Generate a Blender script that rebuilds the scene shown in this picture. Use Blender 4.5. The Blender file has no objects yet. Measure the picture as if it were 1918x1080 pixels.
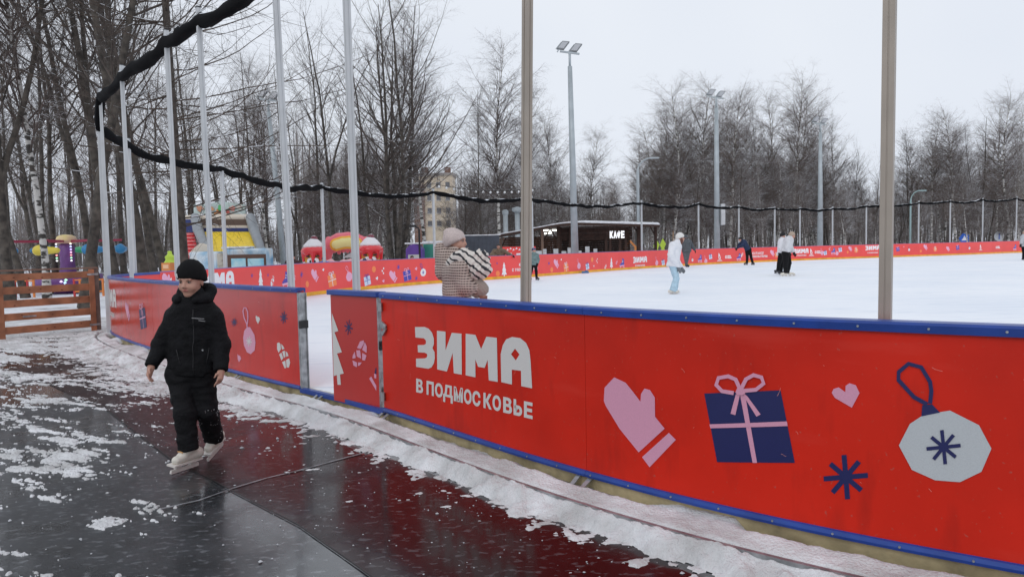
import bpy, bmesh, math, random
import numpy as np
from mathutils import Vector, Matrix, geometry
scene = bpy.context.scene
COL = scene.collection
random.seed(7)
# ------------------------------------------------------------------ camera
FPX, CX, CY, CAMZ = 1350.0, 959.0, 540.0, 1.5
PITCH, ROLL = math.atan(77 / 1350.0), math.radians(1.2)
_F = np.array([0, math.cos(PITCH), -math.sin(PITCH)])
_U0 = np.array([0, math.sin(PITCH), math.cos(PITCH)])
_X0 = np.array([1.0, 0, 0])
_R = math.cos(ROLL) * _X0 - math.sin(ROLL) * _U0
_U = math.cos(ROLL) * _U0 + math.sin(ROLL) * _X0
CAM = np.array([0, 0, CAMZ])
camd = bpy.data.cameras.new('camera')
cam = bpy.data.objects.new('camera', camd); COL.objects.link(cam)
camd.sensor_width = 36.0; camd.lens = FPX / 1918 * 36
camd.clip_start = 0.05; camd.clip_end = 3000
_m = Matrix([[_R[i], _U[i], -_F[i], CAM[i]] for i in range(3)] + [[0, 0, 0, 1]])
cam.matrix_world = _m
scene.camera = cam
# ------------------------------------------------------------------ world: overcast sky
SUN_EL, SUN_ROT = math.radians(38), math.radians(200)
w = bpy.data.worlds.new('World'); scene.world = w; w.use_nodes = True
nt = w.node_tree; nt.nodes.clear()
out = nt.nodes.new('ShaderNodeOutputWorld'); bg = nt.nodes.new('ShaderNodeBackground')
sky = nt.nodes.new('ShaderNodeTexSky'); sky.sky_type = 'NISHITA'; sky.sun_disc = False
sky.sun_elevation = SUN_EL; sky.sun_rotation = SUN_ROT; sky.air_density = 1.0; sky.dust_density = 4.0
bw = nt.nodes.new('ShaderNodeHueSaturation'); bw.inputs['Saturation'].default_value = 0.25
tc = nt.nodes.new('ShaderNodeTexCoord')
nz = nt.nodes.new('ShaderNodeTexNoise'); nz.inputs['Scale'].default_value = 1.6; nz.inputs['Detail'].default_value = 4
cr = nt.nodes.new('ShaderNodeValToRGB')
cr.color_ramp.elements[0].color = (7.6, 8.15, 9.2, 1); cr.color_ramp.elements[0].position = 0.3
cr.color_ramp.elements[1].color = (8.6, 9.05, 9.75, 1); cr.color_ramp.elements[1].position = 0.7
mx = nt.nodes.new('ShaderNodeMixRGB'); mx.inputs['Fac'].default_value = 0.93
nt.links.new(tc.outputs['Generated'], nz.inputs['Vector'])
nt.links.new(nz.outputs['Fac'], cr.inputs['Fac'])
nt.links.new(sky.outputs['Color'], bw.inputs['Color'])
nt.links.new(bw.outputs['Color'], mx.inputs['Color1'])
nt.links.new(cr.outputs['Color'], mx.inputs['Color2'])
nt.links.new(mx.outputs['Color'], bg.inputs['Color'])
bg.inputs['Strength'].default_value = 0.1
nt.links.new(bg.outputs['Background'], out.inputs['Surface'])
sd = bpy.data.lights.new('sun', 'SUN'); sd.energy = 0.5; sd.angle = math.radians(30); sd.color = (1, 0.97, 0.93)
so = bpy.data.objects.new('sun', sd); COL.objects.link(so)
_az = SUN_ROT
_sdir = Vector((math.sin(_az) * math.cos(SUN_EL), math.cos(_az) * math.cos(SUN_EL), math.sin(SUN_EL)))
so.rotation_euler = _sdir.to_track_quat('Z', 'Y').to_euler()
vs = scene.view_settings
vs.view_transform = 'Standard'; vs.look = 'None'; vs.gamma = 1; vs.exposure = 0.0; vs.use_curve_mapping = False

# ------------------------------------------------------------------ helpers
def ray(px, py): return _F + (px - CX) / FPX * _R - (py - CY) / FPX * _U
def at(px, py, D): return CAM + D * ray(px, py)
def onz(px, py, z):
    d = ray(px, py); return CAM + d * ((z - CAMZ) / d[2])
def horizon(px): return 483 - 0.021 * px
def col_xy(px, D):                      # ground position under an image column at a distance
    d = ray(px, horizon(px)); return D * d[0], D * d[1]

_mats = {}
def M(name, base, rough=0.6, metal=0.0, noise=None, bump=None, spec=0.5, emit=None, snow=0.0, coat=None):
    """noise=(scale, amount[, colour2]); bump=(scale, strength)"""
    if name in _mats: return _mats[name]
    m = bpy.data.materials.new(name); _mats[name] = m; m.use_nodes = True
    n = m.node_tree; b = n.nodes['Principled BSDF']
    b.inputs['Base Color'].default_value = (*base, 1); b.inputs['Roughness'].default_value = rough
    b.inputs['Metallic'].default_value = metal
    b.inputs['Specular IOR Level'].default_value = spec
    tc = n.nodes.new('ShaderNodeTexCoord'); colour = None
    if noise:
        t = n.nodes.new('ShaderNodeTexNoise'); t.inputs['Scale'].default_value = noise[0]; t.inputs['Detail'].default_value = 6
        n.links.new(tc.outputs['Object'], t.inputs['Vector'])
        c2 = noise[2] if len(noise) > 2 else tuple(c * (1 - noise[1]) for c in base)
        r = n.nodes.new('ShaderNodeValToRGB'); r.color_ramp.elements[0].position = 0.35; r.color_ramp.elements[1].position = 0.65
        r.color_ramp.elements[0].color = (*c2, 1)
        r.color_ramp.elements[1].color = (*[min(1, c * (1 + noise[1] * 0.5)) for c in base], 1)
        n.links.new(t.outputs['Fac'], r.inputs['Fac']); colour = r.outputs['Color']
    if snow > 0:
        g = n.nodes.new('ShaderNodeNewGeometry'); s = n.nodes.new('ShaderNodeSeparateXYZ'); n.links.new(g.outputs['True Normal'], s.inputs[0])
        t2 = n.nodes.new('ShaderNodeTexNoise'); t2.inputs['Scale'].default_value = 2.5; n.links.new(tc.outputs['Object'], t2.inputs['Vector'])
        a = n.nodes.new('ShaderNodeMath'); a.operation = 'ADD'; n.links.new(s.outputs['Z'], a.inputs[0]); n.links.new(t2.outputs['Fac'], a.inputs[1])
        c = n.nodes.new('ShaderNodeMath'); c.operation = 'GREATER_THAN'; n.links.new(a.outputs[0], c.inputs[0]); c.inputs[1].default_value = 1.5 - snow
        mm = n.nodes.new('ShaderNodeMixRGB'); n.links.new(c.outputs[0], mm.inputs['Fac'])
        if colour: n.links.new(colour, mm.inputs['Color1'])
        else: mm.inputs['Color1'].default_value = (*base, 1)
        mm.inputs['Color2'].default_value = (0.8, 0.82, 0.86, 1); colour = mm.outputs['Color']
    if colour: n.links.new(colour, b.inputs['Base Color'])
    if bump:
        t = n.nodes.new('ShaderNodeTexNoise'); t.inputs['Scale'].default_value = bump[0]; t.inputs['Detail'].default_value = 5
        n.links.new(tc.outputs['Object'], t.inputs['Vector'])
        bb = n.nodes.new('ShaderNodeBump'); bb.inputs['Strength'].default_value = bump[1]; bb.inputs['Distance'].default_value = 0.02
        n.links.new(t.outputs['Fac'], bb.inputs['Height']); n.links.new(bb.outputs['Normal'], b.inputs['Normal'])
    if emit:
        b.inputs['Emission Color'].default_value = (*emit[0], 1); b.inputs['Emission Strength'].default_value = emit[1]
    if coat:
        b.inputs['Coat Weight'].default_value = coat[0]; b.inputs['Coat Roughness'].default_value = coat[1]
    return m

def tag(o, label=None, cat=None, group=None, kind=None):
    if label: o['label'] = label
    if cat: o['category'] = cat
    if group: o['group'] = group
    if kind: o['kind'] = kind
    return o
def thing(name, label, cat, loc=(0, 0, 0), group=None):
    o = bpy.data.objects.new(name, None); COL.objects.link(o); o.location = Vector([float(v) for v in loc]); o.empty_display_size = 0.1
    return tag(o, label, cat, group)
def base_of(parent):
    v = Vector((0, 0, 0))
    while parent is not None: v = v + parent.location; parent = parent.parent
    return v
def mk(name, verts, faces, mat, parent=None, smooth=False, midx=None, loc=None):
    """world-space vertices; kept relative to the parent (or to loc for a top-level mesh)"""
    v = np.asarray(verts, dtype=np.float64).reshape(-1, 3)
    off = np.array(base_of(parent)) if parent is not None else (np.array(loc, float) if loc is not None else np.zeros(3))
    v = v - off
    me = bpy.data.meshes.new(name)
    if isinstance(faces, np.ndarray):
        k = faces.shape[1]; nf = len(faces)
        me.vertices.add(len(v)); me.vertices.foreach_set('co', v.astype(np.float32).ravel())
        me.loops.add(nf * k); me.loops.foreach_set('vertex_index', faces.astype(np.int32).ravel())
        me.polygons.add(nf); me.polygons.foreach_set('loop_start', np.arange(0, nf * k, k, dtype=np.int32))
        me.update(calc_edges=True)
    else:
        me.from_pydata([tuple(p) for p in v], [], [list(f) for f in faces]); me.update()
    if isinstance(mat, (list, tuple)):
        for mm in mat: me.materials.append(mm)
        if midx is not None: me.polygons.foreach_set('material_index', np.asarray(midx, dtype=np.int32))
    elif mat: me.materials.append(mat)
    if smooth: me.polygons.foreach_set('use_smooth', np.ones(len(me.polygons), dtype=bool))
    o = bpy.data.objects.new(name, me); COL.objects.link(o)
    if parent is not None: o.parent = parent
    else: o.location = Vector([float(x) for x in off])
    return o

class MB:
    """collects plain shapes into ONE mesh"""
    def __init__(s): s.v = []; s.f = []; s.mi = []; s.cur = 0
    def add(s, vs, fs):
        n = len(s.v); s.v += [tuple(map(float, p)) for p in vs]; s.f += [[i + n for i in f] for f in fs]; s.mi += [s.cur] * len(fs); return s
    def box(s, c, size, ax=None):
        """ax: 3 orthonormal axes (rows) or None"""
        A = np.eye(3) if ax is None else np.array(ax, float)
        h = np.array(size, float) / 2; c = np.array(c, float); vs = []
        for i in (-1, 1):
            for j in (-1, 1):
                for k in (-1, 1): vs.append(c + i * h[0] * A[0] + j * h[1] * A[1] + k * h[2] * A[2])
        return s.add(vs, [(0, 1, 3, 2), (4, 6, 7, 5), (0, 4, 5, 1), (2, 3, 7, 6), (0, 2, 6, 4), (1, 5, 7, 3)])
    def b2(s, lo, hi):
        lo = np.array(lo, float); hi = np.array(hi, float); return s.box((lo + hi) / 2, hi - lo)
    def bar(s, a, b, wdt, t=None, up=(0, 0, 1)):
        a = np.array(a, float); b = np.array(b, float); d = b - a; L = np.linalg.norm(d); d /= L
        r = np.cross(d, np.array(up, float)); nr = np.linalg.norm(r)
        r = np.cross(d, [1, 0, 0]) if nr < 1e-3 else r; r = r / np.linalg.norm(r); u = np.cross(r, d)
        return s.box((a + b) / 2, (L, wdt, t or wdt), [d, r, u])
    def tube(s, pts, rad, n=10, caps=True):
        P = [np.array(p, float) for p in pts]; R = rad if hasattr(rad, '__len__') else [rad] * len(P)
        vs = []; prev = None
        for i, p in enumerate(P):
            d = P[min(i + 1, len(P) - 1)] - P[max(i - 1, 0)]; d = d / (np.linalg.norm(d) + 1e-12)
            if prev is None:
                a = np.array([0, 0, 1.0]) if abs(d[2]) < 0.9 else np.array([1.0, 0, 0]); prev = np.cross(d, a)
            prev = prev - d * np.dot(prev, d); prev /= np.linalg.norm(prev); q = np.cross(d, prev)
            for k in range(n):
                t = 2 * math.pi * k / n; vs.append(p + R[i] * (math.cos(t) * prev + math.sin(t) * q))
        fs = [(i * n + k, i * n + (k + 1) % n, (i + 1) * n + (k + 1) % n, (i + 1) * n + k) for i in range(len(P) - 1) for k in range(n)]
        if caps: fs += [tuple(range(n))[::-1], tuple((len(P) - 1) * n + k for k in range(n))]
        return s.add(vs, fs)
    def prism(s, loop, vec):
        a = [np.array(p, float) for p in loop]; n = len(a); b = [p + np.array(vec, float) for p in a]
        return s.add(a + b, [tuple(range(n))[::-1], tuple(range(n, 2 * n))] + [(i, (i + 1) % n, n + (i + 1) % n, n + i) for i in range(n)])
    def lathe(s, c, prof, n=16):
        vs = [(c[0] + r * math.cos(2 * math.pi * k / n), c[1] + r * math.sin(2 * math.pi * k / n), c[2] + z) for r, z in prof for k in range(n)]
        m = len(prof)
        fs = [(i * n + k, i * n + (k + 1) % n, (i + 1) * n + (k + 1) % n, (i + 1) * n + k) for i in range(m - 1) for k in range(n)]
        return s.add(vs, fs + [tuple(range(n))[::-1], tuple((m - 1) * n + k for k in range(n))])
    def build(s, name, mat, parent=None, smooth=False, bevel=0.0, loc=None):
        o = mk(name, s.v, s.f, mat, parent, smooth, s.mi if isinstance(mat, (list, tuple)) else None, loc=loc)
        if bevel:
            md = o.modifiers.new('bevel', 'BEVEL'); md.width = bevel; md.segments = 2; md.limit_method = 'ANGLE'
        return o

# numpy value noise
def _h(ix, iy, iz, seed):
    n = (ix * 374761393 + iy * 668265263 + iz * 2147483647 + seed * 1274126177) & 0xFFFFFFFF
    n = ((n ^ (n >> 13)) * 1274126177) & 0xFFFFFFFF
    return ((n ^ (n >> 16)) & 0xFFFFFF) / float(0xFFFFFF)
def vnoise(x, y, z=0.0, seed=0):
    x = np.asarray(x, float); y = np.asarray(y, float) + 0 * x; z = np.asarray(z, float) + 0 * x
    xi = np.floor(x).astype(np.int64); yi = np.floor(y).astype(np.int64); zi = np.floor(z).astype(np.int64)
    fx = x - xi; fy = y - yi; fz = z - zi
    fx = fx * fx * (3 - 2 * fx); fy = fy * fy * (3 - 2 * fy); fz = fz * fz * (3 - 2 * fz)
    def L(a, b, t): return a + (b - a) * t
    c = [[[_h(xi + i, yi + j, zi + k, seed) for k in (0, 1)] for j in (0, 1)] for i in (0, 1)]
    return L(L(L(c[0][0][0], c[1][0][0], fx), L(c[0][1][0], c[1][1][0], fx), fy),
             L(L(c[0][0][1], c[1][0][1], fx), L(c[0][1][1], c[1][1][1], fx), fy), fz)
def fbm(x, y, z=0.0, o=4, seed=0):
    s = 0; a = 0.5; t = 0
    for i in range(o):
        s = s + a * vnoise(x * 2 ** i, y * 2 ** i, np.asarray(z) * 2 ** i, seed + i); t += a; a *= 0.5
    return s / t

# ------------------------------------------------------------------ the rink outline
ZT, ZB, ICE = 1.15, 0.15, 0.145
near = [(1918, 606, 1068), (1697, 595.5, 1031), (1508, 586, 991), (1283, 575, 934), (1100, 566, 886), (922, 558, 833.6),
        (730, 551, 775), (622, 547, 745), (564, 541, 732), (435, 536, 700), (270, 528, 655), (205, 524, 630)]
ctl = []
for px, a, b in near:
    D = FPX * (ZT - ZB) / (b - a); p = at(px, (a + b) / 2, D); ctl.append((p[0], p[1]))
ctl = [(6.5, 0.9), (4.2, 1.6), (3.0, 2.25)] + ctl + [(-7.45, 13.5)]
for px, D in [(400, 16.8), (500, 19.4), (600, 22.8), (800, 28.0), (1003, 32.8), (1170, 39.5), (1340, 46.5), (1560, 52.5), (1800, 57.5), (1918, 61.5)]:
    ctl.append(col_xy(px, D))
ctl += [(56, 66), (66, 60), (70, 45), (58, 22), (36, 6), (20, 1.5), (11, 0.6)]
def catmull(P, n=40):
    P = np.array(P, float); N = len(P); out = []
    for i in range(N):
        p0, p1, p2, p3 = P[i - 1], P[i], P[(i + 1) % N], P[(i + 2) % N]
        for k in range(n):
            t = k / n
            out.append(0.5 * ((2 * p1) + (-p0 + p2) * t + (2 * p0 - 5 * p1 + 4 * p2 - p3) * t * t + (-p0 + 3 * p1 - 3 * p2 + p3) * t ** 3))
    return np.array(out)
_c = catmull(ctl)
def resample(C, step):
    d = np.r_[0, np.cumsum(np.linalg.norm(np.diff(np.vstack([C, C[:1]]), axis=0), axis=1))]
    CC = np.vstack([C, C[:1]]); n = int(d[-1] / step); s = np.arange(n) * step
    return np.c_[np.interp(s, d, CC[:, 0]), np.interp(s, d, CC[:, 1])]
DS = 0.1
RING = resample(_c, DS)
for _ in range(60): RING = 0.5 * RING + 0.25 * (np.roll(RING, 1, 0) + np.roll(RING, -1, 0))
RING = resample(RING, DS)
for _ in range(30): RING = 0.5 * RING + 0.25 * (np.roll(RING, 1, 0) + np.roll(RING, -1, 0))
NR = len(RING)
_T = np.roll(RING, -1, 0) - np.roll(RING, 1, 0); _T /= np.linalg.norm(_T, axis=1)[:, None]
NOUT = np.c_[-_T[:, 1], _T[:, 0]]       # outward (towards the camera on the near side)
SMAX = NR * DS
def ring_pt(s, o=0.0, z=0.0):
    """position for arc length s (array ok), outward offset o, height z"""
    s = np.asarray(s, float); i = np.floor(s / DS + 1e-9).astype(int) % NR; f = s / DS - np.floor(s / DS + 1e-9); j = (i + 1) % NR
    f = np.clip(f, 0, 1)[..., None]
    p = RING[i] * (1 - f) + RING[j] * f; n = NOUT[i] * (1 - f) + NOUT[j] * f
    q = p + n * np.asarray(o, float)[..., None]
    return np.concatenate([q, np.broadcast_to(np.asarray(z, float)[..., None], q.shape[:-1] + (1,))], -1)
# arc length of an image column: the near wall (first hit) or the far wall (last hit)
_rel = RING - CAM[:2]
_dep = _rel @ _F[:2] / np.linalg.norm(_F[:2])
def _proj(P):
    d = np.asarray(P, float) - CAM
    return CX + FPX * (d @ _R) / (d @ _F), CY - FPX * (d @ _U) / (d @ _F)
_pxr = _proj(np.c_[RING, np.full(NR, 0.7)])[0]
_vis = _dep > 0.4
_ileft = int(np.argmin(np.where(_vis & (RING[:, 1] > 11) & (RING[:, 1] < 20), _pxr, 1e9)))
def s_near(px):
    i = np.arange(0, _ileft + 1); ok = _vis[i] & (RING[i, 0] < 8)
    i = i[ok]; o = np.argsort(_pxr[i]); return float(np.interp(px, _pxr[i][o], i[o] * DS))
def s_far(px):
    i = np.arange(_ileft, NR); i = i[_vis[i] & (_dep[i] > 12) & (RING[i, 0] < 52) & (RING[i, 1] > 11)]
    o = np.argsort(_pxr[i]); return float(np.interp(px, _pxr[i][o], i[o] * DS))
def hit_near(px, py, o=0.035):
    """(s, z) of an image point on the outer face of the near wall"""
    s = s_near(px)
    for _ in range(4):
        p = ring_pt(s, o, 0.7); q = _proj(p)[0]; s -= (q - px) * -0.0 + (px - q) * 0.0
        ds = 0.05; q2 = _proj(ring_pt(s + ds, o, 0.7))[0]; s += (px - q) / ((q2 - q) / ds)
    # z by iterating: the column shifts a little with height because of the roll
    z = 0.7
    for _ in range(5):
        X, Y = _proj(ring_pt(s, o, z)); X2, Y2 = _proj(ring_pt(s + 0.02, o, z)); X3, Y3 = _proj(ring_pt(s, o, z + 0.02))
        J = np.array([[(X2 - X) / 0.02, (X3 - X) / 0.02], [(Y2 - Y) / 0.02, (Y3 - Y) / 0.02]])
        d = np.linalg.solve(J, [px - X, py - Y]); s += d[0]; z += d[1]
    return float(s), float(z)
def far_D(px):
    p = ring_pt(s_far(px), 0, 0); return float((p - CAM) @ _F)
def near_D(px):
    p = ring_pt(s_near(px), 0, 0); return float((p - CAM) @ _F)
def srange(s0, s1, every=1):
    k = np.arange(math.ceil(s0 / DS + 1e-6), math.floor(s1 / DS - 1e-6) + 1)
    k = k[::every] if every > 1 else k
    return np.r_[s0, k * DS, s1]
def sweep(mb, prof, s0, s1, every=1, caps=True):
    """closed cross-section (outward offset, z) swept along the rink outline"""
    S = srange(s0, s1, every); n = len(prof); P = []
    for o, z in prof: P.append(ring_pt(S, np.full(len(S), float(o)), np.full(len(S), float(z))))
    P = np.stack(P, 1).reshape(-1, 3)
    fs = [(i * n + k, i * n + (k + 1) % n, (i + 1) * n + (k + 1) % n, (i + 1) * n + k) for i in range(len(S) - 1) for k in range(n)]
    if caps: fs += [tuple(range(n))[::-1], tuple((len(S) - 1) * n + k for k in range(n))]
    return mb.add(P, fs)
def rect(o0, o1, z0, z1): return [(o0, z0), (o1, z0), (o1, z1), (o0, z1)]
# ------------------------------------------------------------------ ground, ice, walkway
SNOW = M('snow', (0.82, 0.83, 0.86), 0.7, noise=(4.5, 0.1, (0.58, 0.585, 0.60)), bump=(60, 0.5))
SNOWD = M('trodden snow', (0.77, 0.775, 0.79), 0.62, noise=(3.2, 0.05, (0.50, 0.495, 0.49)), bump=(75, 0.7))
def ground_mat():
    m = bpy.data.materials.new('snowy ground'); m.use_nodes = True; n = m.node_tree; b = n.nodes['Principled BSDF']
    tc = n.nodes.new('ShaderNodeTexCoord'); t = n.nodes.new('ShaderNodeTexNoise'); t.inputs['Scale'].default_value = 0.35; t.inputs['Detail'].default_value = 9
    t.inputs['Roughness'].default_value = 0.7
    r = n.nodes.new('ShaderNodeValToRGB'); r.color_ramp.elements[0].position = 0.36; r.color_ramp.elements[1].position = 0.46
    r.color_ramp.elements[0].color = (0.33, 0.31, 0.3, 1); r.color_ramp.elements[1].color = (0.82, 0.84, 0.88, 1)
    n.links.new(tc.outputs['Object'], t.inputs['Vector']); n.links.new(t.outputs['Fac'], r.inputs['Fac']); n.links.new(r.outputs['Color'], b.inputs['Base Color'])
    b.inputs['Roughness'].default_value = 0.85
    return m
tag(mk('ground', [(-900, -300, -0.02), (1500, -300, -0.02), (1500, 1500, -0.02), (-900, 1500, -0.02)], [(0, 1, 2, 3)], ground_mat()), kind='structure')

def ice_mat():
    m = bpy.data.materials.new('rink ice'); m.use_nodes = True; n = m.node_tree; b = n.nodes['Principled BSDF']
    tc = n.nodes.new('ShaderNodeTexCoord')
    t = n.nodes.new('ShaderNodeTexNoise'); t.inputs['Scale'].default_value = 0.25; t.inputs['Detail'].default_value = 8
    n.links.new(tc.outputs['Object'], t.inputs['Vector'])
    r = n.nodes.new('ShaderNodeValToRGB'); r.color_ramp.elements[0].position = 0.3; r.color_ramp.elements[1].position = 0.7
    r.color_ramp.elements[0].color = (0.83, 0.87, 0.93, 1); r.color_ramp.elements[1].color = (0.93, 0.95, 0.98, 1)
    n.links.new(t.outputs['Fac'], r.inputs['Fac'])
    # skate cuts: thin curved scratches
    mp = n.nodes.new('ShaderNodeMapping'); mp.inputs['Rotation'].default_value = (0, 0, 0.75); mp.inputs['Scale'].default_value = (0.5, 9, 1)
    n.links.new(tc.outputs['Object'], mp.inputs['Vector'])
    s = n.nodes.new('ShaderNodeTexNoise'); s.inputs['Scale'].default_value = 1.6; s.inputs['Detail'].default_value = 5; s.inputs['Distortion'].default_value = 1.2
    n.links.new(mp.outputs['Vector'], s.inputs['Vector'])
    r2 = n.nodes.new('ShaderNodeValToRGB'); r2.color_ramp.elements[0].position = 0.33; r2.color_ramp.elements[1].position = 0.42
    r2.color_ramp.elements[0].color = (0.72, 0.77, 0.83, 1); r2.color_ramp.elements[1].color = (1, 1, 1, 1)
    n.links.new(s.outputs['Fac'], r2.inputs['Fac'])
    mm = n.nodes.new('ShaderNodeMixRGB'); mm.blend_type = 'MULTIPLY'; mm.inputs['Fac'].default_value = 0.8
    n.links.new(r.outputs['Color'], mm.inputs['Color1']); n.links.new(r2.outputs['Color'], mm.inputs['Color2'])
    n.links.new(mm.outputs['Color'], b.inputs['Base Color'])
    b.inputs['Roughness'].default_value = 0.55; b.inputs['Specular IOR Level'].default_value = 0.3
    bb = n.nodes.new('ShaderNodeBump'); bb.inputs['Strength'].default_value = 0.25; bb.inputs['Distance'].default_value = 0.01
    n.links.new(s.outputs['Fac'], bb.inputs['Height']); n.links.new(bb.outputs['Normal'], b.inputs['Normal'])
    return m
_loop = ring_pt(np.arange(0, SMAX, 0.5), -0.06, ICE)
tag(mk('ice', _loop, [tuple(range(len(_loop)))], ice_mat()), kind='structure')

def wet_mat(name, base, base2, puddle=0.5, sc=0.9, coatw=1.0, spec=0.5, res=0.2):
    """rubber surfacing, damp with films of meltwater"""
    m = bpy.data.materials.new(name); m.use_nodes = True; n = m.node_tree; b = n.nodes['Principled BSDF']
    tc = n.nodes.new('ShaderNodeTexCoord')
    def noise(scale, det, dist=0.0, vec=None):
        t = n.nodes.new('ShaderNodeTexNoise'); t.inputs['Scale'].default_value = scale; t.inputs['Detail'].default_value = det; t.inputs['Distortion'].default_value = dist
        n.links.new(vec or tc.outputs['Object'], t.inputs['Vector']); return t.outputs['Fac']
    def ramp(src, p0, p1, c0, c1):
        r = n.nodes.new('ShaderNodeValToRGB'); r.color_ramp.elements[0].position = p0; r.color_ramp.elements[1].position = p1
        r.color_ramp.elements[0].color = (*c0, 1); r.color_ramp.elements[1].color = (*c1, 1); n.links.new(src, r.inputs['Fac']); return r.outputs['Color']
    def math_(op, a, b_):
        q = n.nodes.new('ShaderNodeMath'); q.operation = op
        for i, v in enumerate((a, b_)):
            if isinstance(v, (int, float)): q.inputs[i].default_value = v
            else: n.links.new(v, q.inputs[i])
        return q.outputs[0]
    sp_ = n.nodes.new('ShaderNodeSeparateXYZ'); n.links.new(tc.outputs['Object'], sp_.inputs[0])
    low = n.nodes.new('ShaderNodeMapRange'); n.links.new(math_('SUBTRACT', sp_.outputs['X'], math_('MULTIPLY', sp_.outputs['Y'], -0.18)), low.inputs['Value']); low.inputs['From Min'].default_value = -1.9; low.inputs['From Max'].default_value = 0.2; low.inputs['To Min'].default_value = 0.07; low.inputs['To Max'].default_value = -0.12
    big = math_('ADD', noise(sc, 7, 0.4), low.outputs[0]); mid = noise(4.5, 6); fine = noise(160, 3)
    wet = ramp(big, puddle - 0.07, puddle + 0.07, (1, 1, 1), (0, 0, 0))
    col = ramp(mid, 0.3, 0.7, base, base2)
    grain = ramp(fine, 0.35, 0.8, (0.72, 0.72, 0.72), (1.5, 1.5, 1.5))
    mm = n.nodes.new('ShaderNodeMixRGB'); mm.blend_type = 'MULTIPLY'; mm.inputs['Fac'].default_value = 1
    n.links.new(col, mm.inputs['Color1']); n.links.new(grain, mm.inputs['Color2'])
    # slush residue
    mp = n.nodes.new('ShaderNodeMapping'); mp.inputs['Rotation'].default_value = (0, 0, -0.5); mp.inputs['Scale'].default_value = (2.6, 4.5, 1)
    n.links.new(tc.outputs['Object'], mp.inputs['Vector'])
    sl = noise(6.5, 14, 0.2, mp.outputs['Vector'])
    slm = ramp(sl, 0.56, 0.66, (0, 0, 0), (res, res, res))
    m2 = n.nodes.new('ShaderNodeMixRGB'); n.links.new(slm, m2.inputs['Fac']); n.links.new(mm.outputs['Color'], m2.inputs['Color1']); m2.inputs['Color2'].default_value = (0.45, 0.47, 0.5, 1)
    n.links.new(m2.outputs['Color'], b.inputs['Base Color'])
    rr = n.nodes.new('ShaderNodeMapRange'); n.links.new(wet, rr.inputs['Value']); rr.inputs['To Min'].default_value = 0.38; rr.inputs['To Max'].default_value = 0.16
    n.links.new(rr.outputs[0], b.inputs['Roughness'])
    cw = n.nodes.new('ShaderNodeMapRange'); n.links.new(wet, cw.inputs['Value']); cw.inputs['To Min'].default_value = 0.1; cw.inputs['To Max'].default_value = coatw; b.inputs['Specular IOR Level'].default_value = spec
    n.links.new(cw.outputs[0], b.inputs['Coat Weight']); b.inputs['Coat Roughness'].default_value = 0.085; b.inputs['Coat IOR'].default_value = 1.33
    h = math_('ADD', math_('MULTIPLY', fine, 0.12), math_('MULTIPLY', mid, 0.5))
    inv = math_('SUBTRACT', 1.15, wet)
    bb = n.nodes.new('ShaderNodeBump'); bb.inputs['Distance'].default_value = 0.012
    n.links.new(math_('MULTIPLY', inv, 0.55), bb.inputs['Strength']); n.links.new(h, bb.inputs['Height']); n.links.new(bb.outputs['Normal'], b.inputs['Normal'])
    b2 = n.nodes.new('ShaderNodeBump'); b2.inputs['Distance'].default_value = 0.012; b2.inputs['Strength'].default_value = 0.16
    n.links.new(noise(7, 3), b2.inputs['Height']); n.links.new(b2.outputs['Normal'], b.inputs['Coat Normal'])
    return m
GREY = wet_mat('wet grey rubber surfacing', (0.020, 0.022, 0.024), (0.040, 0.043, 0.048), 0.52, 0.7)
RED = wet_mat('wet dark red rubber surfacing', (0.010, 0.0040, 0.0050), (0.021, 0.0068, 0.0082), 0.5, 0.8, 0.27, 0.15, 0.12)
walk = [(-13, -4), (9, -4), (9, 0.2), (6.5, 0.7)] + [tuple(ring_pt(s, 0.31)[:2]) for s in np.arange(2.0, 20.0, 0.5)] + [(-8.4, 15.2), (-13, 12.5)]
tag(mk('walkway', [(x, y, 0.0) for x, y in walk], [tuple(range(len(walk)))], GREY), kind='structure')
_low = [(-9, 690), (60, 704), (130, 738), (205, 770), (320, 858), (431, 915), (560, 982), (700, 1080)]
_up = [(1390, 1120), (1200, 1028), (1120, 999), (1047, 970), (960, 946), (839, 899), (755, 864), (675, 850), (600, 800), (520, 756), (440, 722), (330, 698), (240, 690), (150, 655), (40, 660)]
redp = [onz(x, y, 0.004) for x, y in _low] + [np.array([-0.25, 1.6, 0.004]), np.array([0.9, 1.2, 0.004])] + [onz(x, y, 0.004) for x, y in _up]
tag(mk('red_path', redp, [tuple(range(len(redp)))], RED), kind='structure')
SEAM = M('pale wet joint filler', (0.23, 0.235, 0.25), 0.3, noise=(9, 0.7), bump=(60, 0.5))
SEAMD = M('dark joint', (0.01, 0.01, 0.011), 0.4)
def strip(name, px, wdt, mat, z=0.009):
    P = [onz(x, y, z) for x, y in px]; Q = []
    for i in range(len(P) - 1):
        for k in range(8): Q.append(P[i] + (P[i + 1] - P[i]) * k / 8)
    Q.append(P[-1]); v = []; f = []
    for i, p in enumerate(Q):
        d = Q[min(i + 1, len(Q) - 1)] - Q[max(i - 1, 0)]; nn = np.array([-d[1], d[0], 0]); nn /= np.linalg.norm(nn)
        ww = wdt * (0.35 + 0.9 * float(fbm(p[0] * 7, p[1] * 7)))
        v += [p + nn * ww, p - nn * ww]
        if i: f.append((2 * i - 2, 2 * i - 1, 2 * i + 1, 2 * i))
    return tag(mk(name, v, f, mat), kind='structure')
strip('path_joint', [(300, 952), (372, 936), (440, 912), (500, 894), (560, 880), (625, 862), (690, 845)], 0.011, SEAM)
strip('path_joint', [(205, 770), (320, 858), (431, 915), (560, 982), (700, 1080)], 0.006, SEAMD, 0.0085)
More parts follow.
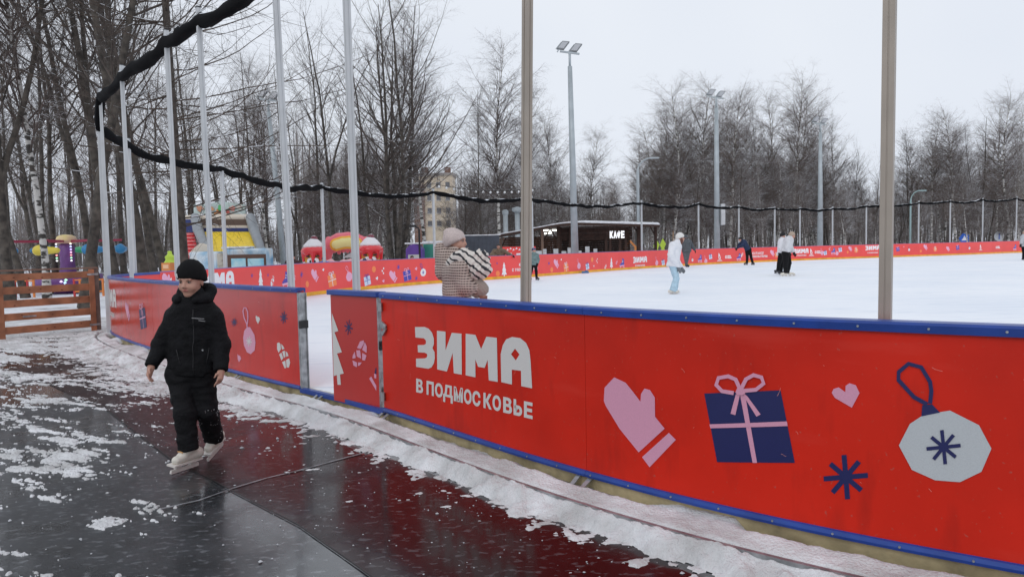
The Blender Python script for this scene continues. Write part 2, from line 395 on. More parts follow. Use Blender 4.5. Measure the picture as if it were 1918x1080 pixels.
# base slab the rink stands on, with its steel edge
CONC = M('damp concrete', (0.3, 0.27, 0.21), 0.8, noise=(6, 0.45), bump=(30, 0.5))
STEEL = M('galvanised steel', (0.42, 0.43, 0.44), 0.42, 0.75, noise=(14, 0.35), bump=(40, 0.15))
mb = MB(); sweep(mb, rect(0.0, 0.27, -0.01, 0.075), 1.2, 19.4)
tag(mb.build('rink_slab', CONC), kind='structure')
mb = MB(); sweep(mb, [(0.271, -0.005), (0.285, -0.005), (0.285, 0.092), (0.262, 0.092), (0.262, 0.083), (0.271, 0.083)], 1.2, 19.4)
tag(mb.build('rink_slab_edge', STEEL), kind='structure')
mb = MB(); sweep(mb, rect(-0.3, 0.0, -0.01, ICE - 0.005), 20.5, SMAX - 1, every=5)
tag(mb.build('rink_base', CONC), kind='structure')

# snow lying along the slab and spilling on the walkway
def grid_faces(nr, nc, keep=None):
    i, j = np.meshgrid(np.arange(nr - 1), np.arange(nc - 1), indexing='ij'); a = (i * nc + j).ravel()
    F = np.c_[a, a + 1, a + nc + 1, a + nc]
    if keep is not None:
        k = keep.ravel(); F = F[k[F].any(1)]
    return F
def compact(V, F):
    u, inv = np.unique(F, return_inverse=True); return V[u], inv.reshape(F.shape)
def bank():
    S = np.arange(2.6, 19.3, 0.014); O = np.r_[np.arange(0.02, 0.3, 0.011), np.arange(0.3, 1.15, 0.014)]
    s, o = np.meshgrid(S, O, indexing='ij'); P = ring_pt(s, o, 0.0); x, y = P[..., 0], P[..., 1]
    n1 = fbm(x * 2.2, y * 2.2, o=3, seed=3); n2 = fbm(x * 9, y * 9, o=4, seed=9); n3 = fbm(x * 34, y * 34, o=3, seed=21)
    left = np.clip((s - 8.5) / 6, 0, 1)
    # on the slab
    wob = 0.05 * (n1 - 0.5)
    on = 0.078 + 0.05 * np.clip(1 - o / 0.27, 0, 1) * (0.3 + 1.7 * n1) + 0.022 * (n2 - 0.42) + 0.012 * (n3 - 0.5)
    on += 0.012; on -= 0.026 * np.exp(-((o - 0.275) / 0.016) ** 2) * (0.5 + 1.0 * fbm(s * 2.1, s * 0, o=3, seed=77))
    gap = np.clip(0.13 - o, 0, 1) * 0.95 * np.clip((fbm(s * 1.6, s * 0, o=3, seed=5) - 0.33) * 6, 0, 1)
    on -= gap
    # off the slab: a crumbling bank thinning outwards
    e = np.clip((o - 0.28) / (0.4 + 0.5 * left), 0, 1)
    off = 0.074 * np.clip(1 - (o - 0.28) / (0.03 + 0.20 * n1 * (0.2 + 1.6 * n2) + 0.14 * left), 0, 1) ** 0.8 + 0.022 * (1 - e) ** 1.5 * (0.5 + n1) + 0.060 * (n2 - 0.42 - 0.25 * e - 0.08 * (1 - left)) + 0.030 * (n3 - 0.5)
    z = np.where(o < 0.285, on, off)
    t = np.clip((o - 0.28) / 0.02, 0, 1)
    z = on * (1 - t) + off * t
    base = np.where(o < 0.285, 0.078, 0.006)
    keep = z > base
    z = np.where(o < 0.285, np.maximum(z, 0.07), np.maximum(z, -0.006))
    P[..., 2] = z
    F = grid_faces(len(S), len(O), keep); V, F = compact(P.reshape(-1, 3), F)
    return V, F
V, F = bank()
tag(mk('snow_bank', V, F, SNOWD, smooth=True), kind='stuff')
def patches():
    """trodden snow left on the walkway"""
    r = np.geomspace(2.7, 17.5, 760); a = np.linspace(-0.80, 0.42, 1050)
    R_, A = np.meshgrid(r, a, indexing='ij'); x = R_ * A; y = R_
    ca, sa = math.cos(-0.5), math.sin(-0.5); u = (x * ca + y * sa) * 0.8; v = (-x * sa + y * ca) * 1.35
    n0 = fbm(x * 0.5, y * 0.5, o=3, seed=41); n1 = fbm(u * 1.3, v * 2.8, o=4, seed=43); n2 = fbm(u * 7, v * 15, o=4, seed=47); n3 = fbm(x * 40, y * 40, o=3, seed=49)
    # distance to the wall
    near_pts = RING[(_dep > 0) & (RING[:, 1] < 20)][::5]
    dist = np.full(x.shape, 1e9)
    for p in near_pts: dist = np.minimum(dist, (x - p[0]) ** 2 + (y - p[1]) ** 2)
    dist = np.sqrt(dist)
    far = np.clip((y - 5.0) / 2.9, 0, 1)
    bias = -0.20 + 0.225 * far + 0.05 * np.clip((y - 9) / 2.5, 0, 1) + 0.09 * np.clip((y - 11.2) / 1.5, 0, 1)
    bias += 0.10 * np.exp(-(dist / 0.6) ** 2) * far
    bias += 0.05 * np.exp(-(((x + 4.2) / 1.0) ** 2 + ((y - 7.6) / 0.8) ** 2))
    bias += 0.035 * np.clip((-x - 1.7) / 0.8, 0, 1) * (y < 6.5)
    for bx, by, am in ((-2.95, 4.4, .2), (-2.35, 4.0, .17), (-2.8, 3.62, .18), (-1.75, 3.25, .14), (-3.3, 5.4, .15), (-2.4, 5.1, .10)):
        du, dv = (x - bx) * 0.94 - (y - by) * 0.34, (x - bx) * 0.34 + (y - by) * 0.94; bias += am * np.exp(-((du / 0.34) ** 2 + (dv / 0.09) ** 2))
    bias -= 0.30 * np.exp(-(((x + 4.9) / 1.5) ** 2 + ((y - 10.1) / 0.75) ** 2))
    bias -= 0.12 * np.exp(-(((x + 2.6) / 1.3) ** 2 + ((y - 6.6) / 1.3) ** 2))
    bias -= 0.25 * np.clip((x + 1.9) / 1.2, 0, 1)                   # the trodden red strip is bare
    t = 0.30 * (n0 - 0.5) + 0.46 * (n1 - 0.5) + 0.50 * (n2 - 0.5) + 0.30 * (n3 - 0.5) + bias
    inside = dist < 0.25
    h = 0.0045 + np.clip(t, 0, 1) * 0.07; h = np.minimum(h, 0.011 + 0.010 * n2) + 0.007 * (n3 - 0.5) * (t > 0.01)
    h = np.where(t > 0, h, -0.005); keep = (t > 0) & ~inside
    # stay on the outer side of the wall
    P = np.stack([x, y, h], -1)
    F = grid_faces(len(r), len(a), keep)
    V, F = compact(P.reshape(-1, 3), F)
    # drop faces inside the rink
    c = V[F].mean(1)[:, :2]; q = np.argmin(((c[:, None, :] - near_pts[None, ::2]) ** 2).sum(-1), 1) if len(c) < 1 else None
    tree = near_pts[::1]; nn = NOUT[(_dep > 0) & (RING[:, 1] < 20)][::5]
    keepf = np.ones(len(c), bool)
    for k in range(0, len(c), 20000):
        cc = c[k:k + 20000]; j = np.argmin(((cc[:, None, :] - tree[None]) ** 2).sum(-1), 1)
        keepf[k:k + 20000] = ((cc - tree[j]) * nn[j]).sum(1) > 0.2
    F = F[keepf]; return compact(V, F)
V, F = patches()
tag(mk('snow_patches', V, F, SNOWD, smooth=True), kind='stuff')
# loose crumbs of snow
def crumbs(n=260):
    rs = np.random.RandomState(5); vs = []; fs = []
    for _ in range(n):
        s = rs.uniform(3.2, 15); o = 0.35 + abs(rs.normal(0, 0.38)); p = ring_pt(s, o, 0.0)
        if rs.rand() < 0.3: p = np.array([rs.uniform(-6, 0.8), rs.uniform(3, 9), 0.0])
        r = 0.004 + 0.015 * rs.rand() ** 3; k = len(vs)
        for d in ((1, 0, 0), (0, 1, 0), (-1, 0, 0), (0, -1, 0)):
            vs.append(p + np.array(d) * r * rs.uniform(0.7, 1.4) + [0, 0, 0.006])
        vs.append(p + [rs.uniform(-.3, .3) * r, rs.uniform(-.3, .3) * r, 0.006 + r * rs.uniform(0.5, 1.0)])
        fs += [(k, k + 1, k + 4), (k + 1, k + 2, k + 4), (k + 2, k + 3, k + 4), (k + 3, k, k + 4)]
    for _ in range(1100):
        if rs.rand() < 0.5: s = rs.uniform(2.8, 15); p = ring_pt(s, 0.35 + abs(rs.normal(0, 0.8)), 0.0)
        else: yy = rs.uniform(2.6, 10); p = np.array([yy * rs.uniform(-0.75, 0.25), yy, 0.0])
        r = rs.uniform(0.0015, 0.0055); k = len(vs)
        for d in ((1, 0, 0), (0, 1, 0), (-1, 0, 0), (0, -1, 0)): vs.append(p + np.array(d) * r * rs.uniform(0.6, 1.6) + [0, 0, 0.005])
        vs.append(p + [0, 0, 0.005 + r * 0.8]); fs += [(k, k + 1, k + 4), (k + 1, k + 2, k + 4), (k + 2, k + 3, k + 4), (k + 3, k, k + 4)]
    return vs, fs
V, F = crumbs()
V = np.array(V); dd = ((V[::5, None, :2] - RING[None, ::10]) ** 2).sum(-1); j = dd.argmin(1)
ok = ((V[::5, :2] - RING[::10][j]) * NOUT[::10][j]).sum(1) > 0.3
F = [f for f in F if ok[f[0] // 5]]
V, F = compact(V, np.array(F))
tag(mk('snow_crumbs', V, F, M('wet snow crumbs', (0.5, 0.51, 0.53), 0.5)), kind='stuff')

# ------------------------------------------------------------------ printed motifs on the boards
def board_mat(name, base, rough, spec):
    m = M(name, base, rough, noise=(1.4, 0.16), bump=(300, 0.03), spec=spec); n = m.node_tree; b_ = n.nodes['Principled BSDF']; src = b_.inputs['Base Color'].links[0].from_socket
    tc = n.nodes.new('ShaderNodeTexCoord')
    for scl, vec, p0, p1, colr, amt in ((55, (1, 1, 1), 0.66, 0.72, (0.30, 0.16, 0.13, 1), 0.35), (7, (1, 1, 0.25), 0.55, 0.75, (0.16, 0.012, 0.01, 1), 0.35), (0.9, (1, 1, 6), 0.58, 0.7, (0.70, 0.07, 0.05, 1), 0.3)):
        mp = n.nodes.new('ShaderNodeMapping'); mp.inputs['Scale'].default_value = vec; n.links.new(tc.outputs['Object'], mp.inputs['Vector']); t = n.nodes.new('ShaderNodeTexNoise'); t.inputs['Scale'].default_value = scl; t.inputs['Detail'].default_value = 7; n.links.new(mp.outputs['Vector'], t.inputs['Vector'])
        r = n.nodes.new('ShaderNodeMapRange'); n.links.new(t.outputs['Fac'], r.inputs['Value']); r.inputs['From Min'].default_value = p0; r.inputs['From Max'].default_value = p1; r.inputs['To Max'].default_value = amt
        x = n.nodes.new('ShaderNodeMixRGB'); n.links.new(r.outputs[0], x.inputs['Fac']); n.links.new(src, x.inputs['Color1']); x.inputs['Color2'].default_value = colr; src = x.outputs['Color']
    n.links.new(src, b_.inputs['Base Color']); return m
C_RED_OUT = board_mat('red printed board outside', (0.64, 0.022, 0.009), 0.42, 0.22)
C_RED_L = board_mat('glossy red printed board', (0.56, 0.026, 0.018), 0.16, 0.5)
C_RED_IN = M('red printed board inside', (0.86, 0.075, 0.07), 0.4, noise=(1.3, 0.06))
BLUE = M('blue plastic rail', (0.012, 0.055, 0.30), 0.32, noise=(5, 0.2), bump=(60, 0.05))
YEL = M('yellow plastic kick strip', (0.85, 0.42, 0.02), 0.45, noise=(3, 0.2))
INK = {'white': M('white print', (0.66, 0.64, 0.62), 0.5, noise=(200, 0.06)), 'pink': M('pink print', (0.70, 0.33, 0.46), 0.5, noise=(200, 0.06)),
       'navy': M('navy print', (0.012, 0.016, 0.10), 0.4, noise=(200, 0.1)), 'red': C_RED_OUT,
       'grey': M('pale grey print', (0.52, 0.55, 0.57), 0.5, noise=(200, 0.06)),
       'iwhite': M('bright white print', (0.85, 0.86, 0.88), 0.4), 'ipink': M('bright pink print', (0.85, 0.45, 0.62), 0.4),
       'iblue': M('bright blue print', (0.07, 0.07, 0.42), 0.4), 'iorange': M('orange print', (0.95, 0.26, 0.08), 0.4),
       'isky': M('pale blue print', (0.62, 0.75, 0.9), 0.4), 'ired': C_RED_IN}
def stroke(pts, wd, closed=False):
    """a band of width wd along pts, as quads that never overlap"""
    P = [np.array(p, float) for p in pts]; n = len(P); L = []; R = []
    for i in range(n):
        if closed: a, b = P[i - 1], P[(i + 1) % n]
        else: a, b = P[max(i - 1, 0)], P[min(i + 1, n - 1)]
        d = b - a; d /= np.linalg.norm(d) + 1e-12; nn = np.array([-d[1], d[0]]); L.append(P[i] + nn * wd / 2); R.append(P[i] - nn * wd / 2)
    m = n if closed else n - 1
    return [[L[i], L[(i + 1) % n], R[(i + 1) % n], R[i]] for i in range(m)]
def star(c, r, arms, wd, rot=0.0, sx=1.0):
    """one outline for a flake made of crossed bars (arms = number of spokes)"""
    out = []
    for k in range(arms):
        a = rot + 2 * math.pi * k / arms; d = np.array([math.cos(a), math.sin(a)]); nn = np.array([-d[1], d[0]])
        rr = r * (1.0 if k % 2 == 0 else 0.92)
        out += [d * rr - nn * wd / 2, d * rr + nn * wd / 2]
        b = a + math.pi / arms; out.append(np.array([math.cos(b), math.sin(b)]) * (wd / 2 / math.sin(math.pi / arms)))
    return [(c[0] + p[0] * sx, c[1] + p[1]) for p in out]
def ngon(c, r, n=16, rot=0.0): return [(c[0] + r * math.cos(rot + 2 * math.pi * k / n), c[1] + r * math.sin(rot + 2 * math.pi * k / n)) for k in range(n)]

class Art:
    """flat prints laid on a rink wall: polygons in (arc length, height), cut at the wall's facets"""
    def __init__(s, side, base=0.036): s.side = side; s.base = base; s.v = []; s.f = []; s.mi = []; s.mats = []
    def poly(s, loops, ink, layer=0):
        """loops: one outline, or [outline, hole, ...]"""
        if not isinstance(loops[0][0], (list, tuple, np.ndarray)): loops = [loops]
        vv = [[Vector((float(a), float(b), 0)) for a, b in l] for l in loops]
        flat = [p for l in vv for p in l]; tris = [(0, 1, 2)] if len(flat) == 3 else geometry.tessellate_polygon(vv)
        bm = bmesh.new(); bv = [bm.verts.new(p) for p in flat]
        for t in tris:
            try: bm.faces.new([bv[i] for i in t])
            except ValueError: pass
        lo = min(p.x for p in flat); hi = max(p.x for p in flat)
        for k in range(math.ceil(lo / DS + 1e-6), math.floor(hi / DS - 1e-6) + 1):
            bmesh.ops.bisect_plane(bm, geom=bm.verts[:] + bm.edges[:] + bm.faces[:], dist=1e-6, plane_co=(k * DS, 0, 0), plane_no=(1, 0, 0))
        bm.verts.ensure_lookup_table(); n0 = len(s.v)
        o = s.base + 0.0016 * (layer + 1)
        if s.side == 'in': o = -o
        for v in bm.verts: v.index = v.index
        bm.verts.index_update()
        if len(bm.verts):
            S = np.array([v.co.x for v in bm.verts]); Z = np.array([v.co.y for v in bm.verts])
            s.v += [tuple(p) for p in ring_pt(S, np.full(len(S), o), Z)]
        if INK[ink] not in s.mats: s.mats.append(INK[ink])
        m = s.mats.index(INK[ink])
        for f in bm.faces: s.f.append([v.index + n0 for v in f.verts]); s.mi.append(m)
        bm.free()
    def build(s, name, parent):
        if s.v: return mk(name, s.v, s.f, s.mats, parent, midx=s.mi)
# every motif is a list of (ink, layer, outline) in local metres: x to the viewer's right, y up
def traced(px, cx0, cy0, k):            # crop pixels -> image pixels -> wall coordinates
    return [hit_near(cx0 + a / k, cy0 + b / k) for a, b in px]
def clean(loop):
    s0 = [p[0] for p in loop]; return loop
_e = lambda L: traced(L, 1100, 650, 1814 / 420)
_g = lambda L: traced(L, 1500, 640, 1411 / 418)
_z = lambda L: traced(L, 700, 560, 3.6)
_d = lambda L: traced(L, 400, 540, 1662 / 400)
N_MIT = [('pink', 0, _e([(220, 242), (312, 285), (365, 350), (432, 438), (437, 375), (465, 332), (510, 345), (548, 405), (550, 560), (628, 656), (418, 848), (262, 655), (150, 470), (136, 430), (142, 325)])),
         ('pink', 0, _e([(662, 690), (718, 746), (506, 968), (445, 886)]))]
N_GIFT = [('navy', 0, _e([(948, 372), (1565, 346), (1680, 932), (1052, 926)])),
          ('pink', 1, _e([(1237, 372), (1278, 372), (1376, 932), (1340, 932)])),
          ('pink', 2, _e([(992, 620), (1618, 596), (1624, 634), (1000, 652)])),
          ('pink', 2, _e([(1205, 378), (1240, 378), (1202, 546), (1163, 535)])),
          ('pink', 2, _e([(1272, 372), (1300, 395), (1406, 540), (1372, 558), (1268, 392)]))]
_bow1 = [(1243, 340), (1205, 258), (1145, 232), (1066, 246), (1048, 302), (1095, 352), (1190, 368)]
_bow2 = [(1243, 350), (1290, 255), (1350, 222), (1415, 240), (1432, 290), (1370, 340), (1262, 350)]
for b in (_bow1, _bow2):
    for q in stroke(b, 32, False): N_GIFT.append(('pink', 3 if b is _bow1 else 4, _e([tuple(p) for p in q])))
N_GIFT.append(('pink', 5, _e([(1222, 322), (1262, 322), (1284, 370), (1262, 384), (1220, 382), (1205, 360)])))
N_HEART = [('pink', 0, _g([(240, 286), (282, 316), (284, 276), (308, 260), (348, 272), (372, 322), (323, 414), (216, 352), (196, 320), (208, 296)]))]
N_BAUB = [('grey', 0, _g([(763, 468), (880, 442), (943, 432), (1126, 524), (1205, 672), (1142, 818), (1006, 884), (850, 872), (702, 806), (620, 652), (690, 516)])),
          ('navy', 1, _g([(768, 398), (830, 392), (880, 444), (763, 468)]))]
for q in stroke([(800, 392), (716, 346), (618, 238), (620, 188), (682, 136), (762, 158), (818, 250), (826, 310), (818, 388)], 26): N_BAUB.append(('navy', 2, _g([tuple(p) for p in q])))
def px_flake(f, c, r, arms=8, wd=30, rot=0.06): return f([tuple(p) for p in star(c, r, arms, wd, rot)])
N_FLAKE = [('navy', 0, px_flake(_g, (285, 852), 140, 8, 32, -0.08))]
N_FLAKE2 = [('navy', 2, px_flake(_g, (903, 662), 108, 8, 23, -0.1))]
N_ZIMA = [('white', 0, _z([(280, 187), (345, 187), (372, 198), (395, 225), (407, 262), (408, 300), (398, 330), (412, 355), (414, 395), (408, 430), (392, 458), (370, 468), (288, 455), (287, 400), (345, 398), (358, 393), (364, 380), (360, 367), (345, 360), (300, 357), (298, 309), (340, 308), (354, 300), (354, 278), (340, 263), (283, 258)])),
          ('white', 0, _z([(428, 212), (486, 218), (486, 345), (528, 226), (594, 232), (596, 508), (542, 498), (534, 362), (495, 487), (430, 472)])),
          ('white', 0, _z([(622, 232), (688, 240), (726, 335), (762, 252), (832, 260), (838, 557), (778, 546), (770, 408), (750, 462), (706, 455), (687, 405), (688, 526), (622, 512)])),
          ('white', 0, [_z([(862, 558), (858, 370), (872, 310), (895, 270), (935, 254), (990, 262), (1030, 295), (1052, 345), (1060, 420), (1070, 600), (997, 585), (995, 482), (933, 474), (934, 574)]), _z([(955, 332), (985, 372), (960, 412), (928, 370)])])]
# letters from the built-in font, as clean outlines
_gl = {}
def glyph(ch, bold=0.02):
    """triangles of one capital in a unit box (0..1, 0..1)"""
    if (ch, bold) in _gl: return _gl[(ch, bold)]
    if ch == 'В':                                            # built by hand: the font's outline overlaps itself
        def arc(cx, cy, rx, ry): return [(cx + rx * math.cos(t), cy + ry * math.sin(t)) for t in np.linspace(-math.pi / 2, math.pi / 2, 9)]
        o_ = [(0, 0), (0.55, 0)] + arc(0.62, 0.28, 0.38, 0.28)[1:-1] + [(0.86, 0.52)] + arc(0.56, 0.77, 0.36, 0.23)[2:-1] + [(0.5, 1), (0, 1)]
        h1 = [(0.32, 0.19), (0.55, 0.19)] + arc(0.56, 0.3, 0.14, 0.11)[1:-1] + [(0.32, 0.41)]; h2 = [(0.32, 0.60), (0.5, 0.60)] + arc(0.5, 0.70, 0.13, 0.10)[1:-1] + [(0.32, 0.81)]
        L_ = [[Vector((a, b, 0)) for a, b in q] for q in (o_, h1, h2)]; V = np.array([p[:2] for q in L_ for p in q]); F = [tuple(t) for t in geometry.tessellate_polygon(L_)]
        _gl[(ch, bold)] = (V, F, 0.78); return _gl[(ch, bold)]
    cu = bpy.data.curves.new('t', 'FONT'); cu.body = ch; cu.size = 1; cu.offset = bold; cu.resolution_u = 3; cu.fill_mode = 'FRONT'
    o = bpy.data.objects.new('t', cu); COL.objects.link(o); dg = bpy.context.evaluated_depsgraph_get()
    me = bpy.data.meshes.new_from_object(o.evaluated_get(dg)); V = np.array([v.co[:2] for v in me.vertices]); F = [tuple(p.vertices) for p in me.polygons]
    lo, hi = V.min(0), V.max(0); asp = (hi[0] - lo[0]) / (hi[1] - lo[1]); V = (V - lo) / (hi - lo)
    bpy.data.objects.remove(o); bpy.data.curves.remove(cu); bpy.data.meshes.remove(me)
    _gl[(ch, bold)] = (V, F, asp); return _gl[(ch, bold)]
def glyph_polys(ch, fn, ink, layer=0, bold=0.02):
    V, F, _ = glyph(ch, bold); P = [fn(float(a), float(b)) for a, b in V]
    return [(ink, layer, [P[i] for i in f]) for f in F]
_spans = [(288, 335, 'В'), (358, 407, 'П'), (415, 468, 'О'), (470, 535, 'Д'), (542, 603, 'М'), (610, 662, 'О'), (667, 722, 'С'), (742, 798, 'К'), (803, 860, 'О'), (875, 935, 'В'), (945, 1003, 'Ь'), (1015, 1073, 'Е')]
N_PODM = []
for a, b, ch in _spans:
    def fn(u, v, a=a, b=b, ch=ch):
        x = a + (b - a) * u; t = (x - 288) / (1073 - 288); top = 533 + t * 164; bot = 625 + t * 183 + (0 if ch != 'Д' else 22 * (1 if v < 0.15 else 0))
        return hit_near(700 + x / 3.6, 560 + (bot + (top - bot) * v) / 3.6)
    N_PODM += glyph_polys(ch, fn, 'white', 0, 0.045)
# motifs of the left wall (traced through crop 3)
N_LEFT = [('pink', 0, _d([(262, 300), (286, 300), (320, 360), (328, 420), (322, 480), (292, 510), (262, 496), (238, 440), (232, 385), (240, 330)]))]
for q in stroke([(264, 300), (262, 278), (240, 225), (232, 175), (240, 150), (254, 150), (268, 180), (270, 225), (266, 278)], 9): N_LEFT.append(('pink', 1, _d([tuple(p) for p in q])))
N_LEFT += [('white', 1, _d([tuple(p) for p in star((278, 410), 40, 8, 9, 0.2, 0.6)])), ('navy', 0, _d([tuple(p) for p in star((163, 262), 32, 8, 8, 0.2, 0.75)])),
           ('navy', 0, _d([tuple(p) for p in star((548, 226), 48, 8, 11, 0.2, 0.6)])),
           ('white', 0, _d([(332, 208), (345, 220), (356, 222), (364, 240), (348, 276), (334, 250), (329, 225)])),
           ('pink', 0, _d([(188, 508), (198, 522), (206, 520), (217, 545), (200, 572), (190, 550)]))]
for L in ([(496, 425), (512, 418), (522, 432), (526, 472), (508, 500), (496, 470)], [(528, 430), (545, 448), (554, 468), (534, 475), (530, 450)], [(512, 512), (530, 498), (545, 540), (530, 560)],
          [(536, 490), (556, 482), (562, 528), (550, 540)], [(562, 486), (578, 500), (585, 524), (568, 530)], [(535, 572), (560, 560), (566, 618), (555, 620)], [(566, 556), (590, 542), (598, 575), (588, 615), (570, 612)]):
    N_LEFT.append(('white', 0, _d(L)))
def local(parts, flipx=-1):
    """normalise a traced motif to metres round its middle (x to the viewer's right)"""
    pts = np.array([p for _, _, l in parts for ll in ([l] if not isinstance(l[0][0], (list, tuple)) else l) for p in ll], float)
    c = (pts.min(0) + pts.max(0)) / 2; h = pts[:, 1].max() - pts[:, 1].min()
    def f(l): return [((p[0] - c[0]) * flipx / h, (p[1] - c[1]) / h) for p in l]
    return [(i, k, f(l) if not isinstance(l[0][0], (list, tuple)) else [f(q) for q in l]) for i, k, l in parts]
U = {'mitten': local(N_MIT), 'gift': local(N_GIFT), 'heart': local(N_HEART), 'bauble': local(N_BAUB + N_FLAKE2), 'flake': local(N_FLAKE), 'zima': local(N_ZIMA)}
U['tree'] = [('white', 0, [(0, 0.5), (0.13, 0.2), (0.07, 0.2), (0.2, -0.1), (0.12, -0.1), (0.26, -0.38), (0.05, -0.38), (0.05, -0.5), (-0.05, -0.5), (-0.05, -0.38), (-0.26, -0.38), (-0.12, -0.1), (-0.2, -0.1), (-0.07, 0.2), (-0.13, 0.2)])]
U['skate'] = [('navy', 0, [(0.06, 0.5), (0.36, 0.42), (0.4, -0.14), (-0.42, -0.2), (-0.4, -0.08), (-0.05, 0.1)]), ('pink', 1, [(-0.5, -0.2), (0.42, -0.15), (0.4, -0.28), (-0.44, -0.3)]),
              ('pink', 1, [(-0.35, -0.3), (-0.25, -0.3), (-0.25, -0.42), (-0.35, -0.42)]), ('pink', 1, [(0.2, -0.3), (0.3, -0.3), (0.3, -0.42), (0.2, -0.42)]),
              ('pink', 2, [(-0.5, -0.36), (-0.38, -0.44), (0.3, -0.43), (0.48, -0.3), (0.4, -0.5), (-0.4, -0.5)]), ('white', 2, [(0.06, 0.3), (0.2, 0.28), (0.2, 0.22), (0.04, 0.24)]), ('white', 2, [(0.0, 0.16), (0.16, 0.14), (0.16, 0.08), (-0.02, 0.1)])]
U['cookie'] = [('pink', 0, [(-0.3, -0.5), (-0.12, -0.5), (-0.05, -0.1), (-0.36, 0.02), (-0.4, -0.3)]), ('pink', 0, [(-0.04, -0.45), (0.14, -0.3), (0.04, -0.14)]), ('pink', 0, [(-0.3, 0.1), (-0.03, -0.02), (0.06, 0.3), (-0.12, 0.2)]),
               ('pink', 0, [(0.05, -0.04), (0.3, -0.12), (0.36, 0.1), (0.14, 0.26)]), ('pink', 0, [(0.0, 0.42), (0.2, 0.5), (0.16, 0.34)]), ('pink', 0, [(0.22, 0.3), (0.38, 0.18), (0.36, 0.36), (0.28, 0.46)])]
U['dot'] = [('iorange', 0, ngon((0, 0), 0.5, 14))]
U['cluster'] = [('iwhite', 0, ngon((0.15, 0.34), 0.15, 6)), ('iwhite', 0, ngon((-0.18, 0.0), 0.15, 6)), ('iwhite', 0, ngon((0.08, -0.34), 0.15, 6))]
U['flame'] = [('iwhite', 0, [(-0.2, 0.5), (0.0, 0.3), (0.12, 0.1), (0.2, -0.1), (0.14, -0.26), (-0.14, -0.26), (-0.22, -0.1)]), ('iwhite', 0, [(-0.35, -0.34), (0.35, -0.34), (0.35, -0.4), (-0.35, -0.4)]), ('iwhite', 0, [(-0.5, -0.45), (0.5, -0.45), (0.5, -0.5), (-0.5, -0.5)]),
              ('ired', 1, [(-0.04, 0.12), (0.06, 0.02), (0.08, -0.12), (-0.02, -0.2), (-0.1, -0.06)])]
U['logo'] = [('iwhite', 0, [ngon((-0.9, 0), 0.42, 14), ngon((-0.9, 0), 0.2, 10)]), ('iwhite', 0, [(-0.35, 0.1), (1.1, 0.1), (1.1, 0.4), (-0.35, 0.4)]), ('iwhite', 0, [(-0.35, -0.38), (1.4, -0.38), (1.4, -0.05), (-0.35, -0.05)])]
def text_motif(txt, ink, bold=0.05):
    out = []; x = 0
    for ch in txt:
        if ch == ' ': x += 0.45; continue
        V, F, asp = glyph(ch, bold); wdt = asp
        out += [(ink, 0, [(x + V[i][0] * wdt, V[i][1] - 0.5) for i in f]) for f in F]; x += wdt + 0.12
    return [(i, k, [(a - x / 2, b) for a, b in l]) for i, k, l in out]
U['podm'] = text_motif('В ПОДМОСКОВЬЕ', 'iwhite'); U['kat'] = text_motif('КАТАЙСЯ', 'iwhite'); U['ud'] = text_motif('С УДОВОЛЬСТВИЕМ', 'iwhite')
RE = {'in': {'white': 'iwhite', 'pink': 'ipink', 'navy': 'iblue', 'red': 'ired', 'grey': 'iwhite'},
      'orange': {'navy': 'iorange', 'pink': 'iwhite'}, 'sky': {'navy': 'isky', 'pink': 'iblue'}, 'pinkb': {'grey': 'ipink', 'navy': 'ipink'},
      'whiteh': {'pink': 'iwhite'}, 'whitec': {'pink': 'iwhite'}, 'bluef': {'navy': 'iblue'}}
def place(art, motif, s0, z0, size, sgn, recolour=None, rot=0.0):
    c, s_ = math.cos(rot), math.sin(rot)
    for ink, layer, l in U[motif]:
        if recolour: ink = recolour.get(ink, RE['in'].get(ink, ink))
        def f(q): return [(s0 + sgn * size * (p[0] * c - p[1] * s_), z0 + size * (p[0] * s_ + p[1] * c)) for p in q]
        art.poly(f(l) if not isinstance(l[0][0], (list, tuple)) else [f(q) for q in l], ink, layer)

# ------------------------------------------------------------------ rink walls
def wall_parts(root, s0, s1, outer=True, inner=True, every=1, kick=True, rail=True):
    if outer:
        mb = MB(); sweep(mb, rect(0.001, 0.035, ZB, ZT - 0.03), s0, s1, every); p = mb.build('outer_panel', C_RED_OUT, root)
    else: p = None
    q = None
    if inner:
        mb = MB(); sweep(mb, rect(-0.035, -0.001, ZB, ZT - 0.03), s0, s1, every); q = mb.build('inner_panel', C_RED_IN, root)
    if rail:
        mb = MB(); sweep(mb, [(-0.052, ZT - 0.048), (0.052, ZT - 0.048), (0.055, ZT - 0.014), (0.046, ZT - 0.003), (0.0, ZT + 0.001), (-0.046, ZT - 0.003), (-0.055, ZT - 0.014)], s0, s1, every)
        mb.build('top_rail', BLUE, root)
    if kick and outer:
        mb = MB(); sweep(mb, [(0.0355, ZB - 0.002), (0.05, ZB - 0.002), (0.053, ZB + 0.012), (0.048, ZB + 0.03), (0.0355, ZB + 0.034)], s0, s1, every); mb.build('kick_strip', BLUE, root)
    if kick and inner:
        mb = MB(); sweep(mb, [(-0.036, ICE), (-0.052, ICE), (-0.05, ICE + 0.115), (-0.036, ICE + 0.125)], s0, s1, every); mb.build('inner_kick_strip', YEL, root)
    return p, q
FOAM = M('yellowed insulation foam', (0.42, 0.35, 0.2), 0.85, noise=(5, 0.45), bump=(18, 0.6))
def plinth(root, s0, s1):
    mb = MB(); sweep(mb, rect(-0.02, 0.022, 0.07, ZB - 0.003), s0, s1); mb.build('foundation_strip', FOAM, root)
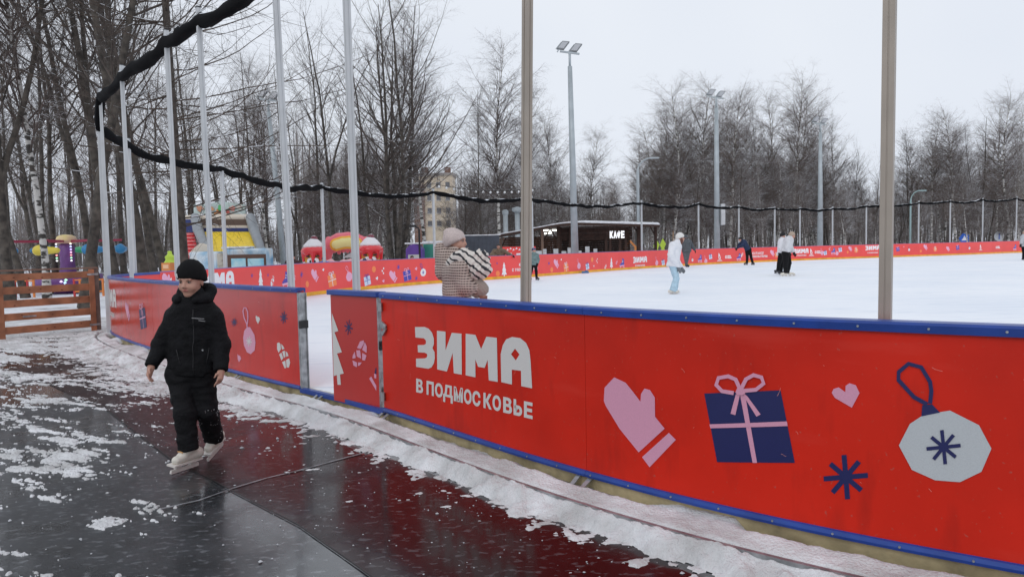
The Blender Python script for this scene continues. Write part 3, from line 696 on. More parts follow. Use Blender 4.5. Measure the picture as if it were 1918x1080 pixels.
def bolts(root, s0, s1, z, o, step, n=99):
    k = 0; s = s0
    while s < s1 and k < n:
        p = ring_pt(s, o, z); nn = ring_pt(s, o + 0.01, z) - p; mb = MB(); mb.tube([p - nn * 0.2, p + nn * 0.45], [0.006, 0.005], 8); mb.build('bolt', STEEL, root, loc=None); s += step; k += 1
def bracket(root, s):
    mb = MB(); a = ring_pt(s, 0.03, ZB - 0.004); b = ring_pt(s, 0.16, 0.08); c = ring_pt(s, 0.03, 0.08)
    mb.bar(a, b, 0.03, 0.008); mb.bar(b, c, 0.03, 0.008, up=(0, 0, 1)); mb.bar(ring_pt(s + 0.09, 0.03, ZB - 0.004), ring_pt(s + 0.09, 0.13, 0.08), 0.03, 0.008)
    mb.build('foot_bracket', STEEL, root)
SC = M('scratch', (0.75, 0.32, 0.27), 0.6)
INK['scr'] = SC
def scratches(art, s0, s1, n, seed):
    r = random.Random(seed)
    for _ in range(n):
        s = r.uniform(s0 + 0.1, s1 - 0.1); z = r.uniform(0.3, 1.0); a = r.uniform(0, 6.3); L = r.uniform(0.004, 0.05); pts = [(s, z)]
        for _k in range(3): a += r.uniform(-0.5, 0.5); pts.append((pts[-1][0] + math.cos(a) * L / 3, pts[-1][1] + math.sin(a) * L / 3))
        for q in stroke(pts, 0.0013): art.poly([tuple(p) for p in q], 'scr', 6)

sA, sB = s_near(723), s_near(1104)
# 1) wall right of the gate
R1 = thing('rink_wall', 'near red rink wall right of the open gate, with big white letters, mitten, blue gift and bauble', 'rink wall', (*ring_pt(s_near(1100), 0)[:2], 0))
EXT = 1.6
for (a, b) in ((sB + 0.0012, sA), (EXT, sB - 0.0012)):
    p_, q_ = wall_parts(R1, a, b)
    if a > 5: p_['label'] = 'red panel with the white ЗИМА lettering'; pa = p_
    else: p_['label'] = 'red panel with mitten, gift, heart, snowflake and bauble'; pb = p_
plinth(R1, EXT, sA)
art = Art('out')
for i, k, l in N_ZIMA + N_PODM: art.poly(l, i, k)
scratches(art, sB, sA, 8, 3); art.build('lettering', pa)
art = Art('out')
for i, k, l in N_MIT + N_GIFT + N_HEART + N_BAUB + N_FLAKE + N_FLAKE2: art.poly(l, i, k)
scratches(art, 4.0, sB, 16, 4); art.build('printed_motifs', pb)
bolts(R1, 4.2, sA, ZT - 0.028, 0.0535, 0.27); bolts(R1, 4.3, sA, ZB + 0.016, 0.0515, 0.27)
bracket(R1, sB - 0.03); bracket(R1, sA - 0.08)
# sockets of hinges
HW = M('black lock metal', (0.03, 0.03, 0.032), 0.4, 0.5)
for z in (1.03, 0.28):
    p = ring_pt(sA - 0.02, 0.055, z); mb = MB(); mb.tube([p - [0, 0, 0.035], p + [0, 0, 0.035]], 0.018, 10); mb.build('hinge', STEEL, R1)
p = ring_pt(sA - 0.09, 0.05, 0.86); mb = MB(); mb.bar(ring_pt(sA - 0.02, 0.05, 0.89), p, 0.012, 0.05); mb.bar(p, ring_pt(sA - 0.03, 0.05, 0.80), 0.012, 0.03); mb.build('stay_bracket', STEEL, R1)
# 2) left wall
sC = s_near(566)
R2 = thing('rink_wall', 'red rink wall left of the gate curving away behind the boy, with pink bauble and small stars', 'rink wall', (*ring_pt(s_near(430), 0)[:2], 0))
sEnd = 20.6
p_, q_ = wall_parts(R2, sC, 15.2); pc = p_
p_, q2 = wall_parts(R2, 15.206, sEnd); pd = p_
for o_ in (pc, pd): o_.data.materials[0] = C_RED_L
plinth(R2, sC - 0.0, sEnd)
art = Art('out')
for i, k, l in N_LEFT: art.poly(l, i, k)
for (px, py, mo, sz) in ((395, 560, 'flake', .16), (455, 545 + 100, 'heart', .0)):
    if sz: s_, z_ = hit_near(px, py); place(art, mo, s_, z_, sz, -1)
scratches(art, sC, 14, 8, 8); art.build('printed_motifs', pc)
art = Art('out'); s_, z_ = hit_near(206, 572)
place(art, 'zima', 18.15, 0.78, 0.33, -1); 
U['podm_o'] = [('white', k, l) for i, k, l in U['podm']]; place(art, 'podm_o', 18.15, 0.5, 0.075, -1)
place(art, 'mitten', 16.6, .62, .3, -1); place(art, 'gift', 15.7, .6, .4, -1)
art.build('lettering', pd)
bolts(R2, sC + .1, 15, ZT - 0.028, 0.0535, 0.4)
bracket(R2, s_near(640) + .3); bracket(R2, s_near(455))
# steel end channel with latch plate
def chan(root, s, z0=ZB, z1=ZT - 0.05):
    mb = MB(); T_ = ring_pt(s - 0.02, 0, 0) - ring_pt(s + 0.02, 0, 0); T_ /= np.linalg.norm(T_); N_ = ring_pt(s, 1, 0) - ring_pt(s, 0, 0); N_ /= np.linalg.norm(N_)
    c = ring_pt(s, 0, (z0 + z1) / 2)
    mb.box(c + T_ * 0.012, (0.024, 0.084, z1 - z0), [T_, N_, (0, 0, 1)])
    mb.box(c + T_ * 0.03 + N_ * 0.038, (0.014, 0.008, z1 - z0), [T_, N_, (0, 0, 1)]); mb.box(c + T_ * 0.03 - N_ * 0.038, (0.014, 0.008, z1 - z0), [T_, N_, (0, 0, 1)])
    return mb.build('end_channel', STEEL, root), T_, N_
o_, T_, N_ = chan(R2, sC)
z = 0.79; c = ring_pt(sC, 0.0, z) + T_ * 0.032
mb = MB(); mb.box(c, (0.03, 0.088, 0.075), [T_, N_, (0, 0, 1)]); mb.build('latch_plate', HW, o_)
# sill in the gateway
R1s = thing('gate_sill', 'blue edged sill at the foot of the open gateway', 'sill', (*ring_pt((sA + sC) / 2, 0)[:2], 0))
mb = MB(); sweep(mb, rect(0.001, 0.05, ZB - 0.03, ZB + 0.014), sA + .003, sC - .003); mb.build('sill_edge', BLUE, R1s)
mb = MB(); sweep(mb, rect(-0.07, 0.0, 0.07, ICE + 0.004), sA, sC); mb.build('threshold', M('worn threshold', (.62, .6, .55), .7, noise=(9, .3)), R1s)
mb = MB(); sweep(mb, rect(-0.02, 0.03, 0.07, ZB - 0.032), sA + .003, sC - .003); mb.build('foundation_strip', FOAM, R1s)
# 3) the gate leaf, swung a little outwards
A_ = at(622, 648, 6.62); B_ = at(708, 662, 6.12); A_ = A_[:2]; B_ = B_[:2]
gd = B_ - A_; gL = np.linalg.norm(gd); gd = np.r_[gd / gL, 0]; gn = np.array([gd[1], -gd[0], 0.0])
if np.dot(gn[:2], -A_) < 0: gn = -gn                          # towards the camera
R3 = thing('rink_gate', 'small red gate leaf standing ajar with half a white fir printed on it', 'gate', (*A_, 0))
g0 = np.r_[A_, 0]; GZ0, GZ1 = 0.13, 1.10
def gp(u, z, d=0.0): return g0 + gd * u + gn * d + np.array([0, 0, z])
mb = MB(); mb.box(gp(gL / 2, (GZ0 + GZ1) / 2, -0.010), (gL, 0.018, GZ1 - GZ0), [gd, gn, (0, 0, 1)]); leaf = mb.build('panel', M('gate red print', (0.50, 0.024, 0.018), 0.35, noise=(1.3, 0.08)), R3)
mb = MB(); mb.box(gp(gL / 2, (GZ0 + GZ1) / 2, -0.055), (gL - 0.03, 0.012, GZ1 - GZ0), [gd, gn, (0, 0, 1)]); mb.build('back_panel', C_RED_IN, R3)
mb = MB(); mb.box(gp(gL - 0.005, (GZ0 + GZ1) / 2, -0.0375), (0.022, 0.065, GZ1 - GZ0 - 0.004), [gd, gn, (0, 0, 1)]); mb.box(gp(gL + 0.008, (GZ0 + GZ1) / 2, -0.006), (0.012, 0.012, GZ1 - GZ0), [gd, gn, (0, 0, 1)])
mb.box(gp(gL + 0.008, (GZ0 + GZ1) / 2, -0.069), (0.012, 0.012, GZ1 - GZ0), [gd, gn, (0, 0, 1)]); fr = mb.build('end_channel', STEEL, R3)
mb = MB(); mb.box(gp(0.012, (GZ0 + GZ1) / 2, -0.035), (0.02, 0.03, GZ1 - GZ0 - .004), [gd, gn, (0, 0, 1)]); mb.build('side_channel', STEEL, R3)
mb = MB(); mb.box(gp(gL / 2, GZ1 + 0.026, -0.03), (gL + 0.06, 0.105, 0.045), [gd, gn, (0, 0, 1)]); mb.build('top_rail', BLUE, R3, bevel=0.006)
mb = MB(); mb.box(gp(gL + 0.015, 0.69, -0.03), (0.03, 0.05, 0.075), [gd, gn, (0, 0, 1)]); mb.box(gp(gL + 0.035, 0.7, -0.02), (0.03, 0.02, 0.02), [gd, gn, (0, 0, 1)]); mb.build('latch', HW, fr)
for z in (1.03, 0.3):
    mb = MB(); q = gp(gL + 0.025, z, -0.045); mb.tube([q - [0, 0, .03], q + [0, 0, .03]], 0.013, 10); mb.build('hinge', STEEL, fr)
class GArt(Art):
    def poly(s, loops, ink, layer=0):
        n0 = len(s.v); vv = [Vector((a, b, 0)) for a, b in loops]
        for a, b in loops: s.v.append(tuple(gp(a, b, 0.0015 * (layer + 1))))
        if INK[ink] not in s.mats: s.mats.append(INK[ink])
        for t in geometry.tessellate_polygon([vv]): s.f.append([i + n0 for i in t]); s.mi.append(s.mats.index(INK[ink]))
ga = GArt('out')
def gm(cx, cy):                                              # crop 3 coordinates -> door coordinates
    px, py = 400 + cx / 4.155, 540 + cy / 4.155
    d = ray(px, py); t = np.dot(g0 - CAM, gn) / np.dot(d, gn); P = CAM + d * t; return float(np.dot(P - g0, gd)), float(P[2])
for ink, lay, L in (('white', 0, [(922, 190), (972, 330), (942, 340), (1000, 495), (962, 505), (1015, 660), (985, 668), (992, 748), (966, 748), (960, 672), (936, 682), (932, 516), (925, 350)]),
                    ('navy', 0, star((1052, 302), 60, 8, 11, 0.2, 0.55)),
                    ('pink', 0, [(1140, 412), (1170, 402), (1172, 425), (1148, 470), (1118, 462)]), ('pink', 0, [(1178, 415), (1194, 450), (1192, 500), (1158, 476)]),
                    ('pink', 0, [(1112, 480), (1142, 480), (1150, 545), (1116, 528)]), ('pink', 0, [(1158, 500), (1192, 520), (1180, 560), (1158, 556)]),
                    ('pink', 0, [(1100, 490), (1108, 540), (1082, 545), (1084, 520)]), ('pink', 0, [(1082, 558), (1118, 575), (1116, 612), (1090, 598)]), ('pink', 0, [(1126, 574), (1155, 575), (1138, 598), (1124, 602)]),
                    ('pink', 0, [(1212, 700), (1228, 684), (1268, 755), (1268, 795)]), ('pink', 0, [(1250, 660), (1268, 668), (1268, 700), (1252, 695)]), ('navy', 0, [(1262, 618), (1268, 615), (1268, 664), (1254, 660)])):
    pts = [gm(a, b) for a, b in L]; pts = [(min(max(a, 0.001), gL - 0.001), b) for a, b in pts]; ga.poly(pts, ink, lay)
ga.build('printed_motifs', leaf)

# 4) far wall: panels between the seams
R4 = thing('rink_wall', 'long red rink wall on the far side of the ice, yellow strip along its foot', 'rink wall', (*ring_pt(s_far(1003), 0)[:2], 0))
BLK = M('lilac top rail', (0.22, 0.2, 0.42), 0.5)
far_list = [(563, 514, 'flake', .2, 'bluef'), (573, 532, 'dot', .2, None), (588, 516, 'mitten', .42, 'in'), (604, 505, 'heart', .1, 'whiteh'), (620, 523, 'gift', .52, 'orange'), (652, 512, 'bauble', .52, 'pinkb'), (686, 524, 'gift', .42, 'sky'),
            (699, 504, 'dot', .22, None), (716, 507, 'cluster', .25, None), (704, 521, 'heart', .13, 'whiteh'), (716, 526, 'heart', .12, 'in'), (735, 518, 'mitten', .46, 'in'), (745, 500, 'flake', .2, 'bluef'), (761, 514, 'gift', .52, 'in'),
            (778, 503, 'heart', .13, 'in'), (791, 505, 'bauble', .5, 'in'), (778, 521, 'flake', .18, 'bluef'), (838, 503, 'zima', .36, 'in'), (838, 520, 'podm', .09, None), (905, 505, 'skate', .5, 'in'), (930, 493, 'flake', .1, 'bluef'), (931, 512, 'dot', .24, None), (943, 504, 'tree', .62, 'in'), (884, 510, 'cookie', .36, 'in'),
            (983, 495, 'kat', .13, None), (983, 504, 'ud', .13, None), (1027, 493, 'flake', .16, 'bluef'), (1032, 505, 'dot', .24, None), (1041, 494, 'mitten', .46, 'in'), (1050, 486, 'heart', .1, 'whiteh'), (1059, 500, 'gift', .5, 'orange'),
            (1083, 494, 'bauble', .5, 'pinkb'), (1099, 498, 'gift', .4, 'sky'), (1108, 486, 'dot', .24, None), (1117, 488, 'cluster', .26, None), (1111, 498, 'heart', .1, 'whiteh'), (1133, 499, 'cookie', .26, 'whitec'), (1144, 492, 'tree', .6, 'in'), (1154, 491, 'cookie', .24, 'in'), (1164, 493, 'skate', .55, 'in'),
            (1198, 486, 'zima', .36, 'in'), (1198, 497, 'podm', .09, None), (1229, 489, 'bauble', .5, 'pinkb'), (1241, 491, 'gift', .4, 'sky'), (1252, 480, 'dot', .22, None), (1296, 485, 'bauble', .3, 'in'), (1310, 484, 'skate', .5, 'in'), (1321, 486, 'bauble', .5, 'pinkb'), (1330, 480, 'gift', .38, 'sky'), (1347, 481, 'flame', .55, None), (1363, 481, 'logo', .24, None),
            (1383, 481, 'skate', .5, 'in'), (1389, 477, 'cookie', .3, 'whitec'), (1419, 474, 'kat', .17, None), (1419, 480, 'ud', .14, None), (1446, 474, 'mitten', .46, 'in'), (1454, 477, 'gift', .4, 'orange'), (1500, 470, 'zima', .36, 'in'), (1500, 478, 'podm', .09, None), (1519, 472, 'flame', .55, None), (1531, 472, 'logo', .24, None),
            (1539, 471, 'bauble', .5, 'pinkb'), (1545, 473, 'gift', .38, 'sky'), (1553, 466, 'cluster', .24, None), (1560, 470, 'skate', .5, 'in'), (1567, 472, 'bauble', .46, 'pinkb'), (1573, 467, 'gift', .4, 'sky'), (1587, 472, 'dot', .2, None), (1592, 466, 'mitten', .4, 'in'), (1603, 468, 'gift', .42, 'orange'), (1634, 464, 'zima', .36, 'in'), (1634, 473, 'podm', .09, None),
            (1681, 466, 'gift', .4, 'in'), (1692, 462, 'heart', .1, 'in'), (1702, 466, 'bauble', .32, 'in'), (1724, 470, 'dot', .22, None), (1733, 463, 'mitten', .46, 'in'), (1751, 466, 'gift', .42, 'orange'), (1775, 466, 'mitten', .42, 'in'), (1793, 463, 'gift', .44, 'in'), (1815, 463, 'bauble', .34, 'in'), (1836, 463, 'flame', .5, None), (1868, 463, 'logo', .24, None), (1900, 463, 'skate', .5, 'in'),
            (312, 527, 'mitten', .36, 'in'), (318, 514, 'heart', .07, 'whiteh'), (400, 526, 'zima', .42, 'in'), (470, 516, 'flake', .12, 'bluef'), (486, 524, 'tree', .6, 'in'), (500, 515, 'flake', .1, 'bluef'), (508, 526, 'cookie', .3, 'whitec'), (532, 524, 'skate', .5, 'in'), (548, 523, 'cookie', .3, 'in')]
seams = [sEnd + 0.006, s_far(560), s_far(741), s_far(880), s_far(1003), s_far(1125), s_far(1215), s_far(1400), s_far(1475), s_far(1612), s_far(1720), s_far(1860), s_far(1960), s_far(1960) + 12]
farart = [Art('in') for _ in range(len(seams) - 1)]
for px, py, mo, sz, rc in far_list:
    s0 = s_far(px); a = _proj(ring_pt(s0, -0.035, ZT))[1]; b = _proj(ring_pt(s0, -0.035, ZB))[1]
    # height from the position between the wall's own top and foot
    z0 = ZT - (py - a) / (b - a) * (ZT - ZB); z0 = min(max(z0, 0.33), 0.98)
    k = max(i for i in range(len(seams) - 1) if seams[i] <= s0 or i == 0)
    sgn = 1
    if mo in ('podm', 'kat', 'ud') :
        pass
    place(farart[k], mo, s0, z0, sz, sgn, RE.get(rc) if rc else None)
for i in range(len(seams) - 1):
    a, b = seams[i], seams[i + 1] - 0.006
    mb = MB(); sweep(mb, rect(-0.035, 0.03, ZB, ZT - 0.012), a, b); pn = mb.build('inner_panel', C_RED_IN, R4)
    farart[i].build('printed_motifs', pn)
mb = MB(); sweep(mb, rect(-0.042, 0.04, ZT - 0.012, ZT + 0.006), seams[0], seams[-1]); mb.build('top_rail', BLK, R4)
mb = MB(); sweep(mb, [(-0.036, ICE), (-0.052, ICE), (-0.05, ICE + 0.105), (-0.036, ICE + 0.115)], seams[0], seams[-1]); mb.build('inner_kick_strip', YEL, R4)

# ------------------------------------------------------------------ net poles and the rolled net
ALU = M('anodised aluminium', (0.37, 0.32, 0.27), 0.38, 0.3, noise=(3, 0.12), bump=(120, 0.04))
ALUL = M('pale aluminium', (0.56, 0.57, 0.58), 0.45, 0.3, noise=(3, 0.1))
def pole(s, zb, ztop, dxy, label, group, side, wd=0.052, mat=ALU, arm=False, foot=(0, 0)):
    """square section post; dxy = how far the top leans from the foot"""
    o = -0.09 if side == 'near' else 0.09
    p = ring_pt(s, o, zb); p = p + np.array([foot[0], foot[1], 0]); t = p + np.array([dxy[0], dxy[1], ztop - zb])
    T_ = ring_pt(s + 0.05, o, 0) - ring_pt(s - 0.05, o, 0); T_ /= np.linalg.norm(T_); N_ = np.array([-T_[1], T_[0], 0])
    r = thing('net_pole', label, 'pole', p, group)
    d = t - p; L = np.linalg.norm(d); d /= L; a = T_ - d * np.dot(T_, d); a /= np.linalg.norm(a); b = np.cross(d, a)
    mb = MB(); h = wd / 2
    # extruded section with a slot down each face
    sec = []
    for k in range(4):
        c, s_ = [(1, 0), (0, 1), (-1, 0), (0, -1)][k]
        for (u, v) in ((h, -h), (h, -h * 0.14), (h * 0.86, -h * 0.14), (h * 0.86, h * 0.14), (h, h * 0.14)):
            sec.append((u * c - v * s_, u * s_ + v * c))
    mb.prism([p + a * u + b * v for u, v in sec], d * L); mb.build('shaft', mat, r)
    mb = MB(); mb.box(t + d * 0.008, (wd * 1.1, wd * 1.1, 0.016), [a, b, d]); mb.build('cap', HW, r)
    if arm:
        mb = MB(); q = t - d * 0.06; mb.bar(q - a * 0.22, q + a * 0.22, 0.012); mb.build('cross_arm', ALUL, r)
    return t - d * 0.14
tops = []
def near_pole(bpx, bpy, tpx, tpy, label):
    D = near_D(bpx) + 0.10; p = at(bpx, bpy, D); s = s_near(bpx); tp = at(tpx, tpy, D)
    dr = ray(tpx, tpy); tp = CAM + dr * (p[1] / dr[1]); sl = (tp - p)[:2] / (tp[2] - p[2]); sl[1] = 0; foot = p[:2] - sl * (p[2] - 0.35) - ring_pt(s, -0.09, 0)[:2]
    return pole(s, 0.35, 4.43, sl * (4.43 - 0.35), label, 'net poles on the near rink wall', 'near', arm=True, foot=foot, mat=ALU if bpx > 900 else ALUL)
NP = [(1658, 590, 1667, 0, 'widest aluminium net pole, on the near wall above the blue gift'),
      (985, 556, 988, 0, 'aluminium net pole on the near wall above the ЗИМА lettering'),
      (668, 543, 649, 0, 'aluminium net pole rising behind the small red gate'),
      (546, 536, 517, 0, 'aluminium net pole at the left jamb of the open gateway'),
      (397, 531, 372, 25, 'aluminium net pole just right of the boy in the black hat'),
      (334, 528, 312, 75, 'aluminium net pole whose foot is hidden by the boy in the black hat'),
      (247, 523, 228, 135, 'aluminium net pole left of the boy, third from the curved end of the wall'),
      (205, 520, 188, 185, 'leftmost aluminium net pole at the curved end of the rink wall')]
tops.append(np.array([4.6, 1.3, 4.3]))
for a in NP: tops.append(near_pole(*a))
FP = [(212, 518, 197, 232, 'slim net pole just behind the leftmost pole at the curved end'), (262, 509, 248, 262, 'slim net pole standing at the bend left of the boy'), (341, 500, 328, 288, 'net pole on the far wall in front of the red ladder of the slide'), (430, 490, 420, 307, 'net pole in front of the yellow inflatable slide'),
      (613, 482, 608, 343, 'net pole between the left cupcake and the arch sign'), (818, 470, 818, 354, 'net pole behind the knitted hat of the child in the checked coat'), (1001, 466, 1001, 367, 'net pole on the far wall just beside the near lettering pole'),
      (1205, 460, 1205, 375, 'net pole next to the curved street lamp at the café'), (1311, 460, 1311, 379, 'net pole right of the skater in the grey suit'), (1386, 455, 1386, 384, 'net pole behind the skater leaning on the wall in navy'), (1453, 452, 1453, 387, 'net pole left of the pair of skaters'),
      (1500, 450, 1500, 388, 'net pole right of the pair of skaters'), (1561, 450, 1561, 387, 'net pole just right of the third floodlight mast'), (1624, 446, 1624, 382, 'net pole left of the nearest thick pole, before the flats'), (1722, 440, 1723, 376, 'net pole right of the teal leaning pole'), (1781, 440, 1782, 374, 'net pole left of the blue road sign'),
      (1842, 438, 1843, 371, 'net pole between the blue road sign and the round white sign'), (1905, 436, 1905, 368, 'net pole at the right edge above the last skater')]
for bx, by, tx, ty, lab in FP:
    s = s_far(bx); p = ring_pt(s, 0.09, 0.6); D = float((p - CAM) @ _F); t = at(tx, ty, D)
    lean = (t - p)[:2]; lean[1] = 0
    if bx > 600: lean = lean * 0
    tops.append(pole(s, 0.0, float(t[2]), lean, lab, 'net poles on the far rink wall', 'far', mat=ALUL, wd=0.07 if bx < 700 else 0.075))
p = ring_pt(s_far(1960), .09, 4.2); tops.append(p)
NET = M('black netting', (0.008, 0.008, 0.010), 0.9, bump=(30, 1.0))
NETS = M('black netting under snow', (0.004, 0.004, 0.005), 0.95, spec=0.15, snow=0.13)
def netmesh():
    P = []
    for i in range(len(tops) - 1):
        a, b = tops[i], tops[i + 1]; L = np.linalg.norm(b - a); n = max(4, int(L / 0.12))
        sag = min(0.28, 0.035 * L)
        for k in range(n):
            t = k / n; q = a + (b - a) * t; q = q + np.array([0, 0, -4 * sag * t * (1 - t)]); P.append(q)
    P.append(tops[-1]); P = np.array(P); n = len(P); S = np.r_[0, np.cumsum(np.linalg.norm(np.diff(P, axis=0), axis=1))]
    P[:, 2] += 0.07 * (fbm(S * 1.1, S * 0, o=3, seed=2) - 0.5) * 2
    P[:, 0] += 0.03 * (fbm(S * 1.7, S * 0, o=3, seed=7) - 0.5) * 2
    K = 14; d = np.gradient(P, axis=0); d /= np.linalg.norm(d, axis=1)[:, None]; up = np.array([0, 0, 1.0]); r = np.cross(d, up); r /= np.linalg.norm(r, axis=1)[:, None]; u = np.cross(r, d)
    th = np.arange(K) * 2 * math.pi / K; s2, t2 = np.meshgrid(S, th, indexing='ij')
    R_ = (0.045 + 0.039 * fbm(s2 * 2.2, np.cos(t2) * 1.2 + 5, np.sin(t2) * 1.2, o=3, seed=13) + 0.008 * np.sin(s2 * 7.3 + t2 * 2 + 2 * np.sin(s2)))
    R_ = R_ * (1 + 0.35 * (fbm(s2 * 0.8, s2 * 0, o=2, seed=19) - 0.5))
    V = P[:, None, :] + R_[..., None] * (np.cos(t2)[..., None] * r[:, None, :] + 1.25 * np.sin(t2)[..., None] * u[:, None, :])
    i, j = np.meshgrid(np.arange(n - 1), np.arange(K), indexing='ij'); F = np.c_[(i * K + j).ravel(), (i * K + (j + 1) % K).ravel(), ((i + 1) * K + (j + 1) % K).ravel(), ((i + 1) * K + j).ravel()]
    return V.reshape(-1, 3), F
V, F = netmesh(); o = mk('rolled_net', V, F, NETS, smooth=True, loc=tops[5])
tag(o, 'black safety net rolled up and slung from pole top to pole top round the rink', 'net')
# ------------------------------------------------------------------ soft bodies from distance fields
def surf(fn, lo, hi, res):
    """surface nets: fn(P[N,3]) -> distance"""
    lo = np.array(lo, float); hi = np.array(hi, float); n = np.ceil((hi - lo) / res).astype(int) + 2
    ax = [lo[i] + np.arange(n[i]) * res for i in range(3)]
    G = np.stack(np.meshgrid(*ax, indexing='ij'), -1); f = fn(G.reshape(-1, 3)).reshape(n)
    acc = np.zeros(tuple(n - 1) + (3,)); cnt = np.zeros(tuple(n - 1))
    cs = [(i, j, k) for i in (0, 1) for j in (0, 1) for k in (0, 1)]
    def sub(c): return f[c[0]:n[0] - 1 + c[0], c[1]:n[1] - 1 + c[1], c[2]:n[2] - 1 + c[2]]
    for a in cs:
        for d in range(3):
            if a[d] == 0:
                b = list(a); b[d] = 1; fa, fb = sub(a), sub(b); m = (fa < 0) != (fb < 0)
                t = np.where(m, fa / np.where(m, fa - fb, 1), 0)
                for e in range(3):
                    acc[..., e] += np.where(m, (a[e] + (t if e == d else 0)), 0)
                cnt += m
    act = cnt > 0; idx = -np.ones(cnt.shape, int); idx[act] = np.arange(act.sum())
    I = np.argwhere(act); V = lo + (I + acc[act] / cnt[act][:, None]) * res
    F = []
    for d in range(3):
        e1, e2 = (d + 1) % 3, (d + 2) % 3
        s0 = [slice(0, n[i]) for i in range(3)]; s1 = list(s0); s0[d] = slice(0, n[d] - 1); s1[d] = slice(1, n[d])
        A, B = f[tuple(s0)], f[tuple(s1)]; m = (A < 0) != (B < 0); Q = np.argwhere(m); Q = Q[(Q[:, e1] > 0) & (Q[:, e2] > 0) & (Q[:, e1] < n[e1] - 1) & (Q[:, e2] < n[e2] - 1)]
        if not len(Q): continue
        pos = A[tuple(Q.T)] < 0
        def g(o1, o2): R_ = Q.copy(); R_[:, e1] -= o1; R_[:, e2] -= o2; return idx[tuple(R_.T)]
        q = np.c_[g(1, 1), g(0, 1), g(0, 0), g(1, 0)]; q[~pos] = q[~pos][:, ::-1]; F.append(q)
    return V, np.vstack(F) if F else np.zeros((0, 4), int)
def smin(a, b, k):
    h = np.clip(0.5 + 0.5 * (b - a) / k, 0, 1); return b + (a - b) * h - k * h * (1 - h)
def cone(P, a, b, ra, rb):
    a = np.asarray(a, float); b = np.asarray(b, float); d = b - a; L2 = d @ d + 1e-12; t = np.clip((P - a) @ d / L2, 0, 1)
    return np.linalg.norm(P - a - t[:, None] * d, axis=1) - (ra + (rb - ra) * t)
def ell(P, c, r, A=None):
    q = P - np.asarray(c, float)
    if A is not None: q = q @ np.array(A, float).T
    r = np.asarray(r, float); k0 = np.linalg.norm(q / r, axis=1); k1 = np.linalg.norm(q / r ** 2, axis=1) + 1e-9
    return k0 * (k0 - 1) / k1
def unit(v): v = np.array(v, float); return v / (np.linalg.norm(v) + 1e-12)
class Sdf:
    def __init__(s, k=0.03): s.k = k; s.p = []; s.pts = []; s.cut = []; s.disp = None
    def cone(s, a, b, ra, rb=None, k=None):
        rb = ra if rb is None else rb; s.p.append((lambda P: cone(P, a, b, ra, rb), k or s.k)); s.pts += [np.array(a) - ra, np.array(a) + ra, np.array(b) - rb, np.array(b) + rb]; return s
    def chain(s, pts, rs, k=None):
        for i in range(len(pts) - 1): s.cone(pts[i], pts[i + 1], rs[i], rs[i + 1], k)
        return s
    def ell(s, c, r, A=None, k=None):
        m = max(r); s.p.append((lambda P: ell(P, c, r, A), k or s.k)); s.pts += [np.array(c) - m, np.array(c) + m]; return s
    def minus(s, fn, k=0.01): s.cut.append((fn, k)); return s
    def fn(s, P):
        d = None
        for f, k in s.p:
            v = f(P); d = v if d is None else smin(d, v, k)
        for f, k in s.cut: d = -smin(-d, -f(P), k)
        if s.disp: d = d + s.disp(P)
        return d
    def build(s, name, mat, parent, res, smooth=True, pad=0.03, loc=None):
        A = np.array(s.pts); V, F = surf(s.fn, A.min(0) - pad, A.max(0) + pad, res)
        return mk(name, V, F, mat, parent, smooth=smooth, loc=loc)
def folds(amp, sc, seed=0, st=(1, 1, 1)):
    return lambda P: amp * 2 * (fbm(P[:, 0] * sc * st[0] + seed, P[:, 1] * sc * st[1], P[:, 2] * sc * st[2], o=3, seed=seed) - 0.5)
SKIN = M('skin', (0.50, 0.27, 0.20), 0.55, noise=(30, 0.12)); LIP = M('lips', (0.42, 0.14, 0.12), 0.5)
EYEW = M('eye white', (0.30, 0.25, 0.23), 0.4); IRIS = M('iris', (0.025, 0.018, 0.014), 0.3); BROW = M('brow hair', (0.10, 0.06, 0.04), 0.9)
LEATHW = M('white skate leather', (0.72, 0.68, 0.6), 0.45, noise=(20, 0.15)); LEATHB = M('black skate leather', (0.03, 0.03, 0.035), 0.45)
BLADE = M('skate steel', (0.6, 0.6, 0.62), 0.25, 0.85); LACE = M('tan laces', (0.55, 0.3, 0.12), 0.7); CUFFW = M('off white plastic', (0.68, 0.64, 0.6), 0.45)

def head_sdf(S, c, f, u, k=1.0):
    """head of height 0.23*k centred at c, facing f, top along u"""
    f = unit(f); u = unit(np.array(u) - f * np.dot(u, f)); r = np.cross(f, u); A = [r, f, u]
    def p(a, b, d): return c + k * (r * a + f * b + u * d)
    S.ell(p(0, -0.012, 0.03), (0.076 * k, 0.094 * k, 0.09 * k), A)
    S.ell(p(0, 0.022, -0.03), (0.060 * k, 0.068 * k, 0.078 * k), A)
    S.ell(p(0, 0.055, -0.088), (0.028 * k, 0.026 * k, 0.022 * k), A, k=0.025 * k)
    for s in (-1, 1):
        S.ell(p(s * 0.036, 0.062, -0.03), (0.026 * k, 0.024 * k, 0.028 * k), A, k=0.02 * k)
        S.ell(p(s * 0.078, -0.01, -0.005), (0.009 * k, 0.018 * k, 0.030 * k), A, k=0.008 * k)
        S.minus(lambda P, c_=p(s * 0.032, 0.104, 0.01): -(np.linalg.norm(P - c_, axis=1) - 0.019 * k), 0.012 * k) if False else None
    S.cone(p(0, 0.088, 0.012), p(0, 0.106, -0.022), 0.008 * k, 0.0125 * k, k=0.012 * k)
    for s in (-1, 1): S.ell(p(s * 0.013, 0.093, -0.026), (0.009 * k, 0.01 * k, 0.008 * k), A, k=0.008 * k)
    S.ell(p(0, 0.082, -0.052), (0.024 * k, 0.012 * k, 0.011 * k), A, k=0.01 * k)
    S.cone(p(-0.04, 0.082, 0.03), p(0.04, 0.082, 0.03), 0.01 * k, 0.01 * k, k=0.02 * k)
    return p, A
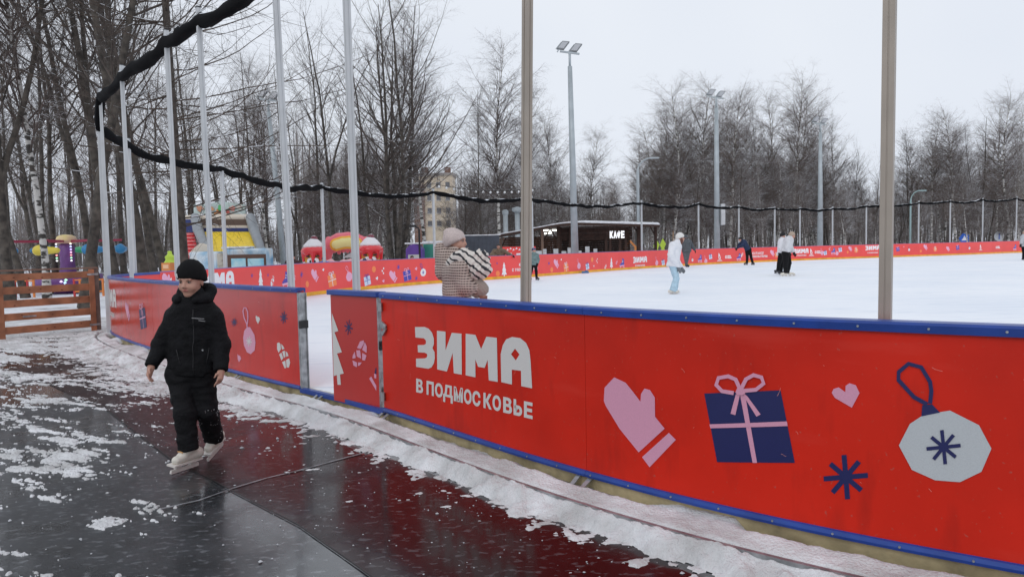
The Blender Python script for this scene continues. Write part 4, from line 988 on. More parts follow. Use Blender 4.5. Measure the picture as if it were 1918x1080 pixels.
def face_bits(root_body, p, A, k, res=1):
    for s in (-1, 1):
        mb = MB(); c = p(s * 0.031, 0.0815, 0.008); n = 8
        pts = []
        S = Sdf(); S.ell(c, (0.0145 * k, 0.009 * k, 0.0072 * k), A); e = S.build('eye', EYEW, root_body, 0.004 * k, pad=0.01)
        mb.tube([p(s * 0.031, 0.086, 0.008), p(s * 0.031, 0.0915, 0.008)], [0.0062 * k, 0.005 * k], 10); mb.build('iris', IRIS, e, True)
        mb = MB(); mb.tube([p(s * 0.016, 0.090, 0.021), p(s * 0.031, 0.0905, 0.0265), p(s * 0.047, 0.080, 0.021)], [0.003 * k, 0.0035 * k, 0.0018 * k], 6); mb.build('eyebrow', BROW, root_body, True)
        mb = MB(); mb.tube([p(s * 0.017, 0.088, 0.013), p(s * 0.031, 0.0905, 0.0165), p(s * 0.046, 0.083, 0.011)], [0.0016 * k, 0.002 * k, 0.0014 * k], 6); mb.build('eyelid', BROW, e, True)
    S = Sdf(0.004); S.cone(p(-0.019, 0.088, -0.0505), p(0.0, 0.0935, -0.0475), 0.0035 * k, 0.0045 * k); S.cone(p(0.019, 0.088, -0.0505), p(0, 0.0935, -0.0475), 0.0035 * k, 0.0045 * k)
    S.cone(p(-0.014, 0.089, -0.056), p(0.014, 0.089, -0.056), 0.0045 * k, 0.0045 * k); S.build('lips', LIP, root_body, 0.0032 * k, pad=0.01)
def hand_sdf(S, w, d, n, side, k=1.0, curl=0.5):
    """palm and five bent fingers: w wrist, d along the hand, n palm normal, side +-1 for the thumb"""
    d = unit(d); n = unit(np.array(n) - d * np.dot(n, d)); a = np.cross(d, n) * side
    S.chain([w, w + d * 0.03 * k, w + d * 0.085 * k], [0.024 * k, 0.027 * k, 0.025 * k], k=0.012 * k)
    S.cone(w + d * 0.05 * k + a * 0.018 * k, w + d * 0.085 * k + a * 0.022 * k, 0.017 * k, 0.014 * k, k=0.012 * k)
    S.cone(w + d * 0.05 * k - a * 0.018 * k, w + d * 0.08 * k - a * 0.022 * k, 0.017 * k, 0.014 * k, k=0.012 * k)
    for i, (off, L) in enumerate(((0.031, 0.068), (0.0105, 0.078), (-0.0105, 0.072), (-0.031, 0.056))):
        b = w + d * 0.088 * k + a * off * k; c1 = curl * (0.7 + 0.15 * i); d1 = unit(d * math.cos(c1) + n * math.sin(c1)); d2 = unit(d * math.cos(c1 * 2.1) + n * math.sin(c1 * 2.1))
        m = b + d1 * L * 0.5 * k; e = m + d2 * L * 0.5 * k; S.chain([b, m, e], [0.0095 * k, 0.0088 * k, 0.007 * k], k=0.004 * k)
    b = w + d * 0.03 * k + a * 0.028 * k; m = b + unit(d * 0.75 + a * 0.6 + n * 0.3) * 0.038 * k; e = m + unit(d * 0.95 + a * 0.15 + n * 0.4) * 0.03 * k
    S.chain([b, m, e], [0.0125 * k, 0.0105 * k, 0.008 * k], k=0.008 * k)
def boot(root, ank, heel, toe, mat, res, k=1.0, blade=True, lace=True, up=None):
    """skate: ankle, heel and toe points on the sole line"""
    d = unit(toe - heel); up = unit(ank - heel) if up is None else unit(up); up = unit(up - d * np.dot(up, d)); s = np.cross(d, up)
    S = Sdf(0.022 * k); S.cone(heel + up * 0.04 * k, toe + up * 0.03 * k - d * 0.03, 0.036 * k, 0.030 * k); S.cone(ank + unit(ank - heel) * 0.03, heel + up * 0.045 * k + d * 0.02, 0.047 * k, 0.042 * k)
    S.cone(ank, toe - d * 0.08 + up * 0.05 * k, 0.04 * k, 0.03 * k); S.minus(lambda P: -((P - heel) @ up) + 0.006, 0.004)
    b = S.build('skate' if blade else 'boot', mat, root, res)
    if blade:
        mb = MB(); L = np.linalg.norm(toe - heel)
        mb.box((heel + toe) / 2 + up * 0.002, (L + 0.03, 0.07 * k, 0.012), [d, s, up]); mb.build('sole', CUFFW if mat is LEATHW else LEATHB, b)
        mb = MB()
        for t in (0.2, 0.78): c = heel + d * L * t - up * 0.018 * k; mb.box(c, (0.05 * k, 0.022 * k, 0.034 * k), [d, s, up])
        c = (heel + toe) / 2 - up * 0.043 * k; mb.box(c, (L + 0.02, 0.014 * k, 0.024 * k), [d, s, up])
        hs = mb.build('blade_holder', CUFFW if mat is LEATHW else LEATHB, b)
        mb = MB(); c = (heel + toe) / 2 - up * 0.058 * k; e0 = heel - d * 0.03 - up * 0.066 * k; e1 = toe + d * 0.02 - up * 0.058 * k
        mb.prism([heel - d * 0.02 - up * 0.05 * k - s * 0.0025, heel - d * 0.01 - up * 0.068 * k - s * 0.0025, toe - d * 0.01 - up * 0.068 * k - s * 0.0025, toe + d * 0.02 - up * 0.05 * k - s * 0.0025], s * 0.005); mb.build('blade', BLADE, b)
        if lace:
            mb = MB()
            for t in (0.0, 0.3, 0.6, 0.9):
                c = ank + (toe - d * 0.08 + up * 0.05 * k - ank) * t + unit(d + up) * 0.036 * k
                mb.tube([c - s * 0.022 * k, c + unit(d + up) * 0.006, c + s * 0.022 * k], 0.004, 6)
            mb.build('laces', LACE, b)
    return b

def person(label, cat, D, J, jacket, trousers, hat=None, res=0.012, head_k=1.0, facing=(0, -1, 0), up=(0, 0, 1), gloves=None, skates='white', bits=True, jw=1.0, lw=1.0, hem=None, hood=None,
           hair=None, foot_z=None, folds_amp=0.006, curl=0.6, beanie=1.0, extra=None, flare=1.0, group=None, facec=None, boot_k=1.0, hatfold=True, hat_k=1.0):
    """J: joint name -> (px, py, depth offset) on the photograph's grid at distance D"""
    Q = {k: at(v[0], v[1], D + (v[2] if len(v) > 2 else 0)) for k, v in J.items()}
    foot = (Q['toeL'] + Q['toeR']) / 2 if 'toeL' in Q else Q['pelvis']
    root = thing('person', label, cat, (foot[0], foot[1], foot_z if foot_z is not None else foot[2]), group)
    k = head_k; hc = Q['head']; f = unit(facing); neck = Q['neck']; pel = Q['pelvis']
    right = unit(Q['shR'] - Q['shL'])
    # body: one continuous surface
    S = Sdf(0.03 * k); p, A = head_sdf(S, hc, f, up, k)
    S.cone(hc - np.array(up) * 0.06 * k - f * 0.012, neck, 0.048 * k, 0.058 * k)
    S.cone(Q['shL'], Q['shR'], 0.05 * k, 0.05 * k); S.cone(neck - [0, 0, 0.08], pel, 0.10 * k, 0.105 * k)
    for s in 'LR':
        S.chain([Q['sh' + s], Q['el' + s], Q['wr' + s]], [0.045 * k, 0.036 * k, 0.025 * k])
        if 'kn' + s in Q: S.chain([Q['hip' + s], Q['kn' + s], Q['an' + s]], [0.075 * k, 0.052 * k, 0.036 * k])
        hd = unit(Q['wr' + s] - Q['el' + s]) if 'hd' + s not in Q else unit(Q['hd' + s] - Q['wr' + s])
        inward = (right if s == 'L' else -right)
        if not gloves: hand_sdf(S, Q['wr' + s] - hd * 0.012, hd, inward + np.array([0, 0.15, 0]), 1 if s == 'L' else -1, k * 0.84, curl)
    body = S.build('body', SKIN, root, res)
    if bits: face_bits(body, p, A, k)
    if gloves:
        for s in 'LR':
            hd = unit(Q['wr' + s] - Q['el' + s]) if 'hd' + s not in Q else unit(Q['hd' + s] - Q['wr' + s])
            G = Sdf(0.012); inward = (right if s == 'L' else -right); hand_sdf(G, Q['wr' + s], hd, inward, 1 if s == 'L' else -1, k * 1.2, 0.5); G.cone(Q['wr' + s] - hd * 0.05, Q['wr' + s], 0.032 * k, 0.03 * k)
            G.build('glove', gloves, root, min(res, 0.012))
    # jacket
    S = Sdf(0.05 * k); hemp = Q['hem'] if 'hem' in Q else pel
    mid = (neck + hemp) / 2; chest = neck - [0, 0, 0.12 * k]
    dpt = np.cross(right, [0, 0, 1.0]); AX = [right, unit(dpt), np.array([0, 0, 1.0])]
    shw = np.linalg.norm(Q['shR'] - Q['shL']) / 2
    S.cone(Q['shL'] + [0, 0, -.02], Q['shR'] + [0, 0, -.02], 0.075 * k * jw, 0.075 * k * jw)
    for t in (0.15, 0.4, 0.65, 0.9, 1.05):
        c = neck + (hemp - neck) * t; S.ell(c, ((shw * 0.9 + 0.055 * k * jw) * (1 if t < 1 else 0.98), 0.135 * k * jw, 0.16 * k), AX, k=0.06)
    for s in 'LR': S.chain([Q['sh' + s], Q['el' + s], Q['wr' + s]], [0.082 * k * jw, 0.068 * k * jw, 0.052 * k * jw], k=0.03)
    S.chain([neck - [0, 0, 0.05], neck + (hc - neck) * 0.38], [0.10 * k, 0.085 * k])
    hu = unit(neck - hemp)
    S.minus(lambda P: -((P - hemp) @ hu) - 0.0, 0.01)
    for s in 'LR':
        w_, e_ = Q['wr' + s], Q['el' + s]; dd = unit(w_ - e_)
        S.minus(lambda P, w_=w_, dd=dd: np.where(np.linalg.norm(P - w_ - dd * 0.06, axis=1) < 0.13 * k, (P - w_) @ dd - 0.0, -1.0), 0.006)
    fa = folds(folds_amp, 9, 3, (1, 1, 1.8)); fb = folds(folds_amp * 0.5, 26, 5); S.disp = lambda P: fa(P) + fb(P)
    jk = S.build('jacket', jacket, root, res)
    if hood:
        H = Sdf(0.03 * k); ring = []
        for a in np.linspace(-2.5, 2.5, 15): # around the back of the neck, open to the front
            d_ = -f * math.cos(a) + np.cross(f, up) * math.sin(a); ring.append(neck + (hc - neck) * 0.30 + d_ * 0.105 * k * (1.15 if abs(a) < 1.2 else 1.0) + np.array([0, 0, (0.03 if abs(a) < 1.2 else -0.01) * k]))
        H.chain(ring, [0.028 * k] * 2 + [0.036 * k] * 3 + [0.048 * k] * 5 + [0.036 * k] * 3 + [0.028 * k] * 2); H.disp = folds(0.008, 16, 9)
        H.build('hood', hood, jk, res)
    # trousers
    if trousers is not None and 'knL' in Q:
        S = Sdf(0.03 * k); S.cone(Q['hipL'] + [0, 0, 0.03], Q['hipR'] + [0, 0, 0.03], 0.12 * k * lw, 0.12 * k * lw)
        for s in 'LR': S.chain([Q['hip' + s], Q['kn' + s], Q['an' + s]], [0.105 * k * lw, 0.082 * k * lw, 0.07 * k * lw * flare], k=0.02)
        S.cone(pel + [0, 0, 0.1], pel, 0.11 * k, 0.12 * k)
        for s in 'LR':
            w_, e_ = Q['an' + s], Q['kn' + s]; dd = unit(w_ - e_)
            S.minus(lambda P, w_=w_, dd=dd: np.where(np.linalg.norm(P - w_ - dd * 0.06, axis=1) < 0.16 * k, (P - w_) @ dd - 0.012, -1.0), 0.006)
        fa2 = folds(folds_amp * 1.3, 10, 11, (1, 1, 2.2)); S.disp = lambda P: fa2(P)
        S.build('trousers', trousers, root, res)
    if 'toeL' in Q:
        for s in 'LR':
            mt = {'white': LEATHW, 'black': LEATHB}[skates]
            boot(root, Q['an' + s], Q['heel' + s], Q['toe' + s], mt, min(res, 0.012), boot_k, lace=res < 0.01)
    if hat is not None:
        H = Sdf(0.02 * k); H.ell(p(0, -0.012, 0.045), (0.088 * k * hat_k, 0.104 * k * hat_k, 0.094 * k * beanie), A); H.cone(p(0, -0.012, 0.04), p(0, -0.02, 0.02), 0.09 * k * hat_k, 0.09 * k * hat_k)
        cutp = p(0, 0.085, 0.034); cn = unit(np.array(A[2]) - 0.30 * f); H.minus(lambda P: -((P - cutp) @ cn), 0.01)
        H.disp = lambda P: 0.0015 * np.sin(((P - hc) @ A[0]) * 500)
        ht = H.build('hat', hat, root, res)
        if hatfold:
            ring = []; 
            for a in np.linspace(0, 2 * math.pi, 21): 
                q = p(0.084 * hat_k * math.sin(a), -0.012 + 0.098 * hat_k * math.cos(a), 0.0); q = q + cn * (-np.dot(q - cutp, cn) + 0.018 * k); ring.append(q)
            S = Sdf(0.01); S.chain(ring, [0.011 * k] * 21); S.cone(ring[0], ring[0] + cn * 0.001, 0.01 * k); 
            S.pts += [r_ + cn * 0.03 for r_ in ring]; S.build('hat_brim', hat, ht, min(res, 0.008))
    if hair is not None:
        H = Sdf(0.03 * k); H.ell(p(0, -0.03, 0.03), (0.085 * k, 0.092 * k, 0.095 * k), A); H.cone(p(0, -0.06, -0.02), p(0, -0.06, -0.08), 0.06 * k, 0.045 * k)
        H.minus(lambda P: ((P - p(0, 0.055, 0.05)) @ unit(f - 0.55 * np.array(A[2]))), 0.01); H.build('hair', hair, root, res)
    if extra: extra(root, Q, p, A, jk, f)
    return root

BLACKF = M('black padded fabric', (0.006, 0.006, 0.0075), 0.85, noise=(12, 0.4), bump=(60, 0.5), spec=0.22)
BLACKT = M('black snow trousers', (0.005, 0.005, 0.0065), 0.8, noise=(14, 0.4), bump=(60, 0.4), spec=0.25)
KNITB = M('black knit', (0.009, 0.009, 0.010), 0.95, bump=(350, 0.6), spec=0.2)
# ---- boy crossing the wet path
def boy_extra(root, Q, p, A, jk, f):
    W = M('white embroidery', (0.7, 0.7, 0.7), 0.7)
    r, f_, u = [np.array(a) for a in A]
    c = p(0.054, 0.092, 0.068)
    n = unit(r * 0.50 + f_ * 0.87 + u * 0.1); ux = unit(np.cross(n, u)); uy = np.cross(ux, n); ux = np.cross(uy, n)
    if np.dot(ux, r) < 0: ux = -ux
    mb = MB()
    def lt(a, b, w_): mb.bar(c + ux * a[0] + uy * a[1] + n * 0.004, c + ux * b[0] + uy * b[1] + n * 0.004, w_, 0.004, up=tuple(n))
    sg = -1 if np.dot(ux, _R) < 0 else 1
    X = lambda v: v * sg
    lt((X(-0.012), 0.020), (X(-0.007), -0.012), 0.0045); lt((X(-0.007), -0.012), (X(0.010), -0.009), 0.004); lt((X(-0.017), 0.0205), (X(-0.008), 0.0215), 0.0035); lt((X(0.010), -0.012), (X(0.011), -0.005), 0.0035)
    lt((X(0.002), -0.020), (X(0.009), 0.006), 0.004); lt((X(0.009), 0.006), (X(0.018), -0.020), 0.0045); lt((X(0.005), -0.011), (X(0.015), -0.011), 0.0028); lt((X(-0.002), -0.021), (X(0.006), -0.021), 0.003); lt((X(0.013), -0.021), (X(0.022), -0.021), 0.003)
    mb.build('emblem', W, [o for o in root.children if o.name.startswith('hat')][0])
    # breast print line and a snap
    V = np.array([v.co for v in jk.data.vertices]) + np.array(base_of(jk))
    def onj(px, py):
        X_, Y_ = _proj(V); front = V[:, 1] < np.median(V[:, 1]); d = (X_ - px) ** 2 + (Y_ - py) ** 2 + np.where(front, 0, 1e6); return V[np.argmin(d)]
    mb = MB(); a, b = onj(360, 595), onj(383, 597); mb.bar(a + [0, -0.004, 0], b + [0, -0.004, 0], 0.003, 0.004); a, b = onj(372, 600), onj(384, 601); mb.bar(a + [0, -0.004, 0], b + [0, -0.004, 0], 0.003, 0.004)
    mb.build('breast_print', M('grey print', (0.3, 0.3, 0.31), 0.6), jk)
    q = onj(380, 656); mb = MB(); mb.tube([q + [0, 0.002, 0], q + [0, -0.006, 0]], 0.006, 10); mb.build('snap', STEEL, jk)
    Z = M('dark grey piping', (0.014, 0.014, 0.016), 0.6)
    for nm, pts in (('zip', [(362, 578 + 12 * i) for i in range(11)]), ('pocket_seam', [(330, 655), (334, 668), (338, 682)]), ('pocket_seam', [(392, 652), (389, 666), (387, 680)])):
        mb = MB(); P_ = [onj(*q) + np.array([0, -0.0015, 0]) for q in pts]; mb.tube(P_, 0.0028, 6); mb.build(nm, Z, jk, True)
    # snow stuck to the raised leg
    tr = [o for o in root.children if o.name.startswith('trousers')][0]
    V = np.array([v.co for v in tr.data.vertices]) + np.array(base_of(tr)); X_, Y_ = _proj(V); rs = np.random.RandomState(4)
    sel = np.argwhere((X_ > 370) & (X_ < 420) & (Y_ > 760) & (Y_ < 826) & (V[:, 1] < 5.28)).ravel(); vs = []; fs = []
    N = fbm(V[:, 0] * 22, V[:, 1] * 22, V[:, 2] * 22, o=3, seed=8)
    sel = sel[N[sel] > 0.55]
    for i in rs.choice(sel, min(80, len(sel)), replace=False):
        k = len(vs); r_ = rs.uniform(0.001, 0.0035)
        for d in ((1, 0, 0), (0, 0, 1), (-1, 0, 0), (0, 0, -1)): vs.append(V[i] + np.array(d) * r_)
        vs.append(V[i] + [0, -0.006, 0]); fs += [(k, k + 1, k + 4), (k + 1, k + 2, k + 4), (k + 2, k + 3, k + 4), (k + 3, k, k + 4)]
    if vs: mk('stuck_snow', vs, fs, SNOW, tr)
D = 4.98
person('child in black hat and black snow suit walking on white skates over the wet path', 'child', D,
       dict(head=(358, 527, 0), neck=(363, 568, 0.05), shL=(329, 595, 0.05), shR=(398, 595, 0.05), elL=(303, 645, 0.05), elR=(414, 645, 0.05), wrL=(283, 687, -0.05), wrR=(414, 694, -0.02), hdL=(276, 716, -0.09), hdR=(411, 722, -0.05),
            pelvis=(360, 690, 0.06), hem=(360, 702, 0.06), hipL=(340, 708, 0.05), hipR=(378, 708, 0.07), knL=(346, 772, -0.02), knR=(388, 768, 0.08), anL=(353, 838, 0.0), anR=(400, 819, 0.28),
            toeL=(323, 872, -0.12), heelL=(370, 857, 0.10), toeR=(388, 850, 0.20), heelR=(413, 822, 0.37)),
       BLACKF, BLACKT, hat=KNITB, res=0.0085, head_k=0.94, hat_k=1.10, facing=(-0.10, -1, -0.12), up=(0.02, 0, 1), hood=BLACKF, skates='white', jw=0.95, lw=0.93, folds_amp=0.010, curl=0.45, foot_z=0.0, extra=boy_extra, flare=1.12, beanie=1.28)

# ---- child in a checked coat behind the near wall
def check_mat():
    m = bpy.data.materials.new('brown checked knit'); m.use_nodes = True; n = m.node_tree; b = n.nodes['Principled BSDF']; b.inputs['Roughness'].default_value = 0.95
    tc = n.nodes.new('ShaderNodeTexCoord'); sx = n.nodes.new('ShaderNodeSeparateXYZ'); n.links.new(tc.outputs['Object'], sx.inputs[0])
    nn = n.nodes.new('ShaderNodeTexNoise'); nn.inputs['Scale'].default_value = 6; n.links.new(tc.outputs['Object'], nn.inputs['Vector'])
    def m_(op, a, c=None):
        q = n.nodes.new('ShaderNodeMath'); q.operation = op
        for i, v in enumerate((a, c)):
            if v is None: continue
            if isinstance(v, (int, float)): q.inputs[i].default_value = v
            else: n.links.new(v, q.inputs[i])
        return q.outputs[0]
    wob = m_('MULTIPLY', nn.outputs['Fac'], 0.03)
    hz = m_('SINE', m_('MULTIPLY', m_('ADD', sx.outputs['Z'], wob), 310)); hx = m_('SINE', m_('MULTIPLY', m_('ADD', m_('SUBTRACT', m_('MULTIPLY', sx.outputs['X'], 0.93), m_('MULTIPLY', sx.outputs['Y'], 0.35)), wob), 330))
    a = m_('GREATER_THAN', hz, 0.1); c = m_('GREATER_THAN', hx, -0.1); dark = m_('MULTIPLY', a, c)
    r1 = n.nodes.new('ShaderNodeMixRGB'); n.links.new(a, r1.inputs['Fac']); r1.inputs['Color1'].default_value = (0.50, 0.41, 0.36, 1); r1.inputs['Color2'].default_value = (0.28, 0.21, 0.185, 1)
    r2 = n.nodes.new('ShaderNodeMixRGB'); n.links.new(dark, r2.inputs['Fac']); n.links.new(r1.outputs['Color'], r2.inputs['Color1']); r2.inputs['Color2'].default_value = (0.07, 0.042, 0.038, 1)
    n.links.new(r2.outputs['Color'], b.inputs['Base Color'])
    return m
CHECK = check_mat()
def zebra_mat():
    m = bpy.data.materials.new('zebra scarf'); m.use_nodes = True; n = m.node_tree; b = n.nodes['Principled BSDF']; b.inputs['Roughness'].default_value = 0.95
    tc = n.nodes.new('ShaderNodeTexCoord'); wv = n.nodes.new('ShaderNodeTexWave'); wv.inputs['Scale'].default_value = 7.0; wv.inputs['Distortion'].default_value = 5; wv.inputs['Detail'].default_value = 2; wv.inputs['Detail Scale'].default_value = 1.5
    mp = n.nodes.new('ShaderNodeMapping'); mp.inputs['Rotation'].default_value = (0, 0.9, 0); n.links.new(tc.outputs['Object'], mp.inputs['Vector']); n.links.new(mp.outputs['Vector'], wv.inputs['Vector'])
    r = n.nodes.new('ShaderNodeValToRGB'); r.color_ramp.elements[0].position = 0.24; r.color_ramp.elements[1].position = 0.31; r.color_ramp.elements[0].color = (0.03, 0.03, 0.035, 1); r.color_ramp.elements[1].color = (0.66, 0.61, 0.56, 1)
    n.links.new(wv.outputs['Fac'], r.inputs['Fac']); n.links.new(r.outputs['Color'], b.inputs['Base Color']); return m
ZEB = zebra_mat(); HATP = M('dusty pink knit', (0.66, 0.55, 0.52), 0.95, noise=(90, 0.15), bump=(300, 0.6)); MITT = M('greige ribbed knit', (0.38, 0.32, 0.28), 0.95, bump=(220, 0.6))
def girl_extra(root, Q, p, A, jk, f):
    g = lambda x, y, d=0: at(x, y, D2 + d)
    H = Sdf(0.03); H.chain([g(846, 500, .05), g(834, 506, .03), g(828, 482, .02)], [0.07, 0.08, 0.055]); H.cone(g(836, 495, 0), g(824, 464, 0), 0.075, 0.045); H.cone(g(850, 488, 0), g(838, 478, 0), 0.07, 0.06)
    H.disp = folds(0.008, 14, 3); H.build('hood', CHECK, jk, 0.011)
    S = Sdf(0.02); S.chain([g(843, 490, .12), g(852, 484, .14), g(866, 478, .05), g(874, 474, -.02)], [0.05, 0.055, 0.05, 0.04]); S.chain([g(846, 494, -.12), g(858, 484, -.15), g(870, 477, -.08), g(876, 474, -.02)], [0.05, 0.055, 0.05, 0.04]); S.disp = folds(0.012, 18, 7)
    sc = S.build('scarf', ZEB, root, 0.01)
    T = Sdf(0.02); T.chain([g(874, 478, -.1), g(881, 494, -.14), g(892, 508, -.16), g(904, 507, -.15), g(914, 505, -.14)], [0.05, 0.065, 0.055, 0.05, 0.03]); T.chain([g(878, 482, -.08), g(890, 484, -.12), g(902, 484, -.12), g(908, 492, -.12)], [0.04, 0.055, 0.05, 0.05])
    T.chain([g(892, 480, -.1), g(897, 470, -.1)], [0.035, 0.016]); T.cone(g(900, 496, -.12), g(908, 500, -.12), 0.055, 0.045); T.disp = lambda P: folds(0.022, 15, 17)(P) + folds(0.008, 45, 2)(P) + 0.006 * np.sin((P[:, 0] - P[:, 2]) * 120); T.build('scarf_end', ZEB, sc, 0.009)
    C = Sdf(0.012); C.chain([g(890, 530, -.10), g(899, 539, -.10), g(905, 542, -.10)], [0.058, 0.062, 0.045]); C.disp = lambda P: 0.002 * np.sin((P @ np.array([0.7, 0.3, 0.65])) * 260); C.build('cuff', MITT, jk, 0.008)
D2 = 5.75
person('child in pink pointed knit hat, brown checked coat and zebra scarf behind the near wall', 'child', D2,
       dict(head=(853, 453, 0), neck=(852, 486, 0.0), shL=(858, 498, 0.15), shR=(862, 500, -0.15), elL=(880, 538, 0.17), elR=(872, 538, -0.17), wrL=(900, 552, 0.15), wrR=(897, 538, -0.10), pelvis=(862, 610, 0), hem=(863, 640, 0),
            hipL=(856, 620, 0.09), hipR=(856, 620, -0.09), knL=(858, 700, 0.1), knR=(860, 700, -0.1), anL=(858, 768, 0.1), anR=(862, 768, -0.1), toeL=(894, 795, 0.1), heelL=(846, 795, 0.1), toeR=(900, 797, -0.1), heelR=(850, 797, -0.1)),
       CHECK, BLACKT, hat=None, res=0.011, head_k=0.86, facing=(1, -0.30, -0.02), up=(0.08, 0, 1), jw=1.02, bits=True, gloves=None, skates='white', foot_z=ICE, folds_amp=0.006, extra=girl_extra, curl=0.9)
# her hat (child of the person, made here so that it can have its own tall point)
_g = [o for o in bpy.data.objects if o.name.startswith('person') and 'zebra' in o.get('label', '')][0]
H = Sdf(0.04); g = lambda x, y, d=0: at(x, y, D2 + d)
H.ell(g(851, 449), (0.090, 0.095, 0.080), [unit((1, 0, -0.35)), (0, 1, 0), unit((0.35, 0, 1))]); H.cone(g(842, 441), g(836, 434), 0.045, 0.018); H.cone(g(856, 442), g(847, 437), 0.045, 0.04); H.cone(g(843, 456), g(846, 458), 0.05, 0.05)
cp = g(853, 457); cnn = unit(np.array([-0.42, 0.12, 0.9])); H.minus(lambda P: -((P - cp) @ cnn), 0.012); H.disp = lambda P: 0.0014 * np.sin(P[:, 0] * 420 + P[:, 2] * 120)
H.build('hat', HATP, _g, 0.0085)

# ---- people on and round the ice
WHJ = M('white padded jacket', (0.74, 0.75, 0.78), 0.75, noise=(6, 0.08), bump=(60, 0.2)); JEAN = M('pale blue jeans', (0.42, 0.58, 0.68), 0.85, noise=(14, 0.12)); WKN = M('white fluffy knit', (0.78, 0.76, 0.72), 0.95, noise=(60, 0.15), bump=(90, 0.8))
GRYJ = M('slate grey jacket', (0.085, 0.095, 0.105), 0.8, noise=(10, 0.3)); GRYT = M('grey trousers', (0.10, 0.105, 0.115), 0.8, noise=(10, 0.25)); NAVJ = M('navy jacket', (0.012, 0.025, 0.075), 0.75, noise=(10, 0.4)); BRNJ = M('olive brown jacket', (0.17, 0.13, 0.09), 0.85, noise=(10, 0.3))
BEIG = M('beige knit', (0.42, 0.33, 0.26), 0.95, bump=(90, 0.5)); GRNJ = M('grey green jacket', (0.15, 0.22, 0.22), 0.8, noise=(10, 0.3)); GLV = M('grey glove', (0.16, 0.17, 0.18), 0.9); GLB = M('black glove', (0.015, 0.015, 0.016), 0.9); LGREY = M('light grey jacket', (0.45, 0.47, 0.49), 0.85, noise=(10, 0.15)); HELM = M('dark blue helmet', (0.02, 0.03, 0.12), 0.35, coat=(0.5, 0.2))
def feet(D, z=ICE + 0.068):
    return None
def mkperson(label, cat, D, cx, top, bot, kw, pose, hat=None, **o):
    """pose in fractions of the figure: x offsets in heights, y 0 at the top to 1 at the ice"""
    h = bot - top
    J = {k: (cx + v[0] * h, top + v[1] * h, v[2] if len(v) > 2 else 0) for k, v in pose.items()}
    hm = h * D / FPX; sc = hm / 1.78
    return person(label, cat, D, J, *kw, hat=hat, head_k=o.pop('hk', 1.08 * sc), hat_k=1.12, boot_k=sc, foot_z=ICE, **o)
side = dict(head=(0.02, 0.085), neck=(0.0, 0.165), shL=(-0.02, 0.19, 0.17), shR=(-0.01, 0.19, -0.17), elL=(-0.03, 0.345, 0.22), elR=(-0.03, 0.345, -0.2), wrL=(0.03, 0.47, 0.2), wrR=(0.0, 0.47, -0.2),
            pelvis=(-0.02, 0.5), hem=(-0.02, 0.54), hipL=(-0.02, 0.52, 0.09), hipR=(-0.02, 0.52, -0.09), knL=(0.0, 0.73, 0.1), knR=(0.0, 0.73, -0.1), anL=(-0.02, 0.925, 0.1), anR=(-0.01, 0.925, -0.1),
            toeL=(0.085, 0.965, 0.1), heelL=(-0.06, 0.965, 0.1), toeR=(0.1, 0.965, -0.1), heelR=(-0.045, 0.965, -0.1))
pz = dict(side); pz.update(neck=(-0.01, 0.17), head=(0.055, 0.09), shL=(-0.06, 0.2, 0.16), shR=(-0.07, 0.2, -0.17), elR=(-0.1, 0.36, -0.24), wrR=(0.02, 0.565, -0.2), elL=(-0.05, 0.36, 0.2), wrL=(0.07, 0.56, 0.2), pelvis=(-0.07, 0.5), hem=(-0.075, 0.555), hipL=(-0.06, 0.55, 0.09), hipR=(-0.06, 0.55, -0.09),
           knL=(-0.01, 0.75, 0.08), knR=(-0.01, 0.74, -0.08), anL=(-0.05, 0.94, 0.06), anR=(-0.07, 0.94, -0.08), heelL=(-0.11, 0.965, 0.06), toeL=(0.04, 0.965, 0.06), heelR=(-0.13, 0.975, -0.08), toeR=(0.02, 0.975, -0.08))
def fringe(root, Q, p, A, jk, f):
    H = Sdf(0.02); H.chain([p(0.07, 0.02, 0.01), p(0.075, 0.03, -0.07), p(0.06, 0.02, -0.15)], [0.03, 0.035, 0.025]); H.chain([p(-0.07, 0.02, 0.01), p(-0.075, 0.03, -0.07), p(-0.06, 0.02, -0.15)], [0.03, 0.035, 0.025]); H.build('hair', M('brown hair', (0.12, 0.045, 0.03), 0.7), root, 0.014)
mkperson('skater in white fluffy hat, white jacket and wide pale blue jeans in mid rink', 'skater', 19.6, 1268, 436, 551, (WHJ, JEAN), pz, hat=WKN, res=0.016, facing=(1, -0.15, 0), gloves=GLV, jw=1.22, lw=1.0, flare=1.35, beanie=1.25, extra=fringe, folds_amp=0.01)
back = dict(side); back.update(head=(-0.01, 0.08), neck=(0, 0.165), shL=(-0.12, 0.2, 0), shR=(0.12, 0.2, 0), elL=(-0.17, 0.36, .05), elR=(0.19, 0.33, .1), wrL=(-0.13, 0.42, .25), wrR=(0.27, 0.47, .3), pelvis=(0.02, 0.5), hem=(0.02, 0.53), hipL=(-0.05, 0.53, 0), hipR=(0.07, 0.53, 0), knL=(-0.02, 0.73, 0), knR=(0.04, 0.73, 0), anL=(0.02, 0.93, 0), anR=(0.0, 0.93, 0.1),
            heelL=(0.0, 0.965, 0), toeL=(0.1, 0.965, .1), heelR=(-0.02, 0.955, 0.15), toeR=(0.08, 0.955, 0.3))
mkperson('skater in slate grey hooded jacket and trousers holding the far wall, seen from behind', 'skater', 40.5, 1285, 440, 500, (GRYJ, GRYT), back, hat=GRYJ, res=0.026, facing=(0.2, 1, 0), gloves=GLB, skates='black', jw=1.2, bits=False)
